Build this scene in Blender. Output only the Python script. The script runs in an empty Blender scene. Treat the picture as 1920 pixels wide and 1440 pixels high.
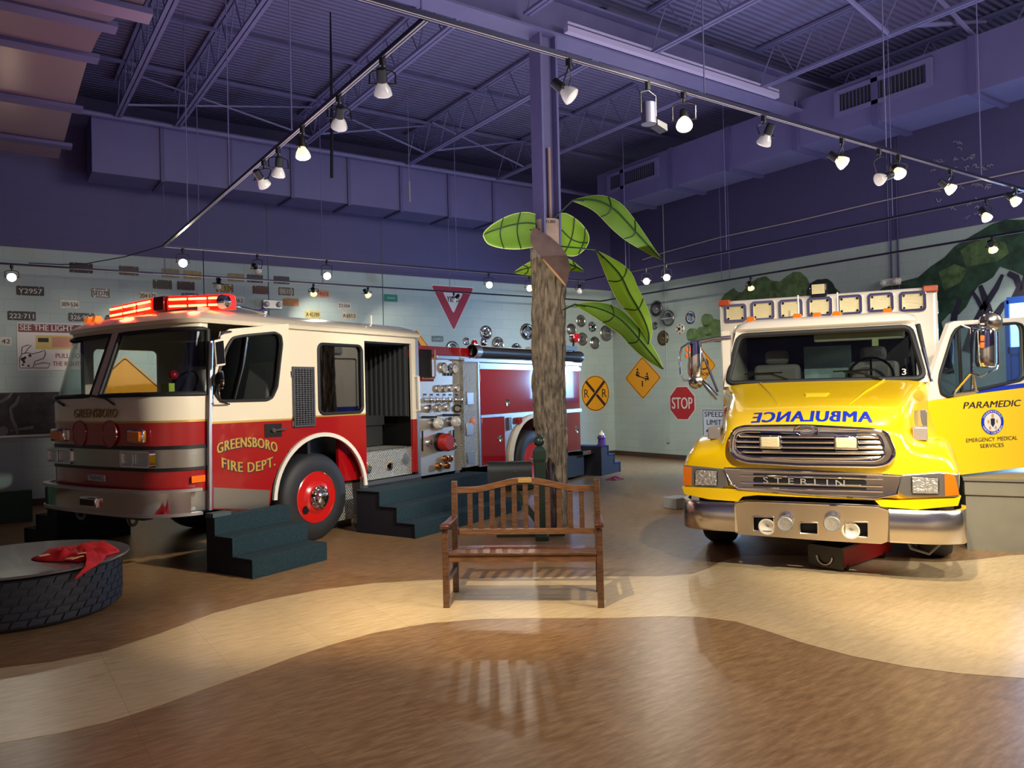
import bpy, bmesh, math, random
from mathutils import Vector, Matrix
from mathutils.geometry import tessellate_polygon
SC = bpy.context.scene
COL = SC.collection
R = math.radians
random.seed(7)

# ---------------------------------------------------------------- camera
F_PX, PITCH, ROLL, YAW, CAM_H = 1443.0, R(.58), R(-1.3426), R(34.614), 1.62

def to_room(v):
    c, s = math.cos(YAW), math.sin(YAW)
    return Vector((v[0] * c + v[1] * s, -v[0] * s + v[1] * c, v[2]))

_cp, _sp, _cr, _sr = math.cos(PITCH), math.sin(PITCH), math.cos(ROLL), math.sin(ROLL)
_B = Matrix(((1, 0, 0), (0, 0, -1), (0, 1, 0)))
_P = Matrix(((1, 0, 0), (0, _cp, _sp), (0, -_sp, _cp)))
_Q = Matrix(((_cr, -_sr, 0), (_sr, _cr, 0), (0, 0, 1)))
CM = _Q @ _P @ _B
AX, AY, AZ = to_room(CM[0]), to_room(CM[1]), to_room(CM[2])     # right, down, forward in the room
EYE = Vector((0, 0, CAM_H))
cam_d = bpy.data.cameras.new('camera')
cam_d.sensor_fit = 'HORIZONTAL'
cam_d.sensor_width = 36
cam_d.lens = F_PX / 1920 * 36
cam_d.clip_end = 200
cam = bpy.data.objects.new('camera', cam_d)
COL.objects.link(cam)
_m = Matrix((AX, -AY, -AZ)).transposed().to_4x4()
_m.translation = EYE
cam.matrix_world = _m
SC.camera = cam

def ray(px, py):
    return AX * ((px - 960) / F_PX) + AY * ((py - 720) / F_PX) + AZ

def at_plane(px, py, p, n):
    d = ray(px, py); n = Vector(n)
    return EYE + d * ((Vector(p) - EYE).dot(n) / d.dot(n))

def at_floor(px, py, z=0.0):
    return at_plane(px, py, (0, 0, z), (0, 0, 1))

def at_depth(px, py, d):
    return EYE + ray(px, py) * d

WALL_Y, WALL_X, CEIL = 14.3, 12.94, 6.62
def on_back(px, py, off=0.0):
    return at_plane(px, py, (0, WALL_Y - off, 0), (0, 1, 0))
def on_right(px, py, off=0.0):
    return at_plane(px, py, (WALL_X - off, 0, 0), (1, 0, 0))

# ---------------------------------------------------------------- view, world, large lights
SC.view_settings.view_transform = 'Standard'
SC.view_settings.look = 'None'
SC.view_settings.gamma = 1.0
SC.view_settings.use_curve_mapping = False
SC.view_settings.exposure = 0.0
world = bpy.data.worlds.new('world')
SC.world = world
world.use_nodes = True
world.node_tree.nodes['Background'].inputs[0].default_value = (.35, .36, .6, 1)
world.node_tree.nodes['Background'].inputs[1].default_value = .05

def light(name, kind, loc, energy, col=(1, 1, 1), target=None, size=.1, spot=60, blend=.5, sy=None, parent=None):
    d = bpy.data.lights.new(name, kind)
    d.energy = energy; d.color = col
    if kind == 'AREA':
        d.size = size
        if sy: d.shape = 'RECTANGLE'; d.size_y = sy
    else:
        d.shadow_soft_size = size
    if kind == 'SPOT':
        d.spot_size = R(spot); d.spot_blend = blend
    o = bpy.data.objects.new(name, d)
    COL.objects.link(o)
    o.location = loc
    if target is not None:
        o.rotation_euler = (Vector(target) - Vector(loc)).to_track_quat('-Z', 'Y').to_euler()
    return o

WARM = (1, .80, .54)
WHITE = (1, .92, .78)
LAV = (.80, .78, 1.0)
# soft fill added without fixtures toward room, lobby walls and roof; then window light
light('lobby_fill', 'AREA', (8.5, -3.5, 5.2), 480, (1, .96, .92), (7, 8, 1.0), 5, sy=3)
light('lobby_wall_fill', 'AREA', (0, -1.0, 4.6), 420, (1, .93, .84), (-4, -5, .8), 5, sy=2)
light('roof_fill', 'AREA', (5.5, 6.5, 3.2), 230, LAV, (5.5, 6.5, 9), 9, sy=8)
light('window_light', 'AREA', (12.7, 4.6, 1.9), 150, (.30, .55, 1.0), (6, 4, .6), 1.0, sy=1.6)
light('window_light', 'SPOT', (12.75, 9.9, 1.9), 700, (.32, .56, 1.0), (8.5, 11.5, .4), .2, 130, .6)
# spots for track lamps beyond the frame; some added in view without a fitting
light('key_spot', 'SPOT', (4.6, 2.2, 3.9), 1700, WHITE, (2.6, 8.2, 1.5), .05, 46, .8)
light('key_spot', 'SPOT', (6.3, 8.6, 4.6), 420, WHITE, (8.6, 6.9, 1.6), .05, 60, .8)  # added spot with no lamp, brightens the ambulance side seen in reflections
light('key_spot', 'SPOT', (3.6, 1.2, 3.9), 1050, WHITE, (6.9, 4.6, 1.2), .05, 48, .7)
light('key_spot', 'SPOT', (5.2, .4, 3.9), 550, WHITE, (7.6, 4.2, 1.2), .05, 50, .7)
light('key_spot', 'SPOT', (1.4, 3.6, 3.8), 420, WARM, (2.0, 5.7, 0), .05, 36, .9)
light('key_spot', 'SPOT', (1.54, 3.52, 3.8), 620, WARM, (3.2, 5.1, 0), .015, 44, .9)
light('key_spot', 'SPOT', (4.2, 2.4, 3.75), 620, WARM, (6.6, 2.6, 0), .05, 60, .8)
light('key_spot', 'SPOT', (2.3, 4.6, 3.7), 560, WHITE, (5.6, 8.6, 1.4), .05, 55, .7)
light('key_spot', 'SPOT', (9.0, 8.6, 3.8), 700, WHITE, (11.9, 13.6, 1.1), .05, 80, .9)
light('key_spot', 'SPOT', (2.0, 11.9, 3.7), 260, WHITE, (2.6, 14.3, 1.7), .05, 70, .9)  # added to brighten the wall seen through the windscreen
light('key_spot', 'SPOT', (5.0, 1.6, 4.2), 300, WARM, (3.6, 3.2, 0), .1, 80, .9)  # warm fill added for the near floor
light('key_spot', 'SPOT', (7.4, 7.0, 3.8), 260, WHITE, (6.6, 11.4, 1.4), .05, 55, .9)

# ---------------------------------------------------------------- materials
def lin(c):
    c = c / 255
    return c / 12.92 if c <= .04045 else ((c + .055) / 1.055) ** 2.4

def rgb(r, g, b):
    return (lin(r), lin(g), lin(b), 1)

MATS = {}
def mat(name, col=(128, 128, 128), rough=.5, metal=0.0, coat=0.0, emit=0.0, ecol=None, noise=0.0, nscale=8.0,
        bump=0.0, bscale=30.0, trans=0.0, alpha=1.0, spec=.5, stretch=None, translucent=0.0):
    if name in MATS: return MATS[name]
    m = bpy.data.materials.new(name); m.use_nodes = True
    nt = m.node_tree; n = nt.nodes; L = nt.links
    b = n['Principled BSDF']
    c = rgb(*col)
    b.inputs['Base Color'].default_value = c
    b.inputs['Roughness'].default_value = rough
    b.inputs['Metallic'].default_value = metal
    b.inputs['Coat Weight'].default_value = coat
    b.inputs['Coat Roughness'].default_value = .04
    b.inputs['Specular IOR Level'].default_value = spec
    b.inputs['Transmission Weight'].default_value = trans
    b.inputs['Alpha'].default_value = alpha
    if emit:
        b.inputs['Emission Color'].default_value = rgb(*(ecol or col))
        b.inputs['Emission Strength'].default_value = emit
    tc = n.new('ShaderNodeTexCoord')
    mp = n.new('ShaderNodeMapping'); L.new(tc.outputs['Object'], mp.inputs[0])
    if stretch: mp.inputs['Scale'].default_value = stretch
    if noise:
        t = n.new('ShaderNodeTexNoise'); t.inputs['Scale'].default_value = nscale; t.inputs['Detail'].default_value = 5
        L.new(mp.outputs[0], t.inputs[0])
        mx = n.new('ShaderNodeMix'); mx.data_type = 'RGBA'; mx.blend_type = 'MIX'
        rp = n.new('ShaderNodeValToRGB')
        rp.color_ramp.elements[0].position = .35; rp.color_ramp.elements[1].position = .68
        L.new(t.outputs['Fac'], rp.inputs[0]); L.new(rp.outputs[0], mx.inputs[0])
        mx.inputs[6].default_value = (c[0] * (1 - noise), c[1] * (1 - noise), c[2] * (1 - noise), 1)
        mx.inputs[7].default_value = (min(1, c[0] * (1 + noise)), min(1, c[1] * (1 + noise)), min(1, c[2] * (1 + noise)), 1)
        L.new(mx.outputs[2], b.inputs['Base Color'])
    if bump:
        t2 = n.new('ShaderNodeTexNoise'); t2.inputs['Scale'].default_value = bscale; t2.inputs['Detail'].default_value = 4
        L.new(mp.outputs[0], t2.inputs[0])
        bp = n.new('ShaderNodeBump'); bp.inputs['Strength'].default_value = bump; bp.inputs['Distance'].default_value = .02
        L.new(t2.outputs['Fac'], bp.inputs['Height']); L.new(bp.outputs[0], b.inputs['Normal'])
    if translucent:
        out = n['Material Output']
        tr = n.new('ShaderNodeBsdfTranslucent'); tr.inputs[0].default_value = c
        ms = n.new('ShaderNodeMixShader'); ms.inputs[0].default_value = translucent
        L.new(b.outputs[0], ms.inputs[1]); L.new(tr.outputs[0], ms.inputs[2]); L.new(ms.outputs[0], out.inputs[0])
    MATS[name] = m
    return m

def glass_mat(name, tint=(200, 215, 215), refl=.12):
    """thin pane: mostly see-through with a clear reflection"""
    if name in MATS: return MATS[name]
    m = bpy.data.materials.new(name); m.use_nodes = True
    nt = m.node_tree; n = nt.nodes; L = nt.links
    out = n['Material Output']; n.remove(n['Principled BSDF'])
    t = n.new('ShaderNodeBsdfTransparent'); t.inputs[0].default_value = rgb(*tint)
    g = n.new('ShaderNodeBsdfGlossy'); g.inputs['Roughness'].default_value = .02
    lw = n.new('ShaderNodeLayerWeight'); lw.inputs['Blend'].default_value = .5
    pw = n.new('ShaderNodeMath'); pw.operation = 'POWER'; pw.inputs[1].default_value = 4
    L.new(lw.outputs['Facing'], pw.inputs[0])
    ad = n.new('ShaderNodeMath'); ad.operation = 'ADD'; ad.use_clamp = True; ad.inputs[1].default_value = refl
    L.new(pw.outputs[0], ad.inputs[0])
    ms = n.new('ShaderNodeMixShader')
    L.new(ad.outputs[0], ms.inputs[0]); L.new(t.outputs[0], ms.inputs[1]); L.new(g.outputs[0], ms.inputs[2]); L.new(ms.outputs[0], out.inputs[0])
    MATS[name] = m
    return m

def block_mat(name, col, joint=.86, var=.05):
    """painted concrete block wall; u along the wall = x + y"""
    m = bpy.data.materials.new(name); m.use_nodes = True
    nt = m.node_tree; n = nt.nodes; L = nt.links
    b = n['Principled BSDF']; b.inputs['Roughness'].default_value = .55
    tc = n.new('ShaderNodeTexCoord'); sp = n.new('ShaderNodeSeparateXYZ'); L.new(tc.outputs['Object'], sp.inputs[0])
    ad = n.new('ShaderNodeMath'); ad.operation = 'ADD'; L.new(sp.outputs[0], ad.inputs[0]); L.new(sp.outputs[1], ad.inputs[1])
    cb = n.new('ShaderNodeCombineXYZ'); L.new(ad.outputs[0], cb.inputs[0]); L.new(sp.outputs[2], cb.inputs[1])
    br = n.new('ShaderNodeTexBrick'); L.new(cb.outputs[0], br.inputs[0])
    br.inputs['Scale'].default_value = 1; br.inputs['Brick Width'].default_value = .406; br.inputs['Row Height'].default_value = .203
    br.inputs['Mortar Size'].default_value = .006; br.inputs['Mortar Smooth'].default_value = .3
    c = rgb(*col)
    br.inputs['Color1'].default_value = c
    br.inputs['Color2'].default_value = (c[0] * (1 - var), c[1] * (1 - var), c[2] * (1 - var), 1)
    br.inputs['Mortar'].default_value = (c[0] * joint, c[1] * joint, c[2] * joint, 1)
    L.new(br.outputs['Color'], b.inputs['Base Color'])
    nz = n.new('ShaderNodeTexNoise'); nz.inputs['Scale'].default_value = 60; L.new(tc.outputs['Object'], nz.inputs[0])
    bp = n.new('ShaderNodeBump'); bp.inputs['Strength'].default_value = .25; bp.inputs['Distance'].default_value = .01
    m2 = n.new('ShaderNodeMath'); m2.operation = 'MULTIPLY_ADD'; m2.inputs[1].default_value = .15
    iv = n.new('ShaderNodeMath'); iv.operation = 'SUBTRACT'; iv.inputs[0].default_value = 1
    L.new(br.outputs['Fac'], iv.inputs[1]); L.new(nz.outputs['Fac'], m2.inputs[0]); L.new(iv.outputs[0], m2.inputs[2])
    L.new(m2.outputs[0], bp.inputs['Height']); L.new(bp.outputs[0], b.inputs['Normal'])
    MATS[name] = m
    return m

def vinyl_mat(name, col, dark, light_):
    """polished sheet vinyl: streaky grain, faint square seams"""
    m = bpy.data.materials.new(name); m.use_nodes = True
    nt = m.node_tree; n = nt.nodes; L = nt.links
    b = n['Principled BSDF']
    tc = n.new('ShaderNodeTexCoord')
    mp = n.new('ShaderNodeMapping'); L.new(tc.outputs['Object'], mp.inputs[0])
    mp.inputs['Rotation'].default_value = (0, 0, R(-32)); mp.inputs['Scale'].default_value = (1, 4.5, 1)
    nz = n.new('ShaderNodeTexNoise'); nz.inputs['Scale'].default_value = 6.5; nz.inputs['Detail'].default_value = 9; nz.inputs['Roughness'].default_value = .65
    L.new(mp.outputs[0], nz.inputs[0])
    rp = n.new('ShaderNodeValToRGB'); L.new(nz.outputs['Fac'], rp.inputs[0])
    e = rp.color_ramp.elements
    e[0].position = .3; e[0].color = rgb(*dark); e[1].position = .72; e[1].color = rgb(*light_)
    k = e.new(.5); k.color = rgb(*col)
    br = n.new('ShaderNodeTexBrick'); L.new(tc.outputs['Object'], br.inputs[0]); br.offset = 0
    br.inputs['Scale'].default_value = 1; br.inputs['Brick Width'].default_value = .61; br.inputs['Row Height'].default_value = .61
    br.inputs['Mortar Size'].default_value = .002
    br.inputs['Color1'].default_value = (1, 1, 1, 1); br.inputs['Color2'].default_value = (.94, .94, .94, 1); br.inputs['Mortar'].default_value = (.72, .7, .68, 1)
    mx = n.new('ShaderNodeMix'); mx.data_type = 'RGBA'; mx.blend_type = 'MULTIPLY'; mx.inputs[0].default_value = 1
    L.new(rp.outputs[0], mx.inputs[6]); L.new(br.outputs['Color'], mx.inputs[7]); L.new(mx.outputs[2], b.inputs['Base Color'])
    b.inputs['Roughness'].default_value = .34; b.inputs['Specular IOR Level'].default_value = .4
    nz2 = n.new('ShaderNodeTexNoise'); nz2.inputs['Scale'].default_value = 3.5; nz2.inputs['Detail'].default_value = 3; L.new(tc.outputs['Object'], nz2.inputs[0])
    bp = n.new('ShaderNodeBump'); bp.inputs['Strength'].default_value = .06; bp.inputs['Distance'].default_value = .05
    L.new(nz2.outputs['Fac'], bp.inputs['Height']); L.new(bp.outputs[0], b.inputs['Normal'])
    MATS[name] = m
    return m

def wave_bump(name, col, rough, metal, scale, direction='X', strength=.6, dist=.02):
    m = mat(name, col, rough, metal)
    nt = m.node_tree; n = nt.nodes; L = nt.links
    b = n['Principled BSDF']
    tc = n.new('ShaderNodeTexCoord')
    w = n.new('ShaderNodeTexWave'); w.bands_direction = direction; w.inputs['Scale'].default_value = scale
    L.new(tc.outputs['Object'], w.inputs[0])
    bp = n.new('ShaderNodeBump'); bp.inputs['Strength'].default_value = strength; bp.inputs['Distance'].default_value = dist
    L.new(w.outputs['Fac'], bp.inputs['Height']); L.new(bp.outputs[0], b.inputs['Normal'])
    return m

def diamond_mat(name='diamond_plate'):
    """tread plate: raised lozenges laid in alternating directions"""
    if name in MATS: return MATS[name]
    m = mat(name, (196, 194, 186), .28, 1.0)
    nt = m.node_tree; n = nt.nodes; L = nt.links
    b = n['Principled BSDF']
    tc = n.new('ShaderNodeTexCoord'); sp = n.new('ShaderNodeSeparateXYZ'); L.new(tc.outputs['Object'], sp.inputs[0])
    def mth(op, a, bb=None, v=None):
        q = n.new('ShaderNodeMath'); q.operation = op
        L.new(a, q.inputs[0])
        if bb is not None: L.new(bb, q.inputs[1])
        if v is not None: q.inputs[1].default_value = v
        return q.outputs[0]
    u = mth('ADD', sp.outputs[0], sp.outputs[1])
    a = mth('SINE', mth('MULTIPLY', mth('ADD', u, sp.outputs[2]), v=85))
    c = mth('SINE', mth('MULTIPLY', mth('SUBTRACT', u, sp.outputs[2]), v=85))
    h = mth('POWER', mth('ABSOLUTE', mth('MULTIPLY', a, c)), v=2.0)
    bp = n.new('ShaderNodeBump'); bp.inputs['Strength'].default_value = .9; bp.inputs['Distance'].default_value = .012
    L.new(h, bp.inputs['Height']); L.new(bp.outputs[0], b.inputs['Normal'])
    mx = n.new('ShaderNodeMix'); mx.data_type = 'RGBA'; L.new(h, mx.inputs[0])
    mx.inputs[6].default_value = rgb(140, 138, 130); mx.inputs[7].default_value = rgb(226, 222, 208); L.new(mx.outputs[2], b.inputs['Base Color'])  # raised lozenges also coloured lighter, standing in for their glints
    b.inputs['Metallic'].default_value = .6; b.inputs['Roughness'].default_value = .38
    return m

# ---------------------------------------------------------------- mesh builder
class MB:
    def __init__(s):
        s.v = []; s.f = []; s.mi = []; s.m = 0; s.xf = None
    def p(s, co):
        co = Vector(co)
        if s.xf is not None: co = s.xf @ co
        s.v.append(co); return len(s.v) - 1
    def face(s, idx):
        s.f.append(tuple(idx)); s.mi.append(s.m)
    def add(s, vs, fs):
        k = [s.p(c) for c in vs]
        for f in fs: s.face([k[i] for i in f])
        return s
    def box(s, a, b):
        x0, y0, z0 = a; x1, y1, z1 = b
        return s.add([(x0, y0, z0), (x1, y0, z0), (x1, y1, z0), (x0, y1, z0), (x0, y0, z1), (x1, y0, z1), (x1, y1, z1), (x0, y1, z1)],
                     [(0, 3, 2, 1), (4, 5, 6, 7), (0, 1, 5, 4), (1, 2, 6, 5), (2, 3, 7, 6), (3, 0, 4, 7)])
    def hexa(s, low, high):
        n = len(low)
        return s.add(list(low) + list(high), [tuple(reversed(range(n))), tuple(range(n, 2 * n))] + [(i, (i + 1) % n, n + (i + 1) % n, n + i) for i in range(n)])
    def loft(s, rings, closed=True, cap=True):
        n = len(rings[0]); k = [[s.p(c) for c in r] for r in rings]
        for a, b in zip(k, k[1:]):
            for i in range(n if closed else n - 1):
                j = (i + 1) % n
                s.face((a[i], a[j], b[j], b[i]))
        if cap and closed:
            s.face(list(reversed(k[0]))); s.face(k[-1])
        return s
    def cyl(s, p0, p1, r0, r1=None, n=16, cap=True):
        p0, p1 = Vector(p0), Vector(p1); r1 = r0 if r1 is None else r1
        d = (p1 - p0).normalized(); a = d.orthogonal().normalized(); b = d.cross(a)
        ring = lambda p, r: [p + a * (r * math.cos(2 * math.pi * i / n)) + b * (r * math.sin(2 * math.pi * i / n)) for i in range(n)]
        return s.loft([ring(p0, r0), ring(p1, r1)], True, cap)
    def lathe(s, prof, o, axis, n=24, cap=True):
        o = Vector(o); d = Vector(axis).normalized(); a = d.orthogonal().normalized(); b = d.cross(a)
        return s.loft([[o + d * h + a * (max(r, 1e-4) * math.cos(2 * math.pi * i / n)) + b * (max(r, 1e-4) * math.sin(2 * math.pi * i / n)) for i in range(n)] for r, h in prof], True, cap)
    def tube(s, pts, r, n=8, closed=False):
        pts = [Vector(q) for q in pts]; rings = []; N = len(pts); a = None
        for i, q in enumerate(pts):
            if closed: t = (pts[(i + 1) % N] - pts[i - 1]).normalized()
            else: t = (pts[min(i + 1, N - 1)] - pts[max(i - 1, 0)]).normalized()
            if a is None: a = t.orthogonal().normalized()
            a = (a - t * a.dot(t))
            a = a.normalized() if a.length > 1e-6 else t.orthogonal().normalized()
            b = t.cross(a); rr = r[i] if isinstance(r, (list, tuple)) else r
            rings.append([q + a * (rr * math.cos(2 * math.pi * k / n)) + b * (rr * math.sin(2 * math.pi * k / n)) for k in range(n)])
        if closed: rings.append(rings[0]); return s.loft(rings, True, False)
        return s.loft(rings, True, True)
    def prism(s, poly, vec):
        """planar polygon (may be concave) given a thickness"""
        poly = [Vector(q) for q in poly]; n = len(poly); vec = Vector(vec)
        a = [s.p(q) for q in poly]; b = [s.p(q + vec) for q in poly]
        for t in tessellate_polygon([poly]):
            s.face([a[i] for i in t]); s.face([b[i] for i in reversed(t)])
        for i in range(n):
            j = (i + 1) % n; s.face((a[i], a[j], b[j], b[i]))
        return s
    def plate(s, outer, holes, fn, vec):
        """2-D outline with holes mapped by fn into space, given thickness vec"""
        loops = [[Vector((q[0], q[1], 0)) for q in lp] for lp in [outer] + list(holes)]
        flat = [fn(q.x, q.y) for lp in loops for q in lp]; vec = Vector(vec)
        a = [s.p(q) for q in flat]; b = [s.p(Vector(q) + vec) for q in flat]
        for t in tessellate_polygon(loops):
            s.face([a[i] for i in t]); s.face([b[i] for i in reversed(t)])
        k = 0
        for lp in loops:
            n = len(lp)
            for i in range(n):
                j = (i + 1) % n; s.face((a[k + i], a[k + j], b[k + j], b[k + i]))
            k += n
        return s
    def sphere(s, c, r, n=16, m=10, sc=(1, 1, 1)):
        c = Vector(c); rings = []
        for j in range(m + 1):
            th = math.pi * j / m; rr = max(math.sin(th), 1e-3)
            rings.append([c + Vector((r * sc[0] * rr * math.cos(2 * math.pi * i / n), r * sc[1] * rr * math.sin(2 * math.pi * i / n), -r * sc[2] * math.cos(th))) for i in range(n)])
        return s.loft(rings, True, True)
    def build(s, name, m, parent=None, smooth=35, bevel=0, sub=0, solid=0, weld=False):
        me = bpy.data.meshes.new(name)
        me.from_pydata([tuple(c) for c in s.v], [], s.f)
        for q in (m if isinstance(m, (list, tuple)) else [m]): me.materials.append(q)
        me.polygons.foreach_set('material_index', s.mi)
        bm = bmesh.new(); bm.from_mesh(me)
        if weld: bmesh.ops.remove_doubles(bm, verts=bm.verts, dist=1e-5)
        bmesh.ops.recalc_face_normals(bm, faces=bm.faces)
        bm.to_mesh(me); bm.free()
        if smooth:
            me.polygons.foreach_set('use_smooth', [True] * len(me.polygons))
            me.set_sharp_from_angle(angle=R(smooth))
        o = bpy.data.objects.new(name, me); COL.objects.link(o)
        if parent: o.parent = parent
        if solid:
            k = o.modifiers.new('Solid', 'SOLIDIFY'); k.thickness = solid; k.offset = 0
        if bevel:
            k = o.modifiers.new('Bevel', 'BEVEL'); k.width = bevel; k.segments = 2; k.limit_method = 'ANGLE'; k.angle_limit = R(40)
        if sub:
            k = o.modifiers.new('Sub', 'SUBSURF'); k.levels = sub; k.render_levels = sub
        return o

def rr(x0, y0, x1, y1, r, n=5):
    """rounded rectangle as a 2-D loop"""
    out = []
    for cx, cy, a0 in ((x1 - r, y1 - r, 0), (x0 + r, y1 - r, 90), (x0 + r, y0 + r, 180), (x1 - r, y0 + r, 270)):
        for i in range(n + 1):
            a = R(a0 + 90 * i / n); out.append((cx + r * math.cos(a), cy + r * math.sin(a)))
    return out

def rpoly(pts, r, n=4):
    """polygon with rounded corners (2-D)"""
    out = []; N = len(pts)
    for i in range(N):
        a, b, c = Vector(pts[i - 1]), Vector(pts[i]), Vector(pts[(i + 1) % N])
        rad = r[i] if isinstance(r, (list, tuple)) else r
        u, v = (a - b), (c - b)
        k = min(rad, u.length * .45, v.length * .45)
        p0, p1 = b + u.normalized() * k, b + v.normalized() * k
        for j in range(n + 1):
            t = j / n; out.append(tuple((p0 * (1 - t) ** 2 + b * 2 * t * (1 - t) + p1 * t * t)))
    return out

def empty(name, loc=(0, 0, 0), rz=0.0):
    o = bpy.data.objects.new(name, None); COL.objects.link(o)
    o.location = loc; o.rotation_euler = (0, 0, rz); o.empty_display_size = .1
    return o

def tag(o, label=None, cat=None, group=None, kind=None):
    if label: o['label'] = label
    if cat: o['category'] = cat
    if group: o['group'] = group
    if kind: o['kind'] = kind
    return o

def struct(mb, name, m, **k):
    return tag(mb.build(name, m, **k), kind='structure')

_txt = {}
def text_data(string, bold=0.0, shear=0.0, spacing=1.0):
    key = (string, bold, shear, spacing)
    if key in _txt: return _txt[key]
    cu = bpy.data.curves.new('t', 'FONT'); cu.body = string; cu.size = 1; cu.offset = bold; cu.shear = shear
    cu.space_character = spacing; cu.resolution_u = 3
    ob = bpy.data.objects.new('t', cu); COL.objects.link(ob)
    dg = bpy.context.evaluated_depsgraph_get(); dg.update()
    me = bpy.data.meshes.new_from_object(ob.evaluated_get(dg))
    vs = [(v.co.x, v.co.y) for v in me.vertices]; fs = [tuple(q.vertices) for q in me.polygons]
    bpy.data.objects.remove(ob); bpy.data.curves.remove(cu); bpy.data.meshes.remove(me)
    x0, x1 = min(a for a, _ in vs), max(a for a, _ in vs); y0, y1 = min(b for _, b in vs), max(b for _, b in vs)
    vs = [((a - (x0 + x1) / 2) / (x1 - x0), (b - (y0 + y1) / 2) / (y1 - y0)) for a, b in vs]
    _txt[key] = (vs, fs)
    return vs, fs

def add_text(mb, string, w, h, o, xd, yd, off=.003, bold=.02, shear=0.0, spacing=1.0, bend=0.0, fn=None, fat=0.0):
    vs, fs = text_data(string, 0.0, shear, spacing)
    if not fat and bold > .012: fat = h * .022
    if fat:
        n0 = len(vs); k = fat / max(w, 1e-6)
        vs = [(a * (1 - 2 * k) + d * k, b) for d in (-1, 0, 1) for a, b in vs]; fs = [tuple(i + n0 * j for i in f) for j in range(3) for f in fs]
    o, xd, yd = Vector(o), Vector(xd).normalized(), Vector(yd).normalized(); nn = xd.cross(yd) * off
    pts = [(a * w, b * h + bend * (.25 - a * a)) for a, b in vs]
    P = [o + xd * x + yd * y + nn for x, y in pts]
    if fat and nn.length > 0: P = [q + nn.normalized() * (.0004 * (i // n0)) for i, q in enumerate(P)]
    if fn: P = [fn(q) for q in P]
    mb.add(P, fs)
    return mb

def text(name, string, w, h, o, xd, yd, m, parent, label=None, **k):
    mb = MB(); add_text(mb, string, w, h, o, xd, yd, **k)
    ob = mb.build(name, m, parent, smooth=0)
    if label: ob['label'] = label
    return ob

def kids(o):
    return [c for c in COL.objects if c.parent == o]

def copy_tree(o, parent=None):
    c = o.copy(); COL.objects.link(c); c.parent = parent
    for ch in kids(o): copy_tree(ch, c)
    return c
# ================================================================ the setting
PURPLE = (82, 77, 122)
m_brown = vinyl_mat('brown_vinyl', (142, 110, 74), (114, 86, 54), (168, 136, 98))
m_cream = vinyl_mat('cream_vinyl', (206, 182, 138), (190, 164, 120), (220, 198, 156))
m_block = block_mat('sage_block', (172, 188, 182))
m_purple = block_mat('purple_block', PURPLE, .93, .03)
m_purp = mat('purple_paint', PURPLE, .5, noise=.06, nscale=3)
m_purp2 = mat('purple_steel', (104, 100, 142), .45, noise=.06, nscale=5)
m_purp3 = mat('purple_duct', (98, 94, 138), .4, noise=.05, nscale=2)
m_deck = wave_bump('purple_deck', (94, 90, 128), .6, 0.0, 3.2, 'Y', .5, .04)
m_black = mat('black', (14, 14, 16), .45)
m_rubber = mat('black_rubber', (20, 20, 22), .6)
m_gloss = mat('gloss_black', (10, 10, 12), .15)
m_chrome = mat('chrome', (225, 225, 228), .06, 1.0)
m_steel = mat('brushed_steel', (176, 172, 164), .3, 1.0, bump=.05, bscale=40, stretch=(1, 1, 14))
m_alu = mat('aluminium', (190, 190, 192), .35, 1.0)
m_white = mat('white_enamel', (226, 220, 204), .3, coat=.4)
m_base = mat('brown_base', (70, 52, 42), .5)
BRK = 4.07
X0, Y0 = -6.0, -6.0
fl = MB().box((X0, Y0, -.1), (WALL_X + .2, WALL_Y + .2, 0))
struct(fl, 'floor', m_brown, smooth=0)
# the cream road inlaid in the floor, wavy on both sides
up = [(-260, 1262), (-100, 1264), (0, 1253), (100, 1241), (200, 1221), (300, 1188), (400, 1150), (500, 1125), (600, 1106), (700, 1094), (800, 1088), (900, 1085), (1000, 1083), (1120, 1081), (1240, 1081), (1300, 1076), (1330, 1065), (1352, 1053), (1385, 1044), (1450, 1041), (1560, 1044), (1680, 1052), (1760, 1054), (1830, 1050), (1890, 1042), (1990, 1036), (2150, 1030), (2500, 1020), (2900, 1012)]
lo = [(2900, 1180), (2500, 1226), (2150, 1262), (2000, 1273), (1920, 1272), (1800, 1263), (1700, 1250), (1600, 1231), (1500, 1204), (1440, 1184), (1380, 1166), (1310, 1157), (1240, 1156), (1150, 1159), (1000, 1159), (900, 1161), (800, 1169), (700, 1187), (620, 1209), (550, 1232), (480, 1258), (400, 1286), (300, 1322), (200, 1354), (100, 1377), (0, 1394), (-100, 1404), (-260, 1410)]
pl = [at_floor(*q) for q in up] + [at_floor(*q) for q in lo]
struct(MB().prism([Vector((q.x, q.y, -.01)) for q in pl], (0, 0, .0115)), 'trim_1', m_cream, smooth=0)
struct(MB().box((X0, Y0, CEIL), (WALL_X + .2, WALL_Y + .2, CEIL + .1)), 'ceiling', m_deck, smooth=0)
def wall(name, a0, a1, b0, b1):
    w = MB().box((a0, b0, 0), (a1, b1, BRK)); w.m = 1; w.box((a0, b0, BRK), (a1, b1, CEIL))
    return struct(w, name, [m_block, m_purple], smooth=0)
wall('wall_back', X0, WALL_X, WALL_Y, WALL_Y + .2)
wall('wall_right', WALL_X, WALL_X + .2, Y0, WALL_Y + .2)
m_lobby = mat('lobby_paint', (214, 202, 182), .6)  # unseen walls: cream under purple chosen for contrast in chrome reflections
for nm_, a_, b_ in (('wall_left', (X0 - .2, Y0), (X0, WALL_Y + .2)), ('wall_front', (X0, Y0 - .2), (WALL_X, Y0))):
    w = MB().box((*a_, 0), (*b_, 2.1)); w.m = 1; w.box((*a_, 2.1), (*b_, CEIL))
    struct(w, nm_, [m_lobby, m_purple], smooth=0)
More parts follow.
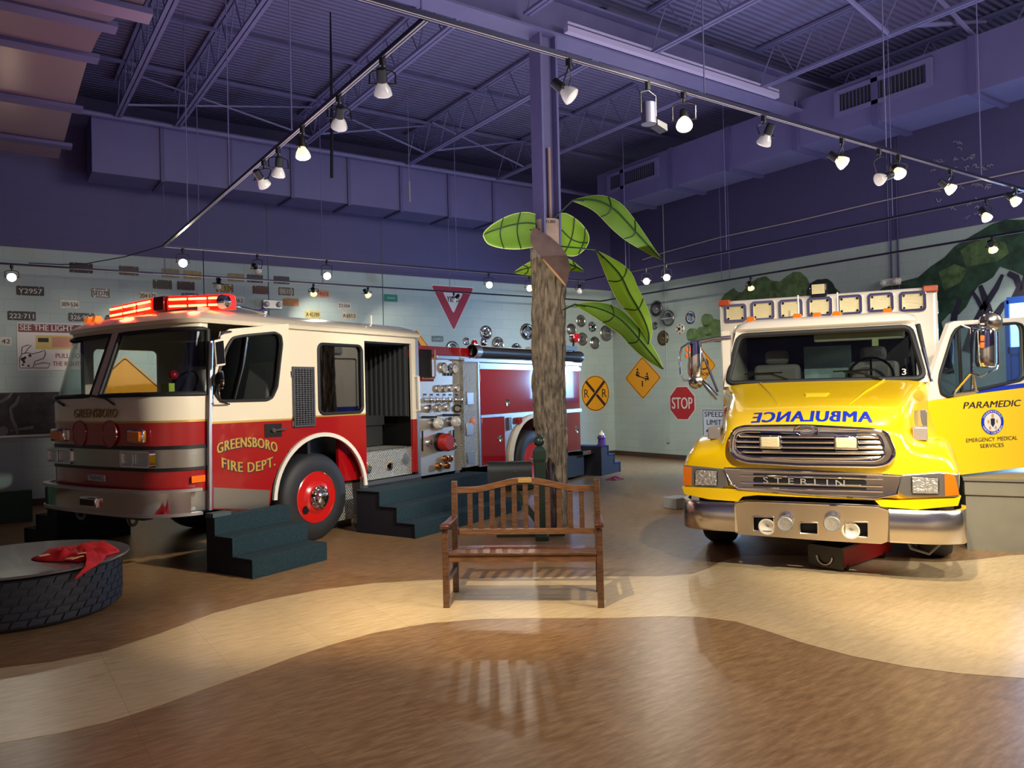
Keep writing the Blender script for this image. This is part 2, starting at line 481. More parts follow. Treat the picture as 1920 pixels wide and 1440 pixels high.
struct(MB().box((X0, WALL_Y - .02, 0), (WALL_X, WALL_Y, .11)), 'baseboard_back', m_base, smooth=0)
struct(MB().box((WALL_X - .02, Y0, 0), (WALL_X, WALL_Y - .02, .11)), 'baseboard_right', m_base, smooth=0)
# expansion seams and surface conduit on the walls
m_seam = mat('grey_seam', (78, 92, 96), .6)
m_cond = mat('painted_conduit', (160, 174, 170), .5)
for i, px in enumerate((717, 503)):
    q = on_back(px, 520)
    struct(MB().box((q.x - .008, WALL_Y - .006, .12), (q.x + .008, WALL_Y, CEIL)), 'trim_%d' % (2 + i), m_seam, smooth=0)
q = on_right(1249, 600)
cd = MB().cyl((WALL_X - .015, q.y, .52), (WALL_X - .015, q.y, CEIL), .012, n=8).box((WALL_X - .05, q.y - .035, .38), (WALL_X, q.y + .035, .52))
tag(cd.build('wall_conduit', m_cond), 'thin painted conduit ending in an outlet box left of the stop sign', 'conduit')
for px, lab in ((1672, 'left of the two conduits dropping to the emergency light on the right wall'), (1685, 'right of the two conduits dropping to the emergency light on the right wall')):
    q = on_right(px, 480)
    tag(MB().cyl((WALL_X - .018, q.y, 3.05), (WALL_X - .018, q.y, CEIL), .014, n=8).build('wall_conduit', mat('purple_conduit', (70, 68, 110), .5)), lab, 'conduit')

# flaked pale paint on the purple part of the right wall
random.seed(3)
sc_ = MB()
for k in range(46):
    row = random.choice((268, 285, 300, 320, 355, 378, 390, 408)); px = 1742 + random.random() * 110; py = row + random.uniform(-4, 4) - (px - 1742) * .06
    pts = []
    for j in range(5): pts.append(on_right(px + j * 2.2 + random.uniform(-1.5, 1.5), py + random.uniform(-4, 4), .004))
    sc_.tube(pts, random.uniform(.004, .011), 4)
struct(sc_, 'trim_4', mat('flaked_paint', (150, 146, 168), .7), smooth=0)

# ---------------------------------------------------------------- roof steel
def joist(i, X, ya, yb, zb=6.0):
    m = MB()
    for dx in (-.03, .03):
        m.box((X + dx - .022, ya, zb), (X + dx + .022, yb, zb + .035))
        m.box((X + dx - .022, ya, CEIL - .06), (X + dx + .022, yb, CEIL - .02))
    n = max(2, int((yb - ya) / .6)); st = (yb - ya) / n
    for k in range(n):
        y = ya + k * st
        m.tube([(X, y, zb + .03), (X, y + st / 2, CEIL - .05)], .009, 6); m.tube([(X, y + st / 2, CEIL - .05), (X, y + st, zb + .03)], .009, 6)
    struct(m, 'beam_%d' % i, m_purp2)
i = 1
for X in (.35, 1.8, 2.66, 4.7, 6.79, 8.86):
    joist(i, X, 7.5, 13.2); i += 1
for X in (1.0, 3.2, 5.3, 7.31, 9.52, 11.4):
    joist(i, X, -4.0, 7.2); i += 1
g = MB().box((X0, 7.22, 5.9), (WALL_X, 7.52, 5.93)).box((X0, 7.35, 5.93), (WALL_X, 7.39, 6.4)).box((X0, 7.22, 6.38), (WALL_X, 7.52, 6.41))
struct(g, 'beam_%d' % i, m_purp2, smooth=0); i += 1
b = MB()
for y in (8.9, 10.6, 12.3):
    b.box((X0, y - .02, CEIL - .1), (WALL_X, y + .02, CEIL - .06))
struct(b, 'beam_%d' % i, m_purp2, smooth=0); i += 1
b = MB()
for X0_, X1_, ya in ((1.8, 4.7, 12.6), (4.7, 6.79, 12.4), (6.79, 8.86, 12.2)):
    b.tube([(X0_, ya, 6.02), (X1_, ya, CEIL - .08)], .018, 6); b.tube([(X0_, ya, CEIL - .08), (X1_, ya, 6.02)], .018, 6)
for X0_, X1_, ya in ((7.31, 9.52, 5.3), (9.52, 11.4, 4.9)):
    b.tube([(X0_, ya, 6.02), (X1_, ya, CEIL - .08)], .03, 6); b.tube([(X0_, ya - .1, CEIL - .08), (X1_, ya - .1, 6.02)], .03, 6)
struct(b, 'beam_%d' % i, m_purp2); i += 1
# sprinkler main along the back
tag(MB().cyl((0, 13.2, 6.02), (12.6, 13.2, 6.02), .045, n=12).build('sprinkler_pipe', m_purp2), 'long purple pipe running under the roof in front of the back duct', 'pipe')
wp = at_plane(1040, 75, (0, 7.2, 0), (0, 1, 0))
ct = MB().box((5.85, 7.12, 5.93), (9.9, 7.2, 6.0)).box((5.85, 7.12, 6.02), (9.9, 7.16, 6.05))
tag(ct.build('cable_tray', mat('pale_lavender', (176, 166, 200), .5), smooth=0), 'pale cable channel fixed along the girder right of the column', 'cable tray')

# ---------------------------------------------------------------- column inside the tree
CB = at_floor(1045, 985)
cx, cy = 5.66, 7.37
c = MB().box((cx - .13, cy - .11, 0), (cx - .10, cy + .11, 5.9)).box((cx + .10, cy - .11, 0), (cx + .13, cy + .11, 5.9)).box((cx - .10, cy - .02, 0), (cx + .10, cy + .02, 5.9))
c.m = 1; c.tube([(cx + .01, cy - .05, 2.5), (cx + .01, cy - .05, 4.55)], .02, 8)
struct(c, 'column', [m_purp2, mat('tan_pipe', (168, 138, 120), .6)], smooth=0)

# ---------------------------------------------------------------- air ducts
m_grille = mat('dark_grille', (40, 40, 44), .7)
d = empty('air_duct', (6, 13.65, 5.6)); tag(d, 'long purple rectangular duct running along the back wall below the roof', 'air duct')
MB().box((-4.55, -.35, -.45), (4.6, .35, .45)).build('duct_body', m_purp3, d, smooth=0)
for k in range(8):
    X = -3.55 + k * 1.06
    f = MB().box((X - .03, -.38, -.48), (X + .03, .38, -.45)).box((X - .03, -.38, -.45), (X + .03, -.35, .45)); f.build('seam_flange', m_purp, d, smooth=0)
d = empty('air_duct', (11.05, 7.5, 5.72)); tag(d, 'purple duct with two vent grilles running along the right wall', 'air duct')
MB().box((-.42, -4.6, -.36), (.42, 4.6, .36)).build('duct_body', m_purp3, d, smooth=0)
for k in range(7):
    y = -4.1 + k * 1.32
    MB().box((-.46, y - .05, -.4), (.46, y + .05, -.36)).box((-.46, y - .05, -.36), (-.42, y + .05, .36)).build('seam_flange', m_purp, d, smooth=0)
for yc in (3.55, -1.55):
    v = MB().plate([(yc - .72, -.1), (yc + .72, -.1), (yc + .72, .28), (yc - .72, .28)], [[(yc - .64, -.04), (yc + .64, -.04), (yc + .64, .22), (yc - .64, .22)]], lambda a, b_: Vector((-.46, a, b_)), (.04, 0, 0))
    vv = v.build('vent_frame', m_purp2, d, smooth=0)
    s = MB().box((-.425, yc - .64, -.04), (-.42, yc + .64, .22)); s.build('vent_backing', m_grille, d, smooth=0)
    s = MB()
    for q in range(22): s.box((-.445, yc - .62 + q * .058, -.04), (-.43, yc - .612 + q * .058, .22))
    s.build('vent_slats', m_purp, d, smooth=0)

# slatted curved canopy, top left
prof = [(3.6, 4.5), (4.6, 4.5), (5.4, 4.48), (6.07, 4.45), (6.9, 4.78), (7.72, 5.03), (8.4, 5.15), (9.0, 5.22), (9.8, 5.2), (10.56, 5.18), (11.3, 5.14), (11.92, 5.11), (12.58, 5.08)]
cn = empty('ceiling_canopy', (-1.2, 8.5, 5)); tag(cn, 'curved mauve slatted metal canopy hanging at the top left of the room', 'canopy')
m_mauve = mat('mauve_metal', (138, 114, 126), .28, .35, bump=.04, bscale=6)
rn = lambda y, z, x: Vector((x + 1.2, y - 8.5, z - 5))
rib_i = [1, 3, 5, 7, 9, 11]
nodes = prof
for a, b_ in zip([0, 1, 3, 5, 7, 9, 11], [1, 3, 5, 7, 9, 11, 12]):
    seg = nodes[a:b_ + 1]
    ra = [rn(y, z, -4.6) for y, z in seg] + [rn(y, z + .05, -4.6) for y, z in reversed(seg)]
    rb = [rn(y, z, 1.0 - .004 * a) for y, z in seg] + [rn(y, z + .05, 1.0 - .004 * a) for y, z in reversed(seg)]
    MB().loft([ra, rb]).build('canopy_panel', m_mauve, cn, smooth=30)
for k in rib_i:
    y, z = nodes[k]
    MB().box(rn(y - .09, z - .05, -4.6), rn(y + .09, z - .005, 1.06)).build('canopy_rib', m_purp, cn, smooth=0)

# ---------------------------------------------------------------- lighting tracks
TZ, TX_A, TY_C, TX_D, TY_B = 3.85, 2.22, 12.08, 10.22, 4.0
EZ, EY, FX = 3.64, 13.36, 11.75
m_rail = mat('track_rail', (44, 42, 66), .35, .6)
m_line = mat('track_edge', (190, 176, 170), .3, .9)
def track(name_label, a, b, rods=(), top=CEIL):
    a, b = Vector(a), Vector(b); mid = (a + b) / 2
    o = empty('lighting_track', mid); tag(o, name_label, 'lighting track')
    d = (b - a).normalized(); s = Vector((-d.y, d.x, 0)); h = (b - a).length / 2
    def bar(mb, w0, w1, z0, z1):
        lowp = [d * (-h) + s * w0, d * h + s * w0, d * h + s * w1, d * (-h) + s * w1]
        mb.hexa([q + Vector((0, 0, z0)) for q in lowp], [q + Vector((0, 0, z1)) for q in lowp])
    m = MB(); bar(m, -.018, .018, 0, .028); m.build('rail', m_rail, o, smooth=0)
    for w in (-.014, .008):
        m = MB(); bar(m, w, w + .006, -.003, 0); m.build('conductor_strip', m_line, o, smooth=0)
    for t in rods:
        q = a.lerp(b, t) - mid
        MB().cyl(q + Vector((0, 0, .028)), q + Vector((0, 0, top - mid.z)), .006, n=6).build('hanger_rod', m_purp2, o)
    return o
track('track running from the canopy side toward the back left corner', (TX_A, 4.03, TZ), (TX_A, TY_C, TZ), (.3, .55, .8))
track('track crossing the room above the bench and in front of the column', (-.5, TY_B, TZ), (TX_D - .03, TY_B, TZ), (.25, .48, .72, .9))
track('upper of the two tracks in front of the back wall', (TX_A + .02, TY_C, TZ), (TX_D - .02, TY_C, TZ), (.06, .3, .62))
track('upper of the two tracks in front of the right wall', (TX_D, TY_B, TZ), (TX_D, TY_C, TZ), (.2, .55, .85))
track('lower track close to the back wall, passing over the license plates', (-1.5, EY, EZ), (FX - .02, EY, EZ), (.3, .5, .7), 5.11)
track('lower track close to the right wall, above the hubcaps and mural', (FX, 3.6, EZ), (FX, EY, EZ), (.3, .62, .64, .9))

m_bulb_off = mat('bulb_glass', (226, 222, 208), .18, coat=.3)
m_bulb_on = mat('bulb_lit', (255, 240, 214), .3, emit=40, ecol=(255, 232, 196))
m_bulb_side = mat('bulb_reflector', (236, 226, 200), .15, emit=1.3, ecol=(255, 226, 170))
def lamp(px, py, tr, aim, lit, label, energy=0, spot=55, col=WHITE, sc=1.0):
    """PAR lamp under a track; px, py is where the bulb shows, aim is a point in the room"""
    if tr in 'AD': P = at_plane(px, py, (TX_A if tr == 'A' else TX_D, 0, 0), (1, 0, 0)); tz = TZ
    elif tr in 'BC': P = at_plane(px, py, (0, TY_B if tr == 'B' else TY_C, 0), (0, 1, 0)); tz = TZ
    elif tr == 'E': P = at_plane(px, py, (0, EY, 0), (0, 1, 0)); tz = EZ
    else: P = at_plane(px, py, (FX, 0, 0), (1, 0, 0)); tz = EZ
    d = (Vector(aim) - P).normalized()
    o = empty('track_spotlight', (P.x, P.y, tz)); tag(o, label, 'spotlight', 'spotlights on the ceiling tracks')
    B = P - Vector((P.x, P.y, tz))          # bulb in local space
    q = d.orthogonal() if abs(d.z) > .98 else d.cross(Vector((0, 0, 1)))
    side = Vector((q.x, q.y, 0)).normalized()
    MB().cyl((0, 0, 0), (0, 0, -.05), .022, n=12).cyl((0, 0, -.05), (0, 0, -.075), .009, n=8).build('track_adapter', m_black, o)
    w = .085; zt = -.078; back = B - d * .05
    y_ = MB(); n = 8
    top = Vector((0, 0, zt))
    pts = [back + side * w] + [top + side * (w * math.cos(R(a))) + Vector((0, 0, -.03 + .03 * math.sin(R(a)))) for a in range(0, 181, 20)] + [back - side * w]
    y_.tube(pts, .0055, 6); y_.cyl(back + side * (w + .01), back - side * (w + .01), .006, n=6)
    y_.build('yoke', m_black if not lit else mat('yoke_metal', (60, 56, 56), .3, .8), o)
    MB().lathe([(.028, -.15), (.034, -.145), (.036, -.075), (.033, -.06)], B, d, 16).build('socket', m_black, o)
    MB().lathe([(.026, -.066), (.034, -.052), (.052, -.02), (.061, .012), (.061, .022)], B, d, 20).build('bulb', m_bulb_side if lit else m_bulb_off, o)
    MB().lathe([(.058, .0225), (.05, .03), (.03, .036), (.001, .038)], B, d, 20).build('bulb_face', m_bulb_on if lit else m_bulb_off, o)
    if lit and energy:
        light('spot_beam', 'SPOT', P + d * .06, energy, col, aim, .04, spot, .75)
    return o
CAMP = (1.0, 1.0, 1.6)
lamp(718, 172, 'A', (3.6, 7.0, 0), 0, 'unlit white spotlight nearest the camera on the left-hand track')
lamp(636, 234, 'A', (3.4, 9.5, 0), 0, 'unlit white spotlight seen side-on, second from the camera on the left-hand track')
lamp(568, 290, 'A', (2.4, 5.6, 0), 1, 'lit spotlight pointing down, third from the camera on the left-hand track', 55)
lamp(522, 326, 'A', (2.4, 8.4, 0), 0, 'unlit white spotlight pointing down between two others on the left-hand track')
lamp(495, 345, 'A', (4.6, 8.7, 1.0), 0, 'unlit white spotlight tilted right, farthest of the left-hand track lamps')
lamp(1068, 178, 'B', (5.2, 2.0, 1.0), 0, 'unlit grey-white spotlight just right of the purple column on the crossing track')
lamp(1283, 233, 'B', (2.9, 2.6, .5), 1, 'brightest lit spotlight, its face turned to the camera on the crossing track', 120, 70, WARM)
lamp(1433, 266, 'B', (5.4, 6.2, 0), 0, 'unlit white spotlight between the brightest lamp and the next lit one on the crossing track')
lamp(1580, 305, 'B', (7.8, 1.4, 1.0), 1, 'lit spotlight tilted right above the left half of the ambulance', 110, 60)
lamp(1650, 336, 'B', (4.2, 5.2, 2.4), 0, 'dark spotlight hanging low on a chain left of a lit one above the ambulance')
lamp(1686, 325, 'B', (6.2, 1.8, .6), 1, 'lit spotlight in a tall chrome yoke above the ambulance roof', 120, 60)
lamp(1783, 355, 'B', (10.3, 2.0, 1.2), 1, 'half-lit spotlight turned to the right wall above the ambulance', 60)
lamp(1905, 378, 'B', (10.2, 1.6, 1.0), 1, 'lit spotlight at the right edge of the picture on the crossing track', 60)
lamp(343, 493, 'C', (1.4, 4.0, 1.0), 1, 'lit spotlight under the corner where the upper tracks meet above the plates', 90, 60)
lamp(483, 507, 'C', (5.6, 14.3, 2.0), 0, 'dark spotlight seen from behind above the fire engine cab')
lamp(613, 517, 'C', (3.2, 5.0, .6), 1, 'lit spotlight with a black can beside it above the rear of the cab', 90, 60)
lamp(917, 534, 'C', (4.4, 4.0, 1.0), 1, 'lit spotlight just right of the yield sign on the upper track', 60, 50)
lamp(993, 540, 'C', (5.0, 4.0, 1.0), 1, 'lit spotlight touching the left edge of the tree trunk', 60, 50)
lamp(1086, 546, 'C', (8.6, 11.0, .6), 0, 'unlit round spotlight right of the trunk on the upper back track')
lamp(1212, 527, 'D', (4.5, 4.0, .9), 1, 'lit spotlight beside the tall green leaf, left of a lit pair', 70, 50)
lamp(1250, 520, 'D', (4.8, 3.8, .9), 1, 'lit spotlight right of the tall green leaf, right of a lit pair', 70, 50)
lamp(1850, 408, 'D', (9.6, 2.4, 0), 1, 'lit spotlight pointing down in front of the mural tree crown', 50)
lamp(22, 520, 'E', (-.6, 3.0, 1.4), 1, 'lit spotlight at the left edge of the picture above the black plate', 50, 55)
lamp(408, 537, 'E', (3.2, 14.3, 2.3), 0, 'dark spotlight hanging over the yellow plate above the red light bar')
lamp(588, 550, 'E', (5.4, 14.3, 2.9), 1, 'lit spotlight hanging in front of the pink plate', 45, 80)
lamp(690, 553, 'E', (7.4, 14.3, 2.4), 1, 'lit spotlight tilted right, left of the small green street sign', 45, 80)
lamp(851, 562, 'E', (7.2, 14.3, 2.6), 0, 'black spotlight hanging in front of the yield sign')
lamp(1408, 540, 'F', (12.94, 9.6, 2.2), 1, 'lit spotlight above the left corner of the ambulance box', 45, 80)
lamp(1862, 468, 'F', (12.94, 5.0, 2.0), 1, 'lit spotlight in front of the mural tree, pointing down', 60, 80)
# black can light beside the brightest lamp
P = at_plane(1216, 215, (0, TY_B, 0), (0, 1, 0))
o = empty('track_spotlight', (P.x, P.y, TZ)); tag(o, 'black can spotlight with open barn doors left of the brightest lamp', 'spotlight', 'spotlights on the ceiling tracks')
B_ = P - o.location
MB().cyl((0, 0, 0), (0, 0, -.06), .02, n=10).build('track_adapter', m_black, o)
MB().cyl(B_ + Vector((0, 0, .08)), B_ + Vector((0, 0, -.07)), .055, n=18).build('can', mat('grey_can', (58, 56, 74), .4), o)
for sx in (-1, 1):
    MB().tube([(0, 0, -.06), (sx * .075, 0, -.09), (sx * .075, 0, B_.z)], .006, 6).build('yoke_arm', m_black, o)
MB().hexa([B_ + Vector((.06, -.03, -.07)), B_ + Vector((.16, -.03, -.10)), B_ + Vector((.16, .05, -.10)), B_ + Vector((.06, .05, -.07))],
          [B_ + Vector((.06, -.03, -.03)), B_ + Vector((.16, -.03, -.05)), B_ + Vector((.16, .05, -.05)), B_ + Vector((.06, .05, -.03))]).build('barn_door', m_black, o, smooth=0)
# loose cords
def cord(label, pts, r=.007, m=m_black, name='power_cord'):
    return tag(MB().tube(pts, r, 6).build(name, m), label, 'cord')
cord('black cord sagging between the lower back track and the upper track corner', [(TX_A, TY_C, TZ + .02), (1.75, 12.4, 3.72), (1.3, 12.9, 3.66), (1.0, 13.2, 3.67), (.6, 13.25, 3.67)])
cord('black cord hanging straight down behind the red light bar', [(TX_A + .55, TY_C, TZ), (TX_A + .55, TY_C, 3.2), (TX_A + .56, TY_C + .01, 2.8)])
q = [at_plane(px, py, (0, 9.5, 0), (0, 1, 0)) for px, py in ((622, 150), (622, 200), (622, 335))]
tag(MB().tube([Vector((q[0].x, q[0].y, CEIL))] + q[1:], [.01, .022, .022], 8).build('hanging_pole', m_black), 'dark pole hanging beside the left-hand track lamps', 'pole')
q = [at_plane(px, py, (0, 11.0, 0), (0, 1, 0)) for px, py in ((766, 250), (767, 340), (768, 378))]
tag(MB().tube([Vector((q[0].x, q[0].y, CEIL)), q[1]], .004, 6).cyl(q[1], q[2], .02, n=8).build('pull_cord', mat('grey_cord', (120, 122, 132), .5)), 'thin hanging cord with a small white weight left of the column', 'cord')
qa = [on_right(px, py, .05) for px, py in ((1205, 487), (1250, 472), (1350, 445), (1500, 413), (1640, 380), (1800, 345), (1990, 305))]
cord('long pale cable strung along the right wall above the upper track', qa, .012, mat('pale_cable', (190, 180, 180), .4), 'wall_cable')
# ================================================================ things on the walls
m_pw = mat('plate_white', (206, 200, 184), .45, noise=.12, nscale=14)
m_pk = mat('plate_black', (26, 26, 28), .45, noise=.2, nscale=14)
m_ink = mat('ink_black', (22, 22, 24), .6)
m_inkw = mat('ink_white', (214, 210, 198), .6)
def colm(c, rough=.55, noise=.15): return mat('paint_%d_%d_%d' % c, c, rough, noise=noise, nscale=16)

def wall_item(px0, py0, px1, py1, wall='back', off=0.0):
    """centre, width, height and reading direction of a flat thing hung on a wall"""
    if wall == 'back':
        a, b = on_back(px0, (py0 + py1) / 2, off), on_back(px1, (py0 + py1) / 2, off)
        t, u = on_back((px0 + px1) / 2, py0, off), on_back((px0 + px1) / 2, py1, off)
        return Vector(((a.x + b.x) / 2, WALL_Y - off, (t.z + u.z) / 2)), abs(b.x - a.x), abs(t.z - u.z), Vector((1, 0, 0))
    a, b = on_right(px0, (py0 + py1) / 2, off), on_right(px1, (py0 + py1) / 2, off)
    t, u = on_right((px0 + px1) / 2, py0, off), on_right((px0 + px1) / 2, py1, off)
    return Vector((WALL_X - off, (a.y + b.y) / 2, (t.z + u.z) / 2)), abs(b.y - a.y), abs(t.z - u.z), Vector((0, -1, 0))
UP = Vector((0, 0, 1))

def panel(name, loop, c, xd, th, m, parent=None, lift=0.0):
    """flat sheet: 2-D loop around c on a wall, thickness towards the room"""
    nn = Vector(xd).cross(UP)
    return MB().prism([c + xd * a + UP * b + nn * lift for a, b in loop], nn * th).build(name, m, parent, smooth=0)

def plate(px, string, bg, fg, label, small=None, border=None, th=.004):
    c, w, h, xd = wall_item(*px)
    o = panel('license_plate', rr(-w / 2, -h / 2, w / 2, h / 2, .02), c, xd, th, bg)
    tag(o, label, 'license plate', 'license plates on the back wall')
    nn = xd.cross(UP)
    if border:
        lp = MB().plate(rr(-w / 2 + .004, -h / 2 + .004, w / 2 - .004, h / 2 - .004, .018), [rr(-w / 2 + .016, -h / 2 + .016, w / 2 - .016, h / 2 - .016, .012)], lambda a, b: c + xd * a + UP * b + nn * th, nn * .0015)
        lp.build('border', border, o, smooth=0)
    if not string and small is None and border is None:
        MB().plate(rr(-w / 2 + .006, -h / 2 + .006, w / 2 - .006, h / 2 - .006, .016), [rr(-w / 2 + .012, -h / 2 + .012, w / 2 - .012, h / 2 - .012, .012)], lambda a, b: c + xd * a + UP * b + nn * th, nn * .002).build('raised_rim', bg, o, smooth=0)
    if string:
        text('lettering', string, w * .86, h * .52, c - UP * (.02 * h) + nn * th, xd, UP, fg, o, off=.002, bold=.015)
    if small:
        text('small_lettering', small, w * .5, h * .1, c + UP * (h * .38) + nn * th, xd, UP, fg, o, off=.002, bold=.0)
    q = MB()
    for sx in (-1, 1):
        for sz in (-1, 1): q.cyl(c + xd * (sx * w * .32) + UP * (sz * h * .42) + nn * th, c + xd * (sx * w * .32) + UP * (sz * h * .42) + nn * (th + .002), .006, n=8)
    q.build('screws', m_alu, o)
    return o
K, W_ = m_ink, m_inkw
plate((30.5, 536.7, 82.8, 554.2), 'Y2957', m_pk, W_, 'black license plate reading Y2957 under the leftmost lit lamp')
plate((113, 563, 149, 578), '309·536', m_pw, K, 'white license plate with dark numbers 309 536')
plate((13.8, 583.7, 67.2, 600.8), '222·711', m_pk, W_, 'black license plate reading 222 711 above the red-topped sign')
plate((128, 587, 177.5, 603), '326·994', m_pk, W_, 'black license plate reading 326 994 beside the amber roof lamp')
plate((130, 493, 174, 511.7), '', colm((58, 44, 40)), K, 'dark brown blank license plate crossed by the lower track, leftmost of those on the track')
plate((223, 499, 260, 516), '', colm((92, 80, 66)), K, 'faded brown license plate crossed by the lower track, second from the left there')
plate((171, 541, 206, 558), '5ED78', m_pw, K, 'white license plate with black border reading 5ED78', border=m_ink)
plate((259.7, 547.5, 294, 562.5), '204·172', colm((204, 190, 162)), K, 'cream license plate reading 204 172')
plate((-14, 631.7, 21.7, 647.5), '1142', m_pw, K, 'white license plate ending in 42 cut by the left picture edge')
plate((244, 568, 279, 583), '', colm((118, 58, 48)), K, 'rusty red plate just above the left half of the light bar')
plate((302.6, 504, 336, 521), '', colm((150, 134, 100)), K, 'tan license plate crossed by the track, left of the lit lamp')
plate((344, 507.7, 377.7, 523.7), '', colm((172, 142, 72)), K, 'yellow license plate crossed by the track, right of the lit lamp')
plate((286.6, 525, 322.3, 542), '', colm((84, 76, 60)), K, 'dark olive blank license plate, left of a chocolate brown one')
plate((332, 528, 365, 544), '', colm((78, 54, 46)), K, 'chocolate brown blank license plate cut by a hanging cord')
plate((340, 550, 373, 566), 'RS·116', colm((120, 120, 104)), K, 'grey-green license plate with dark border touching the light bar', border=m_ink)
plate((426.6, 512.8, 458, 528), '', colm((158, 132, 84)), K, 'tan license plate crossed by the track, left of a dark lamp')
plate((463, 515, 493, 530), '', m_pk, W_, 'black license plate crossed by the track, behind a dark lamp')
plate((513, 518, 542.5, 532.5), '', m_pk, W_, 'black license plate crossed by the track, rightmost of those on the track')
plate((405, 532.5, 437.5, 548), '11·529', colm((190, 150, 74)), K, 'golden license plate reading 11 529 behind a small dark lamp', border=m_ink)
plate((473.5, 536, 504, 551.5), '', colm((96, 62, 42)), K, 'rust brown blank license plate below the dark lamp')
plate((522, 539, 551, 554), '105·115', colm((126, 122, 108)), colm((190, 186, 168)), 'grey license plate with raised pale numbers above an orange one', border=m_ink)
plate((531, 559.5, 560, 574), '', colm((172, 112, 54)), K, 'orange rusted license plate right of the white emergency light')
plate((428, 556, 458, 570), '4·262', m_pw, K, 'white license plate ending in 262 at the right end of the light bar')
plate((592, 544, 616.6, 558), '1·4513', colm((196, 140, 108)), colm((150, 40, 34)), 'pink license plate with red numbers beside a lit lamp')
plate((633, 567, 657.4, 579.5), '22104', m_pw, K, 'white license plate reading 22104')
plate((571.4, 582.4, 600.5, 597), 'A·45789', colm((196, 178, 104)), K, 'yellow license plate reading A 45789 just above the cab roof')
plate((641, 584.6, 668.3, 599.2), 'A·69715', colm((196, 184, 160)), K, 'cream license plate reading A 69715 near the white roof antenna')
plate((809, 630, 831, 641), 'A04483', colm((92, 108, 104)), colm((150, 166, 158)), 'grey-green license plate between the yield sign and the pump panel')

# emergency light units
def emergency(px, wall, label):
    c, w, h, xd = wall_item(*px, wall)
    nn = xd.cross(UP)
    o = panel('emergency_light', rr(-w / 2, -h / 2, w / 2, h / 2, .02), c, xd, .07, m_white); tag(o, label, 'emergency light')
    for s in (-1, 1):
        MB().lathe([(.05, 0), (.055, .02), (.03, .06), (.001, .065)], c + xd * (s * w * .34) + nn * .07, nn, 16).build('lamp_head', mat('frosted', (220, 220, 214), .25), o)
    return o
emergency((492, 564, 526.5, 579), 'back', 'cream two-headed emergency light above the fire engine roof')
emergency((1655, 523, 1690, 536), 'right', 'grey two-headed emergency light above the ambulance box under two conduits')

# street name sign
c, w, h, xd = wall_item(720, 552, 745, 565.6)
o = tag(panel('street_sign', rr(-w / 2, -h / 2, w / 2, h / 2, .01), c, xd, .005, mat('sign_green', (36, 128, 104), .45)), 'small green street name sign left of the yield sign', 'sign')
mb = MB(); nn = xd.cross(UP)
for k in range(7): mb.prism([c + xd * (w * (-.28 + .085 * k) + dx) + UP * dz + nn * .005 for dx, dz in ((0, -.02 - .006 * (k % 2)), (.03, -.02), (.03, .018), (0, .024))], nn * .001)
mb.build('worn_lettering', mat('pale_green', (120, 178, 158), .5), o, smooth=0)

# yield
m_red = mat('sign_red', (158, 24, 44), .4)
m_sw = mat('sign_white', (214, 208, 202), .4)
m_yel = mat('sign_yellow', (232, 160, 16), .4)
c, w, h, xd = wall_item(808, 536, 890, 621)
tri = lambda k, dz=0: rpoly([(-w / 2 * k, h / 2 * k + dz), (0, -h / 2 * k + dz), (w / 2 * k, h / 2 * k + dz)], .05)
o = tag(panel('yield_sign', tri(1), c, xd, .004, m_sw), 'red and white triangular yield sign on the back wall', 'sign')
nn = xd.cross(UP)
MB().plate(tri(.955), [tri(.46, .12 * h)], lambda a, b: c + xd * a + UP * b + nn * .004, nn * .0015).build('red_border', m_red, o, smooth=0)
text('lettering', 'YIELD', w * .29, h * .12, c + UP * h * .205 + nn * .004, xd, UP, m_ink, o)

def diamond(px, wall, name, label, m=m_yel, rad=.05):
    c, w, h, xd = wall_item(*px, wall); nn = xd.cross(UP)
    dm = lambda k: rpoly([(-w / 2 * k, 0), (0, -h / 2 * k), (w / 2 * k, 0), (0, h / 2 * k)], rad * k)
    o = tag(panel(name, dm(1), c, xd, .004, m), label, 'sign')
    MB().plate(dm(.96), [dm(.925)], lambda a, b: c + xd * a + UP * b + nn * .004, nn * .0015).build('black_border', mat('sign_brown_black', (44, 26, 14), .5), o, smooth=0)
    return o, c, w, h, xd, nn
m_sb = mat('sign_brown_black', (44, 26, 14), .5)
def picto(o, c, xd, nn, loops, k, dx=0, dz=0, m=m_sb, name='pictogram'):
    mb = MB()
    for lp in loops: mb.prism([c + xd * (a * k + dx) + UP * (b * k + dz) + nn * .004 for a, b in lp], nn * .002)
    return mb.build(name, m, o, smooth=0)
def disc(x, y, r, n=14): return [(x + r * math.cos(2 * math.pi * i / n), y + r * math.sin(2 * math.pi * i / n)) for i in range(n)]
def limb(x0, y0, x1, y1, w):
    d = Vector((x1 - x0, y1 - y0)); e = Vector((-d.y, d.x)).normalized() * w
    return [(x0 + e.x, y0 + e.y), (x0 - e.x, y0 - e.y), (x1 - e.x, y1 - e.y), (x1 + e.x, y1 + e.y)]
# hill sign behind the pump panel
o, c, w, h, xd, nn = diamond((748, 617, 813, 706), 'back', 'warning_sign', 'yellow diamond sign with a black hill, half hidden behind the pump panel')
picto(o, c, xd, nn, [[(-.3, -.25), (.3, -.25), (.02, .32), (-.06, .3)]], h)
# diamond seen through the windscreen
o, c, w, h, xd, nn = diamond((140, 667, 325, 832), 'back', 'warning_sign', 'large yellow diamond sign seen through the fire engine windscreen')
picto(o, c, xd, nn, [limb(-.2, 0, .2, -.05, .03), limb(0, -.05, 0, -.28, .03)], h)
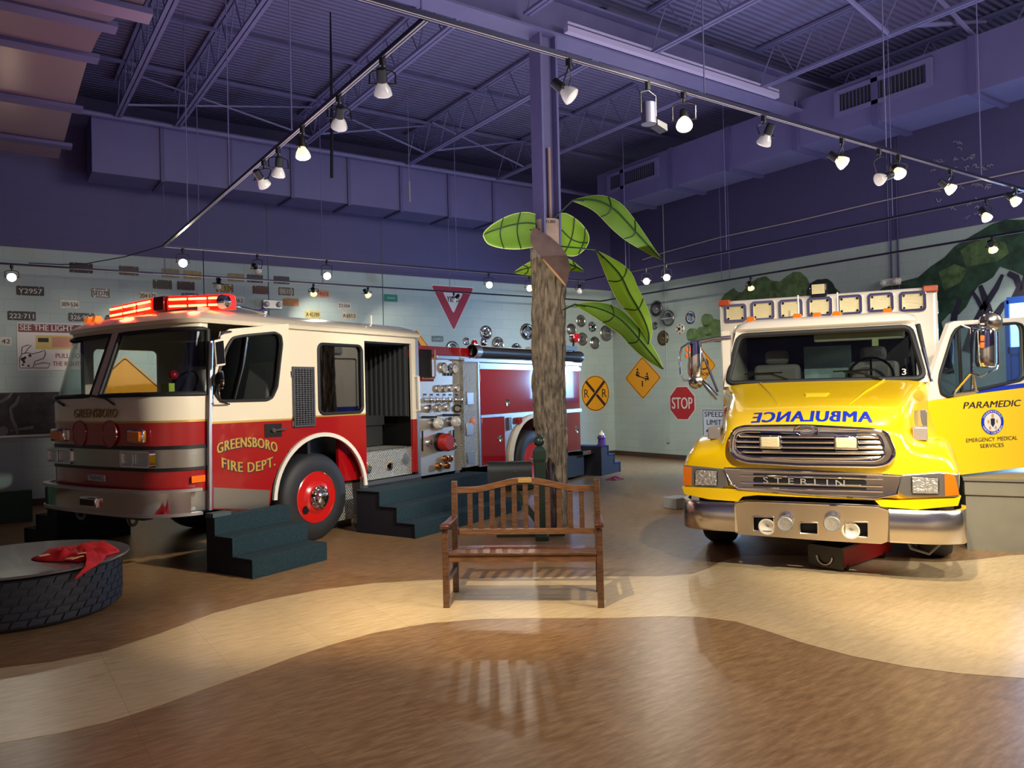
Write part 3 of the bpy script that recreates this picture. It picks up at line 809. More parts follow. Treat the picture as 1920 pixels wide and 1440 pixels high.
# rail crossing
c, w, h, xd = wall_item(1090, 704, 1142, 771); nn = xd.cross(UP)
rx = w / 2; ell = lambda k: [(rx * k * math.cos(R(a)), h / 2 * k * math.sin(R(a))) for a in range(0, 360, 9)]
o = tag(panel('railroad_crossing_sign', ell(1), c, xd, .004, m_yel), 'round yellow railroad crossing sign with a black cross and two letters R', 'sign')
MB().plate(ell(.97), [ell(.93)], lambda a, b: c + xd * a + UP * b + nn * .004, nn * .0015).build('black_border', m_sb, o, smooth=0)
q = .66
picto(o, c, xd, nn, [limb(-rx * q, -h / 2 * q, rx * q, h / 2 * q, .035), limb(-rx * q, h / 2 * q, -.035, .035, .035), limb(.035, -.035, rx * q, -h / 2 * q, .035)], 1, name='cross')
for s in (-1, 1): text('letter', 'R', w * .17, h * .23, c + xd * (s * w * .32) + nn * .004, xd, UP, m_sb, o, bold=.01)
# seesaw diamond
o, c, w, h, xd, nn = diamond((1172, 668, 1240, 749), 'right', 'playground_sign', 'yellow diamond playground sign with two figures on a seesaw', rad=.06)
h *= 1.0
picto(o, c, xd, nn, [limb(-.22, .07, .2, -.05, .012), limb(-.01, -.07, -.01, -.2, .02),
    disc(-.16, .2, .028), limb(-.17, .16, -.2, .07, .022), limb(-.2, .08, -.12, .07, .016), limb(-.12, .07, -.13, .02, .014), limb(-.16, .15, -.1, .1, .012),
    disc(.15, .09, .028), limb(.16, .05, .18, -.04, .022), limb(.18, -.03, .1, -.02, .016), limb(.1, -.02, .1, -.08, .014), limb(.15, .04, .08, .02, .012)], h * 1.0)
# stop
c, w, h, xd = wall_item(1256, 724, 1303.5, 787.5, 'right'); nn = xd.cross(UP)
oc = lambda k: [(w / 2 * k / math.cos(R(22.5)) * math.cos(R(22.5 + 45 * i)), h / 2 * k / math.cos(R(22.5)) * math.sin(R(22.5 + 45 * i))) for i in range(8)]
o = tag(panel('stop_sign', oc(1), c, xd, .004, m_sw), 'red octagonal stop sign on the right wall', 'sign')
panel('red_face', oc(.95), c, xd, .0015, mat('stop_red', (168, 20, 26), .4), o, .004)
text('lettering', 'STOP', w * .82, h * .34, c + nn * .0055, xd, UP, m_sw, o, bold=.025)
# pulse/police diamond
o, c, w, h, xd, nn = diamond((1287, 650, 1343, 722), 'right', 'children_sign', 'yellow diamond sign with a round black face, half hidden by the left ambulance mirror')
ring = lambda x, y, r, t: [(x + r * math.cos(R(a)), y + r * math.sin(R(a))) for a in range(0, 361, 20)] + [(x + (r - t) * math.cos(R(a)), y + (r - t) * math.sin(R(a))) for a in range(360, -1, -20)]
mb = MB()
for x, y, r in ((.02, .2, .11), (.1, .05, .16), (-.12, .05, .16)):
    mb.plate(disc(x, y, r), [disc(x, y, r - .035)], lambda a, b: c + xd * a * h + UP * b * h + nn * .004, nn * .002)
mb.build('pictogram', m_sb, o, smooth=0)
text('lettering', 'Police', w * .5, h * .12, c - UP * h * .2 + nn * .004, xd, UP, m_sb, o)
# speed limit
c, w, h, xd = wall_item(1317.5, 767, 1362, 836, 'right'); nn = xd.cross(UP)
o = tag(panel('speed_limit_sign', rr(-w / 2, -h / 2, w / 2, h / 2, .03), c, xd, .004, mat('sign_bluewhite', (196, 206, 226), .4)), 'white speed limit sign half hidden by the left ambulance fender', 'sign')
MB().plate(rr(-w / 2 + .015, -h / 2 + .015, w / 2 - .015, h / 2 - .015, .025), [rr(-w / 2 + .03, -h / 2 + .03, w / 2 - .03, h / 2 - .03, .02)], lambda a, b: c + xd * a + UP * b + nn * .004, nn * .0015).build('black_border', m_ink, o, smooth=0)
for s, z, hh, ww in (('SPEED', .36, .14, .8), ('LIMIT', .14, .14, .62), ('25', -.22, .34, .7)):
    text('lettering', s, w * ww, h * hh, c + UP * h * z + nn * .004, xd, UP, m_ink, o)

# see-the-light board
c, w, h, xd = wall_item(32, 606, 158, 694); nn = xd.cross(UP)
o = tag(panel('safety_board', rr(-w / 2, -h / 2, w / 2, h / 2, .02), c, xd, .01, m_sw), 'white road safety board headed SEE THE LIGHT with a bus and a dog drawing', 'sign')
m_mar = mat('maroon', (112, 24, 40), .5)
panel('header', [(-w / 2 + .02, h / 2 - .2 * h), (w / 2 - .02, h / 2 - .2 * h), (w / 2 - .02, h / 2 - .02), (-w / 2 + .02, h / 2 - .02)], c, xd, .002, m_mar, o, .01)
L1 = lambda px, py: ((px - 95) / 126 * w, (650 - py) / 88 * h)
def at(px, py, z=.012): a, b = L1(px, py); return c + xd * a + UP * b + nn * z
text('lettering', 'SEE THE LIGHT', 100 / 126 * w, .125 * h, at(87, 615), xd, UP, m_sw, o, bold=.03)
text('lettering', 'PULL TO', 47 / 126 * w, .10 * h, at(126, 667, .01), xd, UP, mat('brick_red', (150, 46, 44), .5), o)
text('lettering', 'THE RIGHT!', 54 / 126 * w, .10 * h, at(124, 682, .01), xd, UP, MATS['brick_red'], o)
panel('bus_picture', [L1(66, 629), L1(146, 629), L1(146, 655), L1(66, 655)], c, xd, .002, mat('bus_yellow', (206, 178, 96), .5), o, .01)
panel('bus_windows', [L1(70, 634), L1(90, 634), L1(90, 642), L1(70, 642)], c, xd, .001, m_ink, o, .012)
panel('bus_side', [L1(96, 632), L1(144, 632), L1(144, 651), L1(96, 651)], c, xd, .001, mat('bus_salmon', (196, 132, 104), .5), o, .012)
for lp in ([(36, 690), (36, 672), (41, 664), (50, 662), (60, 664), (75, 660), (82, 657), (84, 663), (80, 672), (64, 678), (60, 690)], [(40, 664), (41, 652), (50, 648), (58, 648), (50, 656), (47, 662)], [(62, 690), (66, 683), (80, 680), (92, 682), (88, 690)]):
    MB().tube([at(*q) for q in lp], .006, 5, True).build('dog_outline', m_ink, o)
for x, y, r in ((42, 674, .03), (46, 671, .02), (44, 679, .02), (55, 667, .022), (42, 684, .016), (52, 686, .016)):
    MB().cyl(at(x, y, .01), at(x, y, .013), r, n=12).build('dog_spot', m_ink, o)

# dark photographic banner low on the left
c, w, h, xd = wall_item(-60, 736, 118, 816); nn = xd.cross(UP)
o = tag(panel('photo_banner', [(-w / 2, -h / 2), (w / 2, -h / 2), (w / 2, h / 2), (-w / 2, h / 2)], c, xd, .01, mat('dark_photo', (52, 52, 54), .3, noise=.7, nscale=5)), 'dark glossy photographic banner low on the wall at the left edge', 'banner')
L2 = lambda px, py: c + xd * ((px - 29) / 178 * w) + UP * ((776 - py) / 80 * h) + nn * .011
for pts in ([(16, 770), (18, 764), (27, 757), (34, 742)], [(16, 766), (19, 785), (26, 802), (29, 814)], [(-20, 752), (0, 753), (14, 744), (20, 737)], [(15, 807), (60, 803)]):
    MB().tube([L2(*q) for q in pts], [.02, .03, .03, .015][:len(pts)], 6).build('pale_crease', mat('pale_grey', (140, 140, 140), .4), o)
MB().prism([L2(3 + 9 * math.cos(R(a)), 807 + 9 * math.sin(R(a))) for a in range(0, 360, 20)], nn * .004).build('pale_disc', MATS['pale_grey'], o)
MB().box((c.x - w / 2, WALL_Y - .03, c.z - h / 2 - .03), (c.x + w / 2, WALL_Y, c.z - h / 2)).build('lower_rail', m_alu, o, smooth=0)

# ---------------------------------------------------------------- hubcaps
m_hcd = mat('tarnished_chrome', (150, 148, 142), .28, .9)
m_hcb = mat('bronze', (120, 100, 72), .3, 1.0)
def hubcap(px, py, dpx, wall, style, label, m=m_chrome, m2=m_hcd):
    f = on_back if wall == 'back' else on_right
    c = f(px, py); r = abs(f(px, py - dpx / 2).z - f(px, py + dpx / 2).z) / 2
    nn = Vector((0, -1, 0)) if wall == 'back' else Vector((-1, 0, 0)); xd = Vector((1, 0, 0)) if wall == 'back' else Vector((0, -1, 0))
    prof = {'ring': [(1, 0), (1, .10), (.9, .16), (.78, .12), (.7, .06), (.5, .08), (.42, .16), (.36, .18), (.30, .1), (.2, .1), (.16, .22), (.001, .24)],
            'dome': [(1, 0), (1, .08), (.92, .14), (.84, .1), (.8, .16), (.5, .3), (.001, .36)],
            'flat': [(1, 0), (1, .1), (.9, .18), (.8, .12), (.62, .12), (.55, .16), (.3, .18), (.24, .26), (.001, .28)],
            'cup': [(1, 0), (1, .06), (.85, .12), (.75, .06), (.45, .05), (.4, .2), (.3, .3), (.001, .32)]}[style[0] if isinstance(style, tuple) else style]
    o = MB().lathe([(a * r, b * r) for a, b in prof], c, nn, 28).build('hubcap', m); tag(o, label, 'hubcap', 'hubcaps on the walls')
    ex = style[1] if isinstance(style, tuple) else ''
    P = lambda a, b, z: c + xd * (a * r) + UP * (b * r) + nn * (z * r)
    if ex == 'spokes':
        mb = MB()
        for k in range(4): mb.prism([P(x * math.cos(R(90 * k + 0)) - y * math.sin(R(90 * k)), x * math.sin(R(90 * k)) + y * math.cos(R(90 * k)), .12) for x, y in ((.1, -.1), (.84, -.16), (.84, .16), (.1, .1))], nn * (.12 * r))
        mb.build('spokes', m, o)
        MB().lathe([(.74 * r, .125 * r), (.2 * r, .125 * r), (.18 * r, .14 * r), (.74 * r, .14 * r)], c, nn, 24).build('dark_face', mat('hub_dark', (54, 52, 50), .4, .6), o)
    if ex == 'teeth':
        mb = MB()
        for k in range(16):
            a = R(22.5 * k); mb.prism([P(q * math.cos(a + e), q * math.sin(a + e), .15) for q, e in ((.6, -.08), (.84, -.08), (.84, .08), (.6, .08))], nn * (.05 * r))
        mb.build('slots', m_black, o)
    if ex == 'bar':
        MB().prism([P(a, b, .26) for a, b in ((-.95, -.05), (.95, -.05), (.95, .05), (-.95, .05))], nn * (.06 * r)).build('bar', m_chrome, o)
    if ex == 'holes':
        mb = MB()
        for k in range(6):
            a = R(60 * k + 30); mb.prism([P(.7 * math.cos(a) + .13 * math.cos(R(t)), .7 * math.sin(a) + .13 * math.sin(R(t)), .13) for t in range(0, 360, 40)], nn * (.04 * r))
        mb.build('slots', m_black, o); MB().cyl(P(0, 0, .2), P(0, 0, .34), .26 * r, n=16).build('cap', m_black, o)
    return o
hubcap(874, 640, 15, 'back', 'ring', 'small bright hubcap nearest the yield sign tip')
hubcap(911, 624, 27, 'back', 'cup', 'bright swirled hubcap right of the yield sign, above a ringed one')
hubcap(933, 645, 27, 'back', 'ring', 'large concentric ringed hubcap just above the black roof hose')
hubcap(848, 653, 27, 'back', 'flat', 'dark hubcap half hidden behind the top of the pump panel', m_hcd)
hubcap(968, 656, 25, 'back', ('flat', 'teeth'), 'hubcap with a ring of dark slots half hidden by the black roof hose')
hubcap(988, 622, 31, 'back', ('flat', 'spokes'), 'large four-spoked hubcap touching the left side of the trunk', m_hcd)
hubcap(991, 660, 20, 'back', 'dome', 'cream hubcap mostly hidden between the roof hose and the trunk', mat('hub_cream', (190, 176, 140), .3, .5))
hubcap(1071, 618, 23, 'back', 'dome', 'plain domed hubcap nearest the right side of the trunk', m_hcd)
hubcap(1089, 602, 23, 'back', 'ring', 'topmost hubcap of the cluster right of the trunk', m_hcd)
hubcap(1110, 613, 20, 'back', ('ring', 'holes'), 'small slotted hubcap under the lower green leaf', m_chrome)
hubcap(1136, 625, 30, 'back', ('flat', 'bar'), 'large hubcap with a bright bar half covered by the lower green leaf', m_hcd)
hubcap(1092, 636, 25, 'back', 'cup', 'hubcap right of the red rear lamp of the fire engine', m_hcd)
hubcap(1115, 643, 24, 'back', 'dome', 'lowest domed hubcap of the cluster right of the trunk', m_hcd)
hubcap(1231, 579, 31, 'right', ('flat', 'teeth'), 'large dark hubcap, highest on the right wall beside the tall leaf', m_hcd)
hubcap(1253.5, 597, 31, 'right', ('flat', 'bar'), 'large dark hubcap with a silver bar on the right wall', m_hcd)
hubcap(1228, 611, 15, 'right', 'dome', 'smallest hubcap on the right wall, beside the leaf edge', m_hcd)
hubcap(1243.5, 634, 28, 'right', 'flat', 'bronze coloured hubcap lowest on the right wall', m_hcb)
hubcap(1275.5, 617, 22, 'right', ('flat', 'holes'), 'white wheel cover with six dark slots on the right wall', mat('hub_white', (220, 214, 196), .3, .2))
hubcap(1295, 596, 25, 'right', 'ring', 'brightest chrome hubcap, rightmost on the right wall')

# ---------------------------------------------------------------- painted mural pieces on the right wall
m_leafd = mat('mural_green', (44, 74, 54), .55, noise=.5, nscale=6)
m_leafl = mat('mural_green_light', (86, 112, 68), .55, noise=.45, nscale=7)
m_bark = mat('mural_bark', (44, 40, 58), .5, noise=.3, nscale=4)
def painted(name, loop, m, parent=None, th=.006, lift=0):
    return MB().prism([on_right(*q, off=lift + .002) for q in loop], (-th, 0, 0)).build(name, m, parent, smooth=0)
o = painted('mural_tree', [(1640, 553), (1655, 540), (1690, 528), (1722, 520), (1745, 500), (1772, 482), (1790, 462), (1812, 448), (1840, 432), (1860, 420), (1885, 412), (1920, 412), (1965, 418), (1990, 470), (1990, 540), (1925, 520), (1900, 508), (1875, 500), (1862, 520), (1850, 528), (1835, 535), (1822, 555), (1812, 575), (1798, 590), (1780, 588), (1765, 605), (1775, 640), (1790, 700), (1700, 700), (1640, 600)], m_leafd)
tag(o, 'dark green painted tree crown and dark branches on the right wall mural', 'mural')
painted('light_foliage', [(1800, 470), (1822, 455), (1850, 445), (1885, 455), (1892, 475), (1870, 490), (1840, 495), (1812, 500)], m_leafl, o, .002, .006)
painted('light_foliage', [(1760, 510), (1790, 495), (1815, 505), (1800, 530), (1770, 545)], m_leafl, o, .002, .006)
def branch(pts, ws):
    L_, R_ = [], []
    for i, p in enumerate(pts):
        a, b = Vector(pts[max(i - 1, 0)]), Vector(pts[min(i + 1, len(pts) - 1)]); d = (b - a).normalized(); e = Vector((-d.y, d.x)) * ws[i]
        L_.append((p[0] + e.x, p[1] + e.y)); R_.append((p[0] - e.x, p[1] - e.y))
    painted('branch', L_ + R_[::-1], m_bark, o, .003, .006)
branch([(1772, 700), (1782, 640), (1790, 590), (1800, 560)], [9, 7, 6, 4])
branch([(1812, 660), (1825, 615), (1845, 575), (1868, 540), (1880, 515)], [9, 7, 6, 5, 3])
branch([(1842, 580), (1832, 560), (1822, 545)], [4, 4, 3])
branch([(1860, 640), (1856, 590), (1845, 555), (1838, 535)], [10, 8, 6, 4])
branch([(1862, 600), (1880, 572), (1900, 560), (1912, 540), (1905, 520), (1890, 512)], [8, 5, 5, 7, 7, 5])
branch([(1915, 560), (1925, 520), (1935, 480)], [8, 7, 5])
o = painted('mural_hedge', [(1352, 562), (1358, 552), (1370, 544), (1376, 540), (1384, 548), (1392, 548), (1405, 533), (1420, 522), (1436, 518), (1446, 526), (1462, 528), (1475, 518), (1488, 510), (1500, 510), (1512, 520), (1520, 535), (1530, 528), (1548, 522), (1560, 528), (1566, 540), (1575, 548), (1575, 600), (1352, 600)], m_leafl)
tag(o, 'light green painted bushes on the wall behind the ambulance box', 'mural')
painted('dark_bush', [(1512, 545), (1518, 532), (1532, 524), (1552, 523), (1562, 532), (1570, 548), (1570, 560), (1512, 560)], mat('mural_black_green', (26, 40, 36), .55), o, .002, .006)
# green relief figure left of the ambulance box
m_rel = mat('relief_green', (98, 124, 78), .5, noise=.2, nscale=9)
o = painted('relief_caterpillar', [(1300, 638), (1303, 622), (1312, 614), (1322, 612), (1330, 604), (1340, 598), (1350, 600), (1352, 640)], m_rel, None, .03, .02)
tag(o, 'green cut-out wall relief with raised round discs left of the ambulance box', 'wall decoration')
for px, py, d in ((1330, 600, 23), (1302, 627, 22), (1333, 621, 15)):
    c = on_right(px, py); r = abs(on_right(px, py - d / 2).z - on_right(px, py + d / 2).z) / 2
    MB().lathe([(r, 0), (r, .08), (r * .85, .11), (r * .8, .09), (.001, .09)], c - Vector((.03, 0, 0)), (-1, 0, 0), 24).build('round_disc', m_rel, o)

# ---------------------------------------------------------------- window in the right wall, glimpsed beyond the open door
m_win = mat('window_glow', (190, 220, 255), .3, emit=5.0, ecol=(150, 205, 255))
m_winb = mat('blue_paint', (40, 90, 190), .4)
a, b = on_right(1890, 560), on_right(2010, 560)
ya, yb = b.y, a.y
w0 = MB().box((WALL_X - .02, ya, 2.12), (WALL_X - .005, yb, 2.78)); W1 = struct(w0, 'window_1', m_win, smooth=0)
fr = MB()
for y in (ya, (ya * .62 + yb * .38), yb): fr.box((WALL_X - .06, y - .03, .95), (WALL_X, y + .03, 2.83))
for z in (.95, 2.07, 2.83): fr.box((WALL_X - .06, ya, z - .05), (WALL_X, yb, z + .05))
fr.box((WALL_X - .03, ya, .95), (WALL_X - .005, yb, 2.05))
fr.build('window_frame', m_winb, W1, smooth=0)

W2 = struct(MB().box((WALL_X - .02, 9.35, 1.45), (WALL_X - .005, 10.45, 2.3)), 'window_2', m_win, smooth=0)
fr = MB()
for y in (9.35, 9.9, 10.45): fr.box((WALL_X - .06, y - .04, 1.4), (WALL_X, y + .04, 2.35))
for z in (1.4, 2.35): fr.box((WALL_X - .06, 9.3, z - .05), (WALL_X, 10.5, z + .05))
fr.build('window_frame', m_winb, W2, smooth=0)
# ================================================================ fire engine
WC = at_floor(600, 1013)
TA = R(57.46) - YAW
eng = empty('fire_engine', WC, TA)
tag(eng, 'red and cream fire engine with an open cab door and a lit red light bar', 'fire engine')
bpy.context.view_layer.update()
ENG_M = Matrix.Translation(WC) @ Matrix.Rotation(TA, 4, 'Z'); ENG_I = ENG_M.inverted()
EU, EW = (ENG_M.to_3x3() @ Vector((1, 0, 0))), (ENG_M.to_3x3() @ Vector((0, 1, 0)))
def es(px, py, t=0.0):            # pixel -> engine side plane (s, z)
    q = ENG_I @ at_plane(px, py, ENG_M @ Vector((0, t, 0)), EW); return (q.x, q.z)
def ef(px, py, s=-1.88):          # pixel -> engine front plane (t, z)
    q = ENG_I @ at_plane(px, py, ENG_M @ Vector((s, 0, 0)), EU); return (q.y, q.z)
def ez(px, py, z):
    q = ENG_I @ at_floor(px, py, z); return Vector((q.x, q.y, z))

m_er = mat('engine_red', (150, 7, 14), .28, coat=.9, spec=.5)
m_er2 = mat('rear_body_red', (150, 12, 28), .12, coat=1.0)
m_er2.node_tree.nodes['Principled BSDF'].inputs['Coat IOR'].default_value = 2.1
m_er.node_tree.nodes['Principled BSDF'].inputs['Coat IOR'].default_value = 1.45
m_ew = mat('engine_cream', (226, 214, 188), .32, coat=.8)
m_gold = mat('gold_leaf', (206, 166, 84), .35, .55)
m_dp = diamond_mat()
m_glass = glass_mat('cab_glass', (232, 238, 238), .04)
m_glass2 = glass_mat('mirror_glass', (60, 66, 70), .42)
m_amber = mat('amber_lens', (216, 110, 12), .2, coat=.6)
m_redlens = mat('red_lens', (150, 8, 20), .12, coat=1)
m_clear = mat('clear_lens', (196, 200, 200), .08, .55, bump=.4, bscale=60)
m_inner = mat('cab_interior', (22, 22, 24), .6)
m_green = mat('dark_green_lens', (40, 56, 48), .2)
WID = 2.25
# plan outline of the cab front: near side, near corner, bowed front, far corner, far side
OUT = [((-1.40, 0.0), (0, -1))]
for k in range(9):
    a = R(-90 - 90 * k / 8); OUT.append(((-1.46 + .42 * math.cos(a), .42 + .42 * math.sin(a)), (math.cos(a), math.sin(a))))
for k in range(1, 9):
    t = .42 + (WID - .84) * k / 9; OUT.append(((-1.88 - .035 * math.sin(math.pi * k / 9), t), (-1, 0)))
for k in range(9):
    a = R(180 - 90 * k / 8); OUT.append(((-1.46 + .42 * math.cos(a), WID - .42 + .42 * math.sin(a)), (math.cos(a), math.sin(a))))
OUT.append(((-1.40, WID), (0, 1)))
def rake(z):
    return 0 if z < 1.6 else (z - 1.6) * .36
def opt(k, z, off=0.0):
    (s, t), (a, b) = OUT[k]
    return Vector((s + a * off + rake(z) * max(0, -a), t + b * off, z))
def strip(name, z0, z1, m, off=0.0, th=.03, i0=0, i1=None, parent=eng, zs=None, smooth=40):
    i1 = len(OUT) - 1 if i1 is None else i1
    zs = zs or [z0, z1]
    rings = [[opt(k, z, off) for z in zs] + [opt(k, z, off - th) for z in reversed(zs)] for k in range(i0, i1 + 1)]
    return MB().loft(rings).build(name, m, parent, smooth=smooth)
strip('lower_red_band', .74, .945, m_er)
strip('trim_strip', .945, .975, m_black, .012)
strip('steel_band', .975, 1.15, m_steel)
strip('trim_strip', 1.15, 1.185, m_black, .012)
strip('upper_red_band', 1.185, 1.405, m_er)
strip('pinstripe', 1.405, 1.425, m_gold, .003)
strip('cream_nose', 1.425, 1.66, m_ew, zs=[1.425, 1.6, 1.66])
strip('skirt_panel', .55, .735, m_steel, 0, .03, 0, 4)
strip('windscreen_header', 2.31, 2.38, m_ew)
# windscreen panes and posts
NO = len(OUT)
C0 = 13
for nm, a, b in (('windscreen', 0, C0), ('windscreen', C0 + 1, NO - 1)):
    pane = strip(nm, 1.67, 2.30, m_glass, -.012, .006, a, b)
    loop = [opt(k, 1.675, 0) for k in range(a, b + 1)] + [opt(b, z, 0) for z in (1.85, 2.1)] + [opt(k, 2.30, 0) for k in range(b, a - 1, -1)] + [opt(a, z, 0) for z in (2.1, 1.85)]
    MB().tube(loop, .024, 8, True).build('rubber_gasket', m_rubber, pane)
strip('centre_post', 1.66, 2.31, m_ew, .01, .05, C0, C0 + 1)
# roof
def rl(z, off, s1):
    pts = [opt(k, 2.36, off) for k in range(1, NO - 1)]
    return [Vector((p.x, p.y, z)) for p in pts] + [Vector((s1, WID - .0 + off, z)), Vector((s1, -off, z))]
ra = rl(2.36, .03, 1.78); rb = rl(2.40, .05, 1.80)
def inset(r, d, z): 
    c = Vector((0, WID / 2, 0)); out = []
    for p in r:
        q = Vector((p.x + (d if p.x < 0 else -d * .6), p.y + (d if p.y < WID / 2 else -d), z)); out.append(q)
    return out
MB().loft([ra, rb, inset(rb, .10, 2.47), inset(rb, .24, 2.515), inset(rb, .5, 2.53)]).build('roof', m_ew, eng, smooth=50)
MB().tube([(-.9, .02 - .05, 2.375), (1.78, .02 - .05, 2.375)], .012, 6).build('drip_rail', m_ew, eng)
# dark engine block, cab floor and interior behind the glass
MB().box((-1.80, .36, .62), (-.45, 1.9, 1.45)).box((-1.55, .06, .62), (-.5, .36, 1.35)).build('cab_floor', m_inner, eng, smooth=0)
MB().box((-1.76, .4, 1.45), (-1.45, 1.85, 1.62)).build('dashboard', mat('dash', (34, 34, 36), .5), eng, bevel=.03)
MB().box((-.10, .06, .9), (-.06, 2.2, 2.34)).build('cab_bulkhead', m_inner, eng, smooth=0)
for tc in (.55, 1.72):
    st = MB().hexa([Vector((-0.78, tc - .25, 1.4)), Vector((-0.36, tc - .25, 1.4)), Vector((-0.36, tc + .25, 1.4)), Vector((-0.78, tc + .25, 1.4))], [Vector((-0.78, tc - .25, 1.52)), Vector((-0.36, tc - .25, 1.5)), Vector((-0.36, tc + .25, 1.5)), Vector((-0.78, tc + .25, 1.52))]).build('seat_cushion', m_gloss, eng, bevel=.04)
    MB().hexa([Vector((-0.44, tc - .24, 1.5)), Vector((-0.32, tc - .24, 1.5)), Vector((-0.32, tc + .24, 1.5)), Vector((-0.44, tc + .24, 1.5))], [Vector((-0.34, tc - .2, 2.02)), Vector((-0.24, tc - .2, 2.02)), Vector((-0.24, tc + .2, 2.02)), Vector((-0.34, tc + .2, 2.02))]).build('seat_back', mat('seat_vinyl', (150, 142, 136), .3), eng, bevel=.05)
wl = [Vector((-1.32, .55, 1.72)) + Vector((.10 * math.sin(R(a)), .22 * math.cos(R(a)), .19 * math.sin(R(a)))) for a in range(0, 360, 20)]
wh = MB().tube(wl, .014, 6, True)
for a in (90, 210, 330): wh.tube([(-1.34, .55, 1.70), Vector((-1.32, .55, 1.72)) + Vector((.10 * math.sin(R(a)), .22 * math.cos(R(a)), .19 * math.sin(R(a))))], .01, 5)
wh.tube([(-1.34, .55, 1.70), (-1.55, .55, 1.5)], .02, 6)
wh.build('steering_wheel', m_gloss, eng)
MB().box((-1.66, .25, 1.62), (-1.60, .38, 1.78)).build('dash_box', mat('lime_tag', (170, 180, 60), .5), eng, smooth=0)
MB().sphere((-1.58, .3, 1.86), .05).build('dash_lamp', m_redlens, eng)
# far side wall of the cab
MB().plate([(-1.40, .56), (1.73, .56), (1.73, 2.38), (-1.40, 2.38)], [rr(-1.3, 1.52, -.5, 2.22, .06), rr(.05, 1.5, .72, 2.22, .06)], lambda a, b: Vector((a, WID - .04, b)), (0, .04, 0)).build('far_side_panel', m_ew, eng, smooth=0)

# near side, behind the door
AC, AR = (.05, .50), .675
arc = [(AC[0] + AR * math.cos(R(a)), AC[1] + AR * math.sin(R(a))) for a in range(5, 176, 10)]
sd = lambda a, b: Vector((a, 0, b))
arc_hi = [p for p in arc if p[0] > -.415]
low = [(.78, .56)] + [(.78, 1.385)] + [(-.42, 1.385)] + [(-.42, arc_hi[-1][1] - .02)] + arc_hi[::-1] + [(AC[0] + AR, .56)]
MB().plate(low, [], sd, (0, .035, 0)).build('side_panel_red', m_er, eng, smooth=0)
up_ = [(-.42, 1.405), (.78, 1.405), (.78, 2.28), (1.66, 2.28), (1.66, 1.29), (1.735, 1.29), (1.735, 2.38), (-.42, 2.38)]
MB().plate(up_, [rr(.03, 1.42, .73, 2.215, .07)], sd, (0, .035, 0)).build('side_panel_cream', m_ew, eng, smooth=0)
MB().box((-.42, -.003, 1.385), (.78, .03, 1.405)).build('pinstripe', m_gold, eng, smooth=0)
MB().box((1.66, 0, .6), (1.735, .035, 1.29)).build('door_post_red', m_er, eng, smooth=0)
MB().box((1.735, -.012, .54), (1.79, .10, 2.36)).build('corner_moulding', m_alu, eng, smooth=0)
g2 = MB().plate(rr(.03, 1.42, .73, 2.215, .07), [], lambda a, b: Vector((a, .02, b)), (0, .006, 0)).build('crew_window', glass_mat('crew_glass', (120, 136, 140), .28), eng, smooth=0)
MB().tube([Vector((a, -.003, b)) for a, b in rr(.03, 1.42, .73, 2.215, .07)], .018, 8, True).build('rubber_gasket', m_rubber, g2)
# wheel arch trim and well
MB().loft([[Vector((AC[0] + r * math.cos(R(a)), t, AC[1] + r * math.sin(R(a)))) for r, t in ((AR - .01, -.03), (AR + .035, -.03), (AR + .035, .0), (AR - .01, .0))] for a in range(3, 178, 6)]).build('wheel_arch_trim', mat('arch_white', (222, 214, 200), .3), eng)
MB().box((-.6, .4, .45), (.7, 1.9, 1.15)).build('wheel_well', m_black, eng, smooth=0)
MB().box((.43, .12, .60), (.78, .16, 1.1)).build('inner_splash_panel', m_er, eng, smooth=0)
MB().box((.42, .22, .12), (.76, .25, .57)).build('mud_flap', diamond_mat(), eng, smooth=0)
MB().box((.70, -.015, .5), (.78, .04, .64)).build('step_end_cap', m_alu, eng, smooth=0)
# crew entry: recess, ribbed partition, tread plate
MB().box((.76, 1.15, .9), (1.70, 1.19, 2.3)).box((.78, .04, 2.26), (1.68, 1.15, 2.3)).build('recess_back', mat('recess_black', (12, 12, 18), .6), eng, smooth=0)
rp = MB().box((1.63, .06, 1.33), (1.66, 1.15, 2.26))
for k in range(13): rp.cyl((1.628, .09 + k * .085, 1.34), (1.628, .09 + k * .085, 2.25), .018, n=6)
rp.build('ribbed_partition', mat('ribbed_grey', (48, 50, 52), .4), eng)
MB().box((.78, .36, .93), (.82, 1.15, 1.95)).box((.82, .55, .95), (1.15, .60, 1.95)).build('inner_tread_wall', m_dp, eng, smooth=0)
MB().box((1.15, .5, .95), (1.63, 1.15, 1.32)).build('battery_box', mat('box_charcoal', (36, 38, 38), .5), eng, bevel=.01)
MB().box((1.13, .47, 1.22), (1.63, .5, 1.35)).build('box_lid', mat('box_charcoal', (36, 38, 38), .5), eng, smooth=0)
MB().box((.79, .03, .58), (1.655, .06, .94)).box((.79, .03, .92), (1.655, 1.15, .94)).build('tread_step', m_dp, eng, smooth=0)
for x in (.83, 1.22):
    MB().lathe([(.055, 0), (.055, .012), (.04, .014), (.04, .006), (.001, .006)], (x, .03, .72), (0, -1, 0), 20).build('latch_ring', m_chrome, eng)
MB().lathe([(.075, 0), (.07, .01), (.001, .012)], (1.53, .03, .78), (0, -1, 0), 20).build('filler_cap', m_alu, eng)
MB().box((.74, -.02, .525), (1.74, .05, .565)).build('running_edge', m_alu, eng, smooth=0)
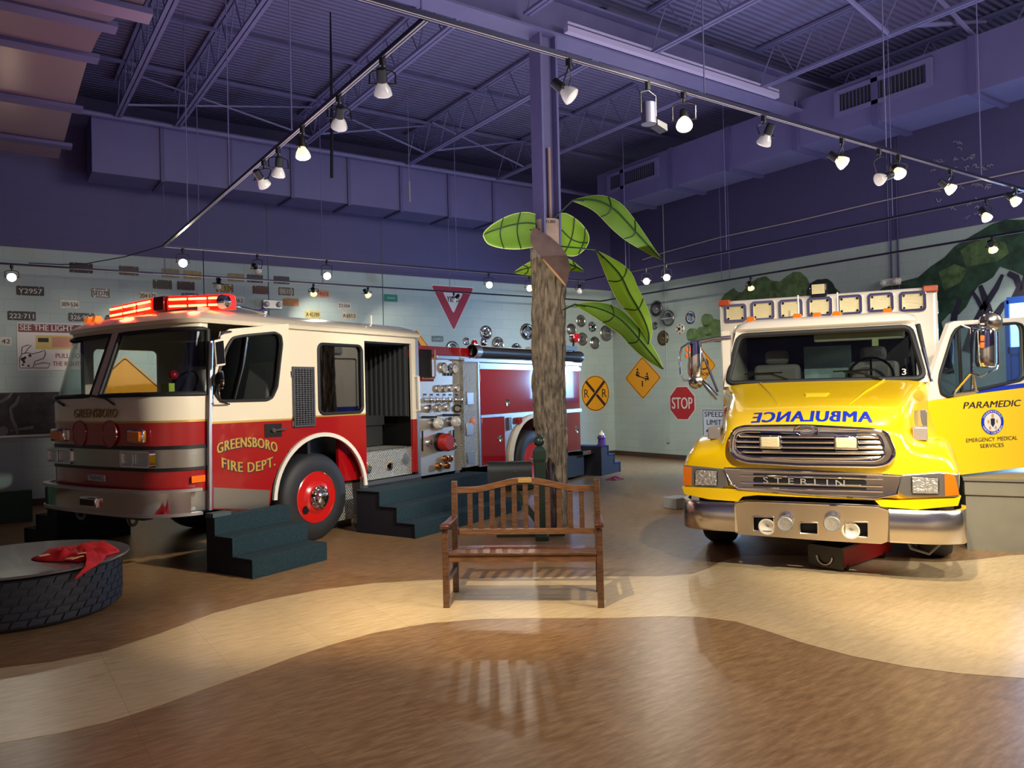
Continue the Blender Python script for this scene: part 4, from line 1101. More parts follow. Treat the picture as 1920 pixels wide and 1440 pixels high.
# louvred grille behind the door
gq = (-.36, 1.29, -.055, 1.95)
gv = MB().plate([(gq[0], gq[1]), (gq[2], gq[1]), (gq[2], gq[3]), (gq[0], gq[3])], [[(gq[0] + .02, gq[1] + .02), (gq[2] - .02, gq[1] + .02), (gq[2] - .02, gq[3] - .02), (gq[0] + .02, gq[3] - .02)]], sd, (0, -.03, 0)).build('grille_frame', mat('grille_grey', (92, 94, 98), .4, .5), eng, smooth=0)
MB().box((gq[0] + .02, -.005, gq[1] + .02), (gq[2] - .02, 0, gq[3] - .02)).build('grille_backing', m_black, gv, smooth=0)
mb = MB()
for k in range(26): mb.box((gq[0] + .02, -.026, gq[1] + .03 + k * .024), (gq[2] - .02, -.012, gq[1] + .037 + k * .024))
for k in range(6): mb.box((gq[0] + .05 + k * .042, -.03, gq[1] + .02), (gq[0] + .058 + k * .042, -.01, gq[3] - .02))
mb.build('grille_louvres', mat('louvre_grey', (120, 122, 128), .35, .6), gv, smooth=0)
for z in (1.33, 1.87): MB().cyl((gq[0] - .02, -.02, z - .03), (gq[0] - .02, -.02, z + .03), .014, n=10).build('hinge', m_chrome, eng)

# ---------------------------------------------------------------- open cab door
DH, DANG = Vector((-1.405, -.012, 0)), R(8.5)
DU = Vector((math.cos(DANG), -math.sin(DANG), 0)); DN = Vector((-math.sin(DANG), -math.cos(DANG), 0))   # along, outward
def dr(px, py):
    q = ENG_I @ at_plane(px, py, ENG_M @ DH, ENG_M.to_3x3() @ DN); d = q - DH
    return (d.dot(DU), d.z)
D = lambda a, b, o=0.0: DH + DU * a + Vector((0, 0, b)) + DN * o
door_px = [(395, 955), (396, 800), (404, 690), (414, 630), (430, 617), (541, 607), (544, 690), (547, 788), (548, 815), (546, 832), (538, 852), (521, 880), (511, 908), (507, 940), (504, 958)]
dl = [dr(*q) for q in door_px]
win_px = [(413, 752), (403, 738), (408, 705), (425, 652), (436, 634), (455, 630), (515, 624), (526, 630), (528, 645), (519, 725), (510, 745), (500, 750)]
wl_ = rpoly([dr(*q) for q in win_px], .02, 2)
zsp = 1.385
def clip(poly, keep):
    out = []
    for i, a in enumerate(poly):
        b = poly[(i + 1) % len(poly)]
        if keep(a): out.append(a)
        if keep(a) != keep(b):
            k = (zsp - a[1]) / (b[1] - a[1]); out.append((a[0] + (b[0] - a[0]) * k, zsp))
    return out
door = empty('cab_door'); door.parent = eng
lowd, upd = clip(dl, lambda q: q[1] < zsp), clip(dl, lambda q: q[1] >= zsp)
MB().plate(upd, [wl_], lambda a, b: D(a, b), -DN * .045).build('door_upper', m_ew, door, smooth=0)
MB().plate(lowd, [], lambda a, b: D(a, b), -DN * .045).build('door_lower', m_er, door, smooth=0)
def dstrip(z0, z1, m, name, o=.003, th=.004):
    xs0 = [q[0] for q in dl if abs(q[1] - (z0 + z1) / 2) < .25]; 
    a0, a1 = 0.012, max(xs0) - .012
    MB().hexa([D(a0, z0, o), D(a1, z0, o), D(a1, z0, 0), D(a0, z0, 0)], [D(a0, z1, o), D(a1, z1, o), D(a1, z1, 0), D(a0, z1, 0)]).build(name, m, door, smooth=0)
dstrip(1.375, 1.395, m_gold, 'pinstripe')
sp = [dr(*q) for q in ((400, 914), (506, 919), (503, 956), (400, 953))]
MB().plate(sp, [], lambda a, b: D(a, b, .004), -DN * .004).build('kick_panel', m_steel, door, smooth=0)
MB().tube([D(a, b, .004) for a, b in wl_], .016, 8, True).build('window_gasket', m_rubber, door)
MB().tube([D(*dr(463, 632), .0), D(*dr(455, 690), .0), D(*dr(440, 748), .0)], .014, 8).build('vent_post', m_gloss, door)
MB().plate(wl_, [], lambda a, b: D(a, b, -.03), -DN * .004).build('door_glass', glass_mat('door_glass', (210, 218, 218), .03), door, smooth=0)
MB().tube([D(*dr(393, 640), .03), D(*dr(390, 800), .03), D(*dr(391, 956), .03)], .022, 8).build('front_edge_rail', m_alu, door)
hx, hz = dr(512, 807)
MB().hexa([D(hx - .1, hz - .07, .006), D(hx + .1, hz - .07, .006), D(hx + .1, hz - .07, 0), D(hx - .1, hz - .07, 0)], [D(hx - .1, hz + .07, .006), D(hx + .1, hz + .07, .006), D(hx + .1, hz + .07, 0), D(hx - .1, hz + .07, 0)]).build('latch_plate', mat('latch_grey', (48, 48, 50), .3, .6), door, smooth=0)
MB().tube([D(hx - .03, hz, .03), D(hx + .14, hz + .01, .04)], .012, 8).cyl(D(hx, hz, .0), D(hx, hz, .03), .02, n=10).build('door_handle', m_chrome, door)
def door_text(string, px0, px1, bend, hh):
    a, b = dr(*px0), dr(*px1); w = b[0] - a[0]; c = ((a[0] + b[0]) / 2, (a[1] + b[1]) / 2)
    xd = DU + Vector((0, 0, (b[1] - a[1]) / w))
    for nm, mm, off, dx in (('lettering_shadow', m_ink, .0035, .008), ('lettering', m_gold, .005, 0)):
        text(nm, string, w, hh, D(c[0] + dx, c[1] - dx), xd, UP, mm, door, off=off, bold=.012, fat=.009 if nm != 'lettering' else .004, spacing=1.1, bend=bend)
door_text('GREENSBORO', (406, 842), (520, 840), .26, .10)
door_text('FIRE DEPT.', (415, 867), (516, 863), -.24, .10)
# rain-mirror, arms and round mirror hanging on the door
mc = [D(*dr(*q), .16) for q in ((386, 640), (404, 636), (408, 686), (390, 689))]
mir = MB().prism(mc, -DN * .03 + Vector((0, 0, 0))).build('mirror', m_white, door, smooth=0, bevel=.01)
cm_ = sum(mc, Vector()) / 4
MB().prism([cm_ + (q - cm_) * .84 + DN * .002 for q in mc], DN * .004).build('mirror_glass', m_glass2, mir, smooth=0)
MB().tube([D(*dr(398, 634), .14), D(*dr(402, 624), .12), D(*dr(432, 622), .02)], .009, 6).tube([D(*dr(398, 690), .14), D(*dr(399, 735), .12), D(*dr(404, 754), .09), D(*dr(428, 758), .02)], .009, 6).build('mirror_arm', m_chrome, door)
cc_ = D(*dr(404, 713), .12)
MB().lathe([(.09, 0), (.085, .03), (.05, .06), (.001, .07)], cc_, (DN * -.3 + DU * -1), 18).build('round_mirror', m_gloss, door)
MB().lathe([(.092, -.006), (.092, .006)], cc_, (DN * -.3 + DU * -1), 18, ).build('round_mirror_rim', m_chrome, door)

# ---------------------------------------------------------------- bumper, lamps and badges on the nose
strip('bumper', .545, .755, m_chrome, .10, .05, 3, NO - 4, zs=[.545, .56, .74, .755])
for z in (.765, .54):
    strip('bumper_lip', z - .014, z + .014, m_alu, .115, .06, 2, NO - 3, zs=[z - .014, z - .006, z + .006, z + .014])
MB().box((-1.95, .25, .5), (-1.85, 2.0, .56)).build('bumper_bracket', m_black, eng, smooth=0)
t1, z1 = ef(158, 930, -2.0); t0, z0 = ef(188, 952, -2.0)
q = MB().box((-2.05, t0, z0), (-2.0, t1, z1)).build('bumper_lamp_frame', m_chrome, eng, bevel=.01)
MB().box((-2.056, t0 + .02, z0 + .02), (-2.05, t1 - .02, z1 - .02)).build('bumper_lamp', m_gloss, q, smooth=0)
for px in (152, 248):
    tt, zz = ef(px, 978, -1.7)
    MB().loft([[Vector((-1.7, tt + .085 * math.cos(R(a)) + 0, .46 + .085 * math.sin(R(a)))) + Vector((0, math.cos(R(a)), math.sin(R(a)))) * 0 + Vector((.016 * math.cos(R(b)), .016 * math.sin(R(b)) * math.cos(R(a)), .016 * math.sin(R(b)) * math.sin(R(a)))) for b in range(0, 360, 60)] for a in list(range(0, 360, 20)) + [0]], True, False).build('tow_eye', mat('tow_grey', (110, 110, 112), .5, .4), eng)
for c in (.43, 1.80):
    hf = MB().plate(rr(c - .245, .985, c + .245, 1.14, .03), [rr(c - .215, 1.0, c - .005 + (.03 if c < 1 else .03), 1.125, .02), rr(c + .04, 1.0, c + .215, 1.125, .02)], lambda a, b: Vector((-1.885 - .03, a, b)), (.06, 0, 0)).build('headlight_bezel', m_chrome, eng, smooth=0)
    for u0, u1 in ((c - .215, c + .02), (c + .04, c + .215)):
        MB().box((-1.90, u0, 1.0), (-1.87, u1, 1.125)).build('headlight_lens', m_clear, hf, smooth=0)
    c2 = c + (-.03 if c < 1 else .0)
    sf = MB().box((-1.93, c2 - .13, 1.215), (-1.88, c2 + .13, 1.345)).build('signal_bezel', m_chrome, eng, bevel=.015)
    MB().box((-1.945, c2 - .10, 1.23), (-1.925, c2 + .10, 1.33)).build('signal_lens', m_amber, sf, bevel=.02)
for c in (.84, 1.38):
    MB().lathe([(.135, 0), (.132, .012), (.124, .012), (.118, .006), (.001, .008)], (-1.912, c, 1.30), (-1, 0, 0), 28).build('siren_cover', m_er, eng)
for nm, mm, off, d in (('nameplate_shadow', m_ink, .003, .006), ('nameplate_letters', m_gold, .005, 0)):
    text(nm, 'GREENSBORO', .78, .085, (-1.918, 1.08 - d, 1.51 - d), (0, -1, 0), UP, mm, eng, off=off, bold=.03 if mm == m_ink else .015, shear=.25)
MB().box((-1.922, .92, .835), (-1.914, 1.23, .895)).build('training_plate', mat('plate_silver', (206, 206, 206), .4), eng, smooth=0)
text('training_letters', 'TRAINING', .29, .05, (-1.922, 1.075, .865), (0, -1, 0), UP, m_ink, eng, bold=.01)
a0, b0 = es(358, 893); a1, b1 = es(384, 903)
MB().box((a0, -.012, b1), (a1, 0, b0)).build('side_marker', mat('amber_reflector', (236, 110, 20), .35), eng, bevel=.004)
for tc, px in ((1.35, 0), (.32, 0)):
    w_ = MB().tube([opt(11 if tc < 1 else 17, 1.585, .02) + Vector((0, 0, 0)), opt(12 if tc < 1 else 19, 1.65, .03), opt(14 if tc < 1 else 22, 1.685, .035)], .011, 6); w_.build('wiper', m_black, eng)

# roof gear: light bar, horns, marker lamps, antenna
m_bar = mat('light_bar_red', (255, 24, 10), .3, emit=1.6, ecol=(255, 14, 6))
m_tube = mat('light_bar_tube', (255, 200, 130), .3, emit=13, ecol=(255, 132, 60))
bar = empty('light_bar'); bar.parent = eng
def arm(pa, pb):
    a, b = ez(*pa, 2.62), ez(*pb, 2.62); d = (b - a).normalized(); s = Vector((-d.y, d.x, 0))
    if s.x > 0: s = -s
    lens = MB(); q = lambda w, z: [a + s * w + Vector((0, 0, z)), b + s * w + Vector((0, 0, z))]
    prof = [(.08, -.075), (.09, -.02), (.09, .03), (.06, .075), (-.06, .075), (-.09, .03), (-.09, -.075)]
    lens.loft([[a + s * w + Vector((0, 0, z)) for w, z in prof], [b + s * w + Vector((0, 0, z)) for w, z in prof]]).build('lens', m_bar, bar, bevel=.01)
    L = (b - a).length
    for k in range(3):
        f0, f1 = .04 + k * .32, .32 + k * .32
        for z in (-.035, .035):
            MB().tube([a.lerp(b, f0) + s * .092 + Vector((0, 0, z)), a.lerp(b, f1) + s * .092 + Vector((0, 0, z))], .0105, 6).build('strobe_tube', m_tube, bar)
    for f in (.34, .66):
        MB().tube([a.lerp(b, f) + s * .094 + Vector((0, 0, -.07)), a.lerp(b, f) + s * .094 + Vector((0, 0, .06))], .006, 5).build('lens_joint', m_redlens, bar)
    light('bar_glow', 'POINT', ENG_M @ (a.lerp(b, .5) + s * .2 + Vector((0, 0, .05))), 9, (1, .06, .03), size=.08)
arm((220, 588), (301, 572)); arm((321, 570), (436, 566))
p = ez(311, 571, 2.62)
MB().box(p - Vector((.09, .09, .075)), p + Vector((.09, .09, .075))).build('centre_unit', mat('smoked_red', (56, 8, 12), .2), bar, bevel=.01)
MB().box(p - Vector((.05, .6, .125)), p + Vector((.09, .5, -.07))).build('bar_mount', m_alu, bar, smooth=0)
def horn(px0, px1, name, flare=.055):
    a, b = ez(*px0, 2.60), ez(*px1, 2.56)
    d = (b - a); L = d.length
    MB().lathe([(.03, 0), (.03, .06), (.012, .1), (.013, L * .75), (.025, L * .9), (flare, L), (flare * .85, L), (.02, L * .9)], a, d, 18).build(name, m_chrome, eng)
horn((425, 570), (493, 586), 'air_horn')
horn((240, 597), (203, 600), 'air_horn', .06)
p = ez(414, 566, 2.60); MB().lathe([(.07, 0), (.075, .02), (.06, .08), (.001, .1)], p, (.3, -1, 0), 18).build('roof_spotlight', m_chrome, eng)
for px in (168, 182):
    p = ez(px, 601 if px == 168 else 599, 2.52)
    MB().hexa([p + Vector(v) for v in ((-.05, -.04, -.03), (.05, -.04, -.03), (.05, .04, -.03), (-.05, .04, -.03))], [p + Vector(v) for v in ((-.03, -.03, .035), (.03, -.03, .035), (.03, .03, .035), (-.03, .03, .035))]).build('roof_marker', mat('amber_glow', (240, 120, 40), .3, emit=.5), eng)
MB().cyl(ez(696, 612, 2.50), ez(696, 596, 2.50) * 0 + ez(696, 612, 2.50) + Vector((0, 0, .14)), .013, n=8).build('antenna', m_white, eng)

# ---------------------------------------------------------------- wheels
def tyre(mb, c, r, w, ri, sgn=-1):
    mb.lathe([(ri, w), (r * .93, w), (r, w * .82), (r, w * .18), (r * .93, 0), (ri + .06, -.012), (ri, 0), (ri - .02, .06)], c, (0, 1, 0), 48, False)
def wheel(s, t, front):
    w = empty('wheel', (s, t, .49)); w.parent = eng
    mb = MB(); tyre(mb, (0, 0, 0), .49, .27, .285); mb.build('tyre', mat('tyre', (34, 35, 38), .62), w, smooth=50)
    mr_ = mat('wheel_red', (196, 26, 24), .25, coat=.8)
    if front: mb = MB().lathe([(.288, -.004), (.275, -.012), (.262, .03), (.25, .035), (.19, .0), (.16, -.035), (.13, -.04), (.001, -.04)], (0, 0, 0), (0, 1, 0), 40)
    else: mb = MB().lathe([(.288, 0), (.275, -.01), (.262, .05), (.23, .12), (.14, .13), (.001, .13)], (0, 0, 0), (0, 1, 0), 40)
    mb.build('rim', mr_, w, smooth=40)
    y0 = -.04 if front else .13
    MB().lathe([(.135, 0), (.13, .02), (.085, .03), (.08, .07), (.06, .085), (.001, .09)] if front else [(.10, 0), (.10, .1), (.08, .17), (.04, .2), (.001, .205)], (0, y0, 0), (0, -1, 0), 28).build('hub_cap', m_chrome, w)
    mb = MB()
    for k in range(10):
        a = R(36 * k); mb.lathe([(.017, 0), (.017, .02), (.008, .032), (.001, .034)], (.112 * math.cos(a) if front else .17 * math.cos(a), y0 - .015, .112 * math.sin(a) if front else .17 * math.sin(a)), (0, -1, 0), 8)
    mb.build('lug_nuts', m_chrome, w)
    if front:
        MB().lathe([(.045, 0), (.045, .004), (.001, .004)], (-.17, -.012, -.12), (0, -1, 0), 18).build('hand_hole', m_black, w)
    return w
wheel(-.04, .0, True); wheel(4.74, .03, False)
for s, t in ((-.04, 1.95), (4.74, 1.9)):
    w = empty('wheel', (s, t, .49)); w.parent = eng
    mb = MB(); tyre(mb, (0, 0, 0), .49, .27, .285); mb.build('tyre', MATS['tyre'], w, smooth=50)
MB().cyl((-.04, .2, .49), (-.04, 1.95, .49), .08, n=10).cyl((4.74, .2, .49), (4.74, 1.95, .49), .1, n=10).build('axle', m_black, eng)
MB().box((-1.7, .65, .48), (6.3, 1.6, .62)).build('chassis_frame', m_black, eng, smooth=0)

# ---------------------------------------------------------------- pump panel
PT = .06
MB().box((1.79, PT, .555), (2.79, PT + .04, 2.12)).box((1.79, PT, .52), (2.79, 1.9, .556)).build('pump_panel', mat('panel_steel', (214, 210, 200), .42, .85, bump=.04, bscale=30, stretch=(1, 1, 10)), eng, smooth=0)
MB().box((1.8, .05, 2.12), (3.02, WID - .05, 2.27)).build('pump_house_top', m_er, eng, smooth=0)
MB().box((1.79, .10, .56), (2.79, WID - .1, 2.12)).build('pump_house', m_black, eng, smooth=0)
a0, b0 = es(786, 707, PT); a1, b1 = es(807, 656, PT)
MB().box((a0, PT - .02, b0), (a1, PT, b1)).build('rear_cab_window', mat('black_glass', (14, 14, 18), .12), eng, smooth=0)
MB().tube([(a1 + .03, PT - .05, b1), (a1 + .03, PT - .05, b0 + .02), (a1 + .0, PT - .05, b0 - .02), (a0 + .02, PT - .05, b0 - .02)], .014, 8).build('grab_rail', mat('copper_rail', (214, 176, 150), .25, .9), eng)
p0, p1 = es(784, 706, -.05), es(786, 770, -.05)
MB().tube([(p0[0], .0, p0[1]), (p0[0], -.05, p0[1]), (p1[0], -.05, p1[1]), (p1[0], .0, p1[1])], .02, 8).build('hand_rail', m_white, eng)
a0, b0 = es(786, 711, PT); a1, b1 = es(812, 706, PT); MB().box((a0, PT - .01, b0 - .03), (a1, PT, b1)).build('warning_label', m_redlens, eng, smooth=0)
a0, b0 = es(813, 667, PT); a1, b1 = es(873, 672, PT)
MB().box((a0, PT - .06, b0 - .05), (a1, PT, b0 + .01)).build('panel_lamp', m_alu, eng, bevel=.01)
def gauge(px, py, r, big=False):
    s, z = es(px, py, PT)
    g = MB().lathe([(r, 0), (r, .025), (r * .85, .03), (r * .85, .018)], (s, PT, z), (0, -1, 0), 22, False).build('gauge_bezel', m_chrome, eng)
    MB().lathe([(r * .86, .016), (.001, .017)], (s, PT, z), (0, -1, 0), 22).build('gauge_dial', mat('dial', (206, 202, 188), .4), g)
    MB().prism([(s - .004, PT - .019, z), (s + .004, PT - .019, z), (s + r * .3, PT - .019, z + r * .6)], (0, -.001, 0)).build('gauge_needle', m_ink, g, smooth=0)
for px, py, r in ((831, 690, .075), (851, 691, .075), (821, 729, .052), (832.5, 729, .052), (844, 728, .052), (856, 728, .052), (804, 766, .055), (822, 765, .055), (838, 764, .055)):
    gauge(px, py, r)
def lathe_at(name, px, py, prof, m, n=16):
    s, z = es(px, py, PT); return MB().lathe(prof, (s, PT, z), (0, -1, 0), n).build(name, m, eng)
for px in (834, 840, 846): lathe_at('indicator', px, 702, [(.022, 0), (.022, .015), (.001, .02)], m_black)
lathe_at('tachometer', 841, 690, [(.035, 0), (.03, .02), (.001, .02)], m_black)
for k, px in enumerate((797, 809, 821, 833, 844, 856)):
    s, z = es(px, 750, PT)
    v = MB().box((s - .045, PT - .006, z - .05), (s + .045, PT, z + .05)).build('valve_plate', m_alu, eng, smooth=0)
    MB().lathe([(.022, 0), (.018, .05), (.028, .055), (.028, .08), (.001, .085)], (s, PT - .006, z), (0, -1, 0), 12).build('valve_knob', m_chrome, v)
    MB().box((s - .03, PT - .004, z + .062), (s + .03, PT, z + .085)).build('valve_tag', mat('tag_blue', (40, 48, 90), .5), v, smooth=0)
for px, py in ((811, 794), (844, 791)):
    lathe_at('hose_valve', px, py, [(.07, 0), (.06, .04), (.05, .06)], m_steel)
    lathe_at('white_knob', px, py, [(.05, .05), (.075, .07), (.08, .11), (.06, .14), (.02, .145), (.02, .17), (.001, .175)], m_white, 12)
lathe_at('intake_collar', 824, 829, [(.13, 0), (.13, .05)], m_black, 24)
lathe_at('red_cap', 824, 829, [(.11, .04), (.12, .06), (.12, .16), (.1, .18), (.001, .18)], mat('cap_red', (190, 40, 36), .4), 24)
for px, py in ((802, 830), (846, 826), (848, 838), (833, 860), (841, 860), (820, 874), (836, 873), (800, 766)):
    lathe_at('hose_port', px, py, [(.045, 0), (.045, .05), (.03, .055), (.03, .02), (.001, .02)], m_chrome if py < 850 else mat('brass', (176, 120, 70), .3, .9))
for px0, px1, py in ((788, 815, 782), (827, 858, 778)):
    a, b = es(px0, py, PT), es(px1, py, PT); MB().tube([(a[0], PT - .03, a[1]), (b[0], PT - .03, b[1])], .014, 6).build('pull_lever', m_black, eng)
for px, py0, py1 in ((790, 808, 846), (848, 806, 832)):
    a, b = es(px, py0, PT), es(px, py1, PT); MB().tube([(a[0], PT - .02, a[1]), (b[0], PT - .02, b[1])], .012, 6).build('gate_rod', m_black, eng)
s, z = es(857, 766, PT); MB().tube([(s + .09 * math.cos(R(a)), PT - .01, z + .05 * math.sin(R(a))) for a in range(0, 360, 30)], .01, 6, True).build('maker_oval', m_black, eng)
# tread plate pillar
MB().box((2.79, 0, .55), (3.15, .1, 2.07)).build('tread_pillar', m_dp, eng, smooth=0)
MB().box((3.15, -.012, .55), (3.19, .1, 2.09)).build('pillar_moulding', m_alu, eng, smooth=0)
for px, py, nm in ((881, 747, 'data_plate'), (880, 805, 'valve_set'), (882, 857, 'lower_plate')):
    s, z = es(px, py); MB().box((s - .08, -.012, z - .09), (s + .08, 0, z + .09)).build(nm, m_alu, eng, bevel=.006)
s, z = es(886, 790); MB().lathe([(.05, 0), (.045, .012), (.001, .015)], (s, 0, z), (0, -1, 0), 18).build('amber_reflector', MATS['amber_reflector'], eng)

# ---------------------------------------------------------------- rear body
BX = 6.42
RC, RR_ = (4.74, .50), .70
arc2 = [(RC[0] + RR_ * math.cos(R(a)), RC[1] + RR_ * math.sin(R(a))) for a in range(5, 176, 10)]
body = [(3.19, .52), (3.19, 2.06), (BX, 2.06), (BX, .52), (RC[0] + RR_, .52)] + arc2 + [(RC[0] - RR_, .52)]
MB().plate(body, [], lambda a, b: Vector((a, .03, b)), (0, .04, 0)).build('body_side', m_alu, eng, smooth=0)
MB().box((3.19, .07, .7), (4.0, WID, 2.06)).box((5.5, .07, .55), (BX, WID, 2.06)).box((4.0, .07, 1.25), (5.5, WID, 2.06)).box((4.0, .5, .6), (5.5, WID, 1.25)).build('body_shell', m_er2, eng, smooth=0)
def cdoor(s0, s1, z0, z1, name='locker_door', hs=None, hz=None):
    d = MB().box((s0, .0, z0), (s1, .03, z1)).build(name, m_er2, eng, bevel=.006)
    if hs:
        MB().lathe([(.06, 0), (.055, .012), (.045, .012), (.03, .004), (.001, .004)], (hs, 0, hz), (0, -1, 0), 22).build('latch', m_chrome, d)
cdoor(3.22, 5.6, 1.29, 1.97, hs=3.95, hz=1.45)
cdoor(5.63, 6.38, 1.29, 1.97)
cdoor(3.24, 3.86, .54, 1.24, hs=3.72, hz=.91)
cdoor(5.63, 6.38, .54, 1.22, hs=6.24, hz=.9)
MB().box((3.2, -.014, 1.245), (3.88, .03, 1.285)).box((5.6, -.014, 1.225), (BX, .03, 1.285)).box((3.2, -.014, 1.98), (BX, .03, 2.03)).build('body_moulding', m_alu, eng, smooth=0)
MB().box((2.79, -.03, 2.07), (BX, WID, 2.12)).build('body_top_rail', m_alu, eng, smooth=0)
MB().box((3.0, .0, 2.12), (BX, .04, 2.15)).box((3.0, -.02, 2.17), (BX - .1, .02, 2.195)).build('hose_rack_rail', m_chrome, eng, smooth=0)
MB().loft([[Vector((RC[0] + r * math.cos(R(a)), t, RC[1] + r * math.sin(R(a)))) for r, t in ((RR_ - .015, -.02), (RR_ + .045, -.02), (RR_ + .045, .03), (RR_ - .015, .03))] for a in range(3, 178, 6)]).build('wheel_arch_trim', mat('arch_cream', (214, 204, 180), .3), eng)
MB().box((3.98, .0, 1.02), (4.06, .03, 1.22)).build('vent_grille', mat('grille_grey', (92, 94, 98), .4, .5), eng, smooth=0)
s, z = es(974, 788); MB().box((s - .06, -.02, z - .05), (s + .06, .03, z + .05)).build('red_marker', m_redlens, eng, bevel=.01)
hose = MB().lathe([(.085, 0), (.10, .005), (.105, .12), (.088, .14), (.088, 3.2), (.10, 3.22), (.105, 3.36), (.085, 3.38), (.001, 3.38)], (3.02, -.01, 2.225), (1, 0, 0), 22, False).build('suction_hose', mat('hose_black', (26, 26, 30), .4), eng)
MB().lathe([(.092, -.005), (.108, -.005), (.108, .12), (.092, .12)], (3.02, -.01, 2.225), (1, 0, 0), 22, False).build('hose_coupling', m_alu, hose)
for sx, px, py, mm, nm in ((0, 889.5, 646, m_redlens, 'deck_beacon'), (0, 907, 642, m_chrome, 'deck_floodlight')):
    a, b = es(px, py, .25)
    st = MB().sphere((a, .25, b), .065, sc=(1, .7, 1.15)).build(nm, mm, eng)
    MB().cyl((a, .25, 2.1), (a, .25, b), .014, n=8).build('beacon_stem', m_chrome, st)
a, b = es(1075, 634, .15)
st = MB().lathe([(.085, 0), (.085, .05), (.04, .07), (.001, .075)], (a, .12, b), (-.35, -1, 0), 20).build('rear_beacon', m_redlens, eng)
MB().lathe([(.088, -.06), (.088, 0)], (a, .12, b), (-.35, -1, 0), 20).build('beacon_case', m_chrome, st)
MB().cyl((a, .15, 2.1), (a, .15, b - .07), .02, n=8).build('beacon_stem', m_black, st)
a, b = es(1058, 634, .2); MB().lathe([(.07, 0), (.075, .03), (.05, .09), (.001, .1)], (a, .2, b), (.3, .5, 0), 18).build('rear_floodlight', m_chrome, eng)
a, b = es(1066, 652, .1); MB().box((a - .25, .05, b - .05), (a + .25, .2, b + .03)).build('rear_light_bracket', m_black, eng, smooth=0)
MB().box((BX, -.02, .43), (6.92, WID + .02, .5)).build('tailboard', mat('tailboard_chrome', (200, 206, 214), .12, 1.0), eng, smooth=0)
MB().box((6.62, -.026, .445), (6.72, -.02, .485)).build('tail_lamp', m_redlens, eng, smooth=0)
MB().box((5.5, .06, .06), (6.6, 2.1, .43)).build('under_box', m_black, eng, smooth=0)
# ================================================================ ambulance
AP = at_floor(1790, 1060)
AA = R(29.5)
amb = empty('ambulance', AP, AA)
tag(amb, 'yellow and white ambulance truck facing the room with its driver door open', 'ambulance')
AM = Matrix.Translation(AP) @ Matrix.Rotation(AA, 4, 'Z'); AI = AM.inverted()
AU, AW = AM.to_3x3() @ Vector((1, 0, 0)), AM.to_3x3() @ Vector((0, 1, 0))
def af(px, py, s=-.8):
    q = AI @ at_plane(px, py, AM @ Vector((s, 0, 0)), AU); return (q.y, q.z)
def afv(px, py, s):
    t, z = af(px, py, s); return Vector((s, t, z))
m_ay = mat('ambulance_yellow', (240, 196, 0), .22, coat=1.0)
m_aw = mat('ambulance_white', (224, 214, 196), .3, coat=.7)
m_blue = mat('stripe_blue', (20, 44, 170), .35)
m_lens = mat('strobe_lens', (222, 206, 158), .2, coat=.5, bump=.35, bscale=14, stretch=(1, 1, 6))
m_bump = mat('bumper_steel', (222, 216, 206), .2, 1.0, bump=.03, bscale=5)
m_glassA = glass_mat('windscreen_glass', (222, 228, 226), .03)
CT = 1.10                                    # centre line
def catmull(P, n):
    out = []
    for i in range(len(P) - 1):
        p0, p1, p2, p3 = P[max(i - 1, 0)], P[i], P[i + 1], P[min(i + 2, len(P) - 1)]
        for k in range(n):
            t = k / n
            out.append((p1 * 2 + (p2 - p0) * t + (p0 * 2 - p1 * 5 + p2 * 4 - p3) * t * t + (p1 * 3 - p0 - p2 * 3 + p3) * t ** 3) * .5)
    out.append(P[-1]); return out
SEC = [(-.80, [(1.04, .68), (1.07, .78), (1.06, .90), (.97, .99), (.84, 1.02), (.74, 1.06), (.66, 1.19), (.45, 1.245), (0, 1.255)]),
       (-.74, [(1.07, .665), (1.10, .79), (1.09, .93), (1.0, 1.05), (.86, 1.08), (.76, 1.12), (.68, 1.25), (.46, 1.29), (0, 1.30)]),
       (-.5, [(1.09, .65), (1.12, .80), (1.11, .97), (1.02, 1.12), (.89, 1.15), (.80, 1.19), (.73, 1.35), (.50, 1.385), (0, 1.40)]),
       (-.2, [(1.10, .64), (1.13, .82), (1.12, .99), (1.04, 1.135), (.93, 1.16), (.83, 1.22), (.78, 1.42), (.57, 1.465), (0, 1.48)]),
       (.2, [(1.10, .64), (1.12, .82), (1.11, .97), (1.04, 1.10), (.95, 1.12), (.86, 1.22), (.83, 1.50), (.64, 1.555), (0, 1.57)]),
       (.64, [(1.05, .64), (1.07, .8), (1.06, .95), (1.03, 1.1), (1.0, 1.22), (.985, 1.36), (.96, 1.56), (.82, 1.655), (0, 1.67)])]
grid = []
for s, pr in SEC:
    grid.append(catmull([Vector((s, h, z)) for h, z in pr], 4))
cols = list(zip(*grid))
cols = [catmull(list(c), 4) for c in cols]
rows = list(zip(*cols))
rings = [[Vector((p.x, CT - p.y, p.z)) for p in r] + [Vector((p.x, CT + p.y, p.z)) for p in list(r)[-2::-1]] for r in rows]
MB().loft(rings).build('hood', m_ay, amb, smooth=60)
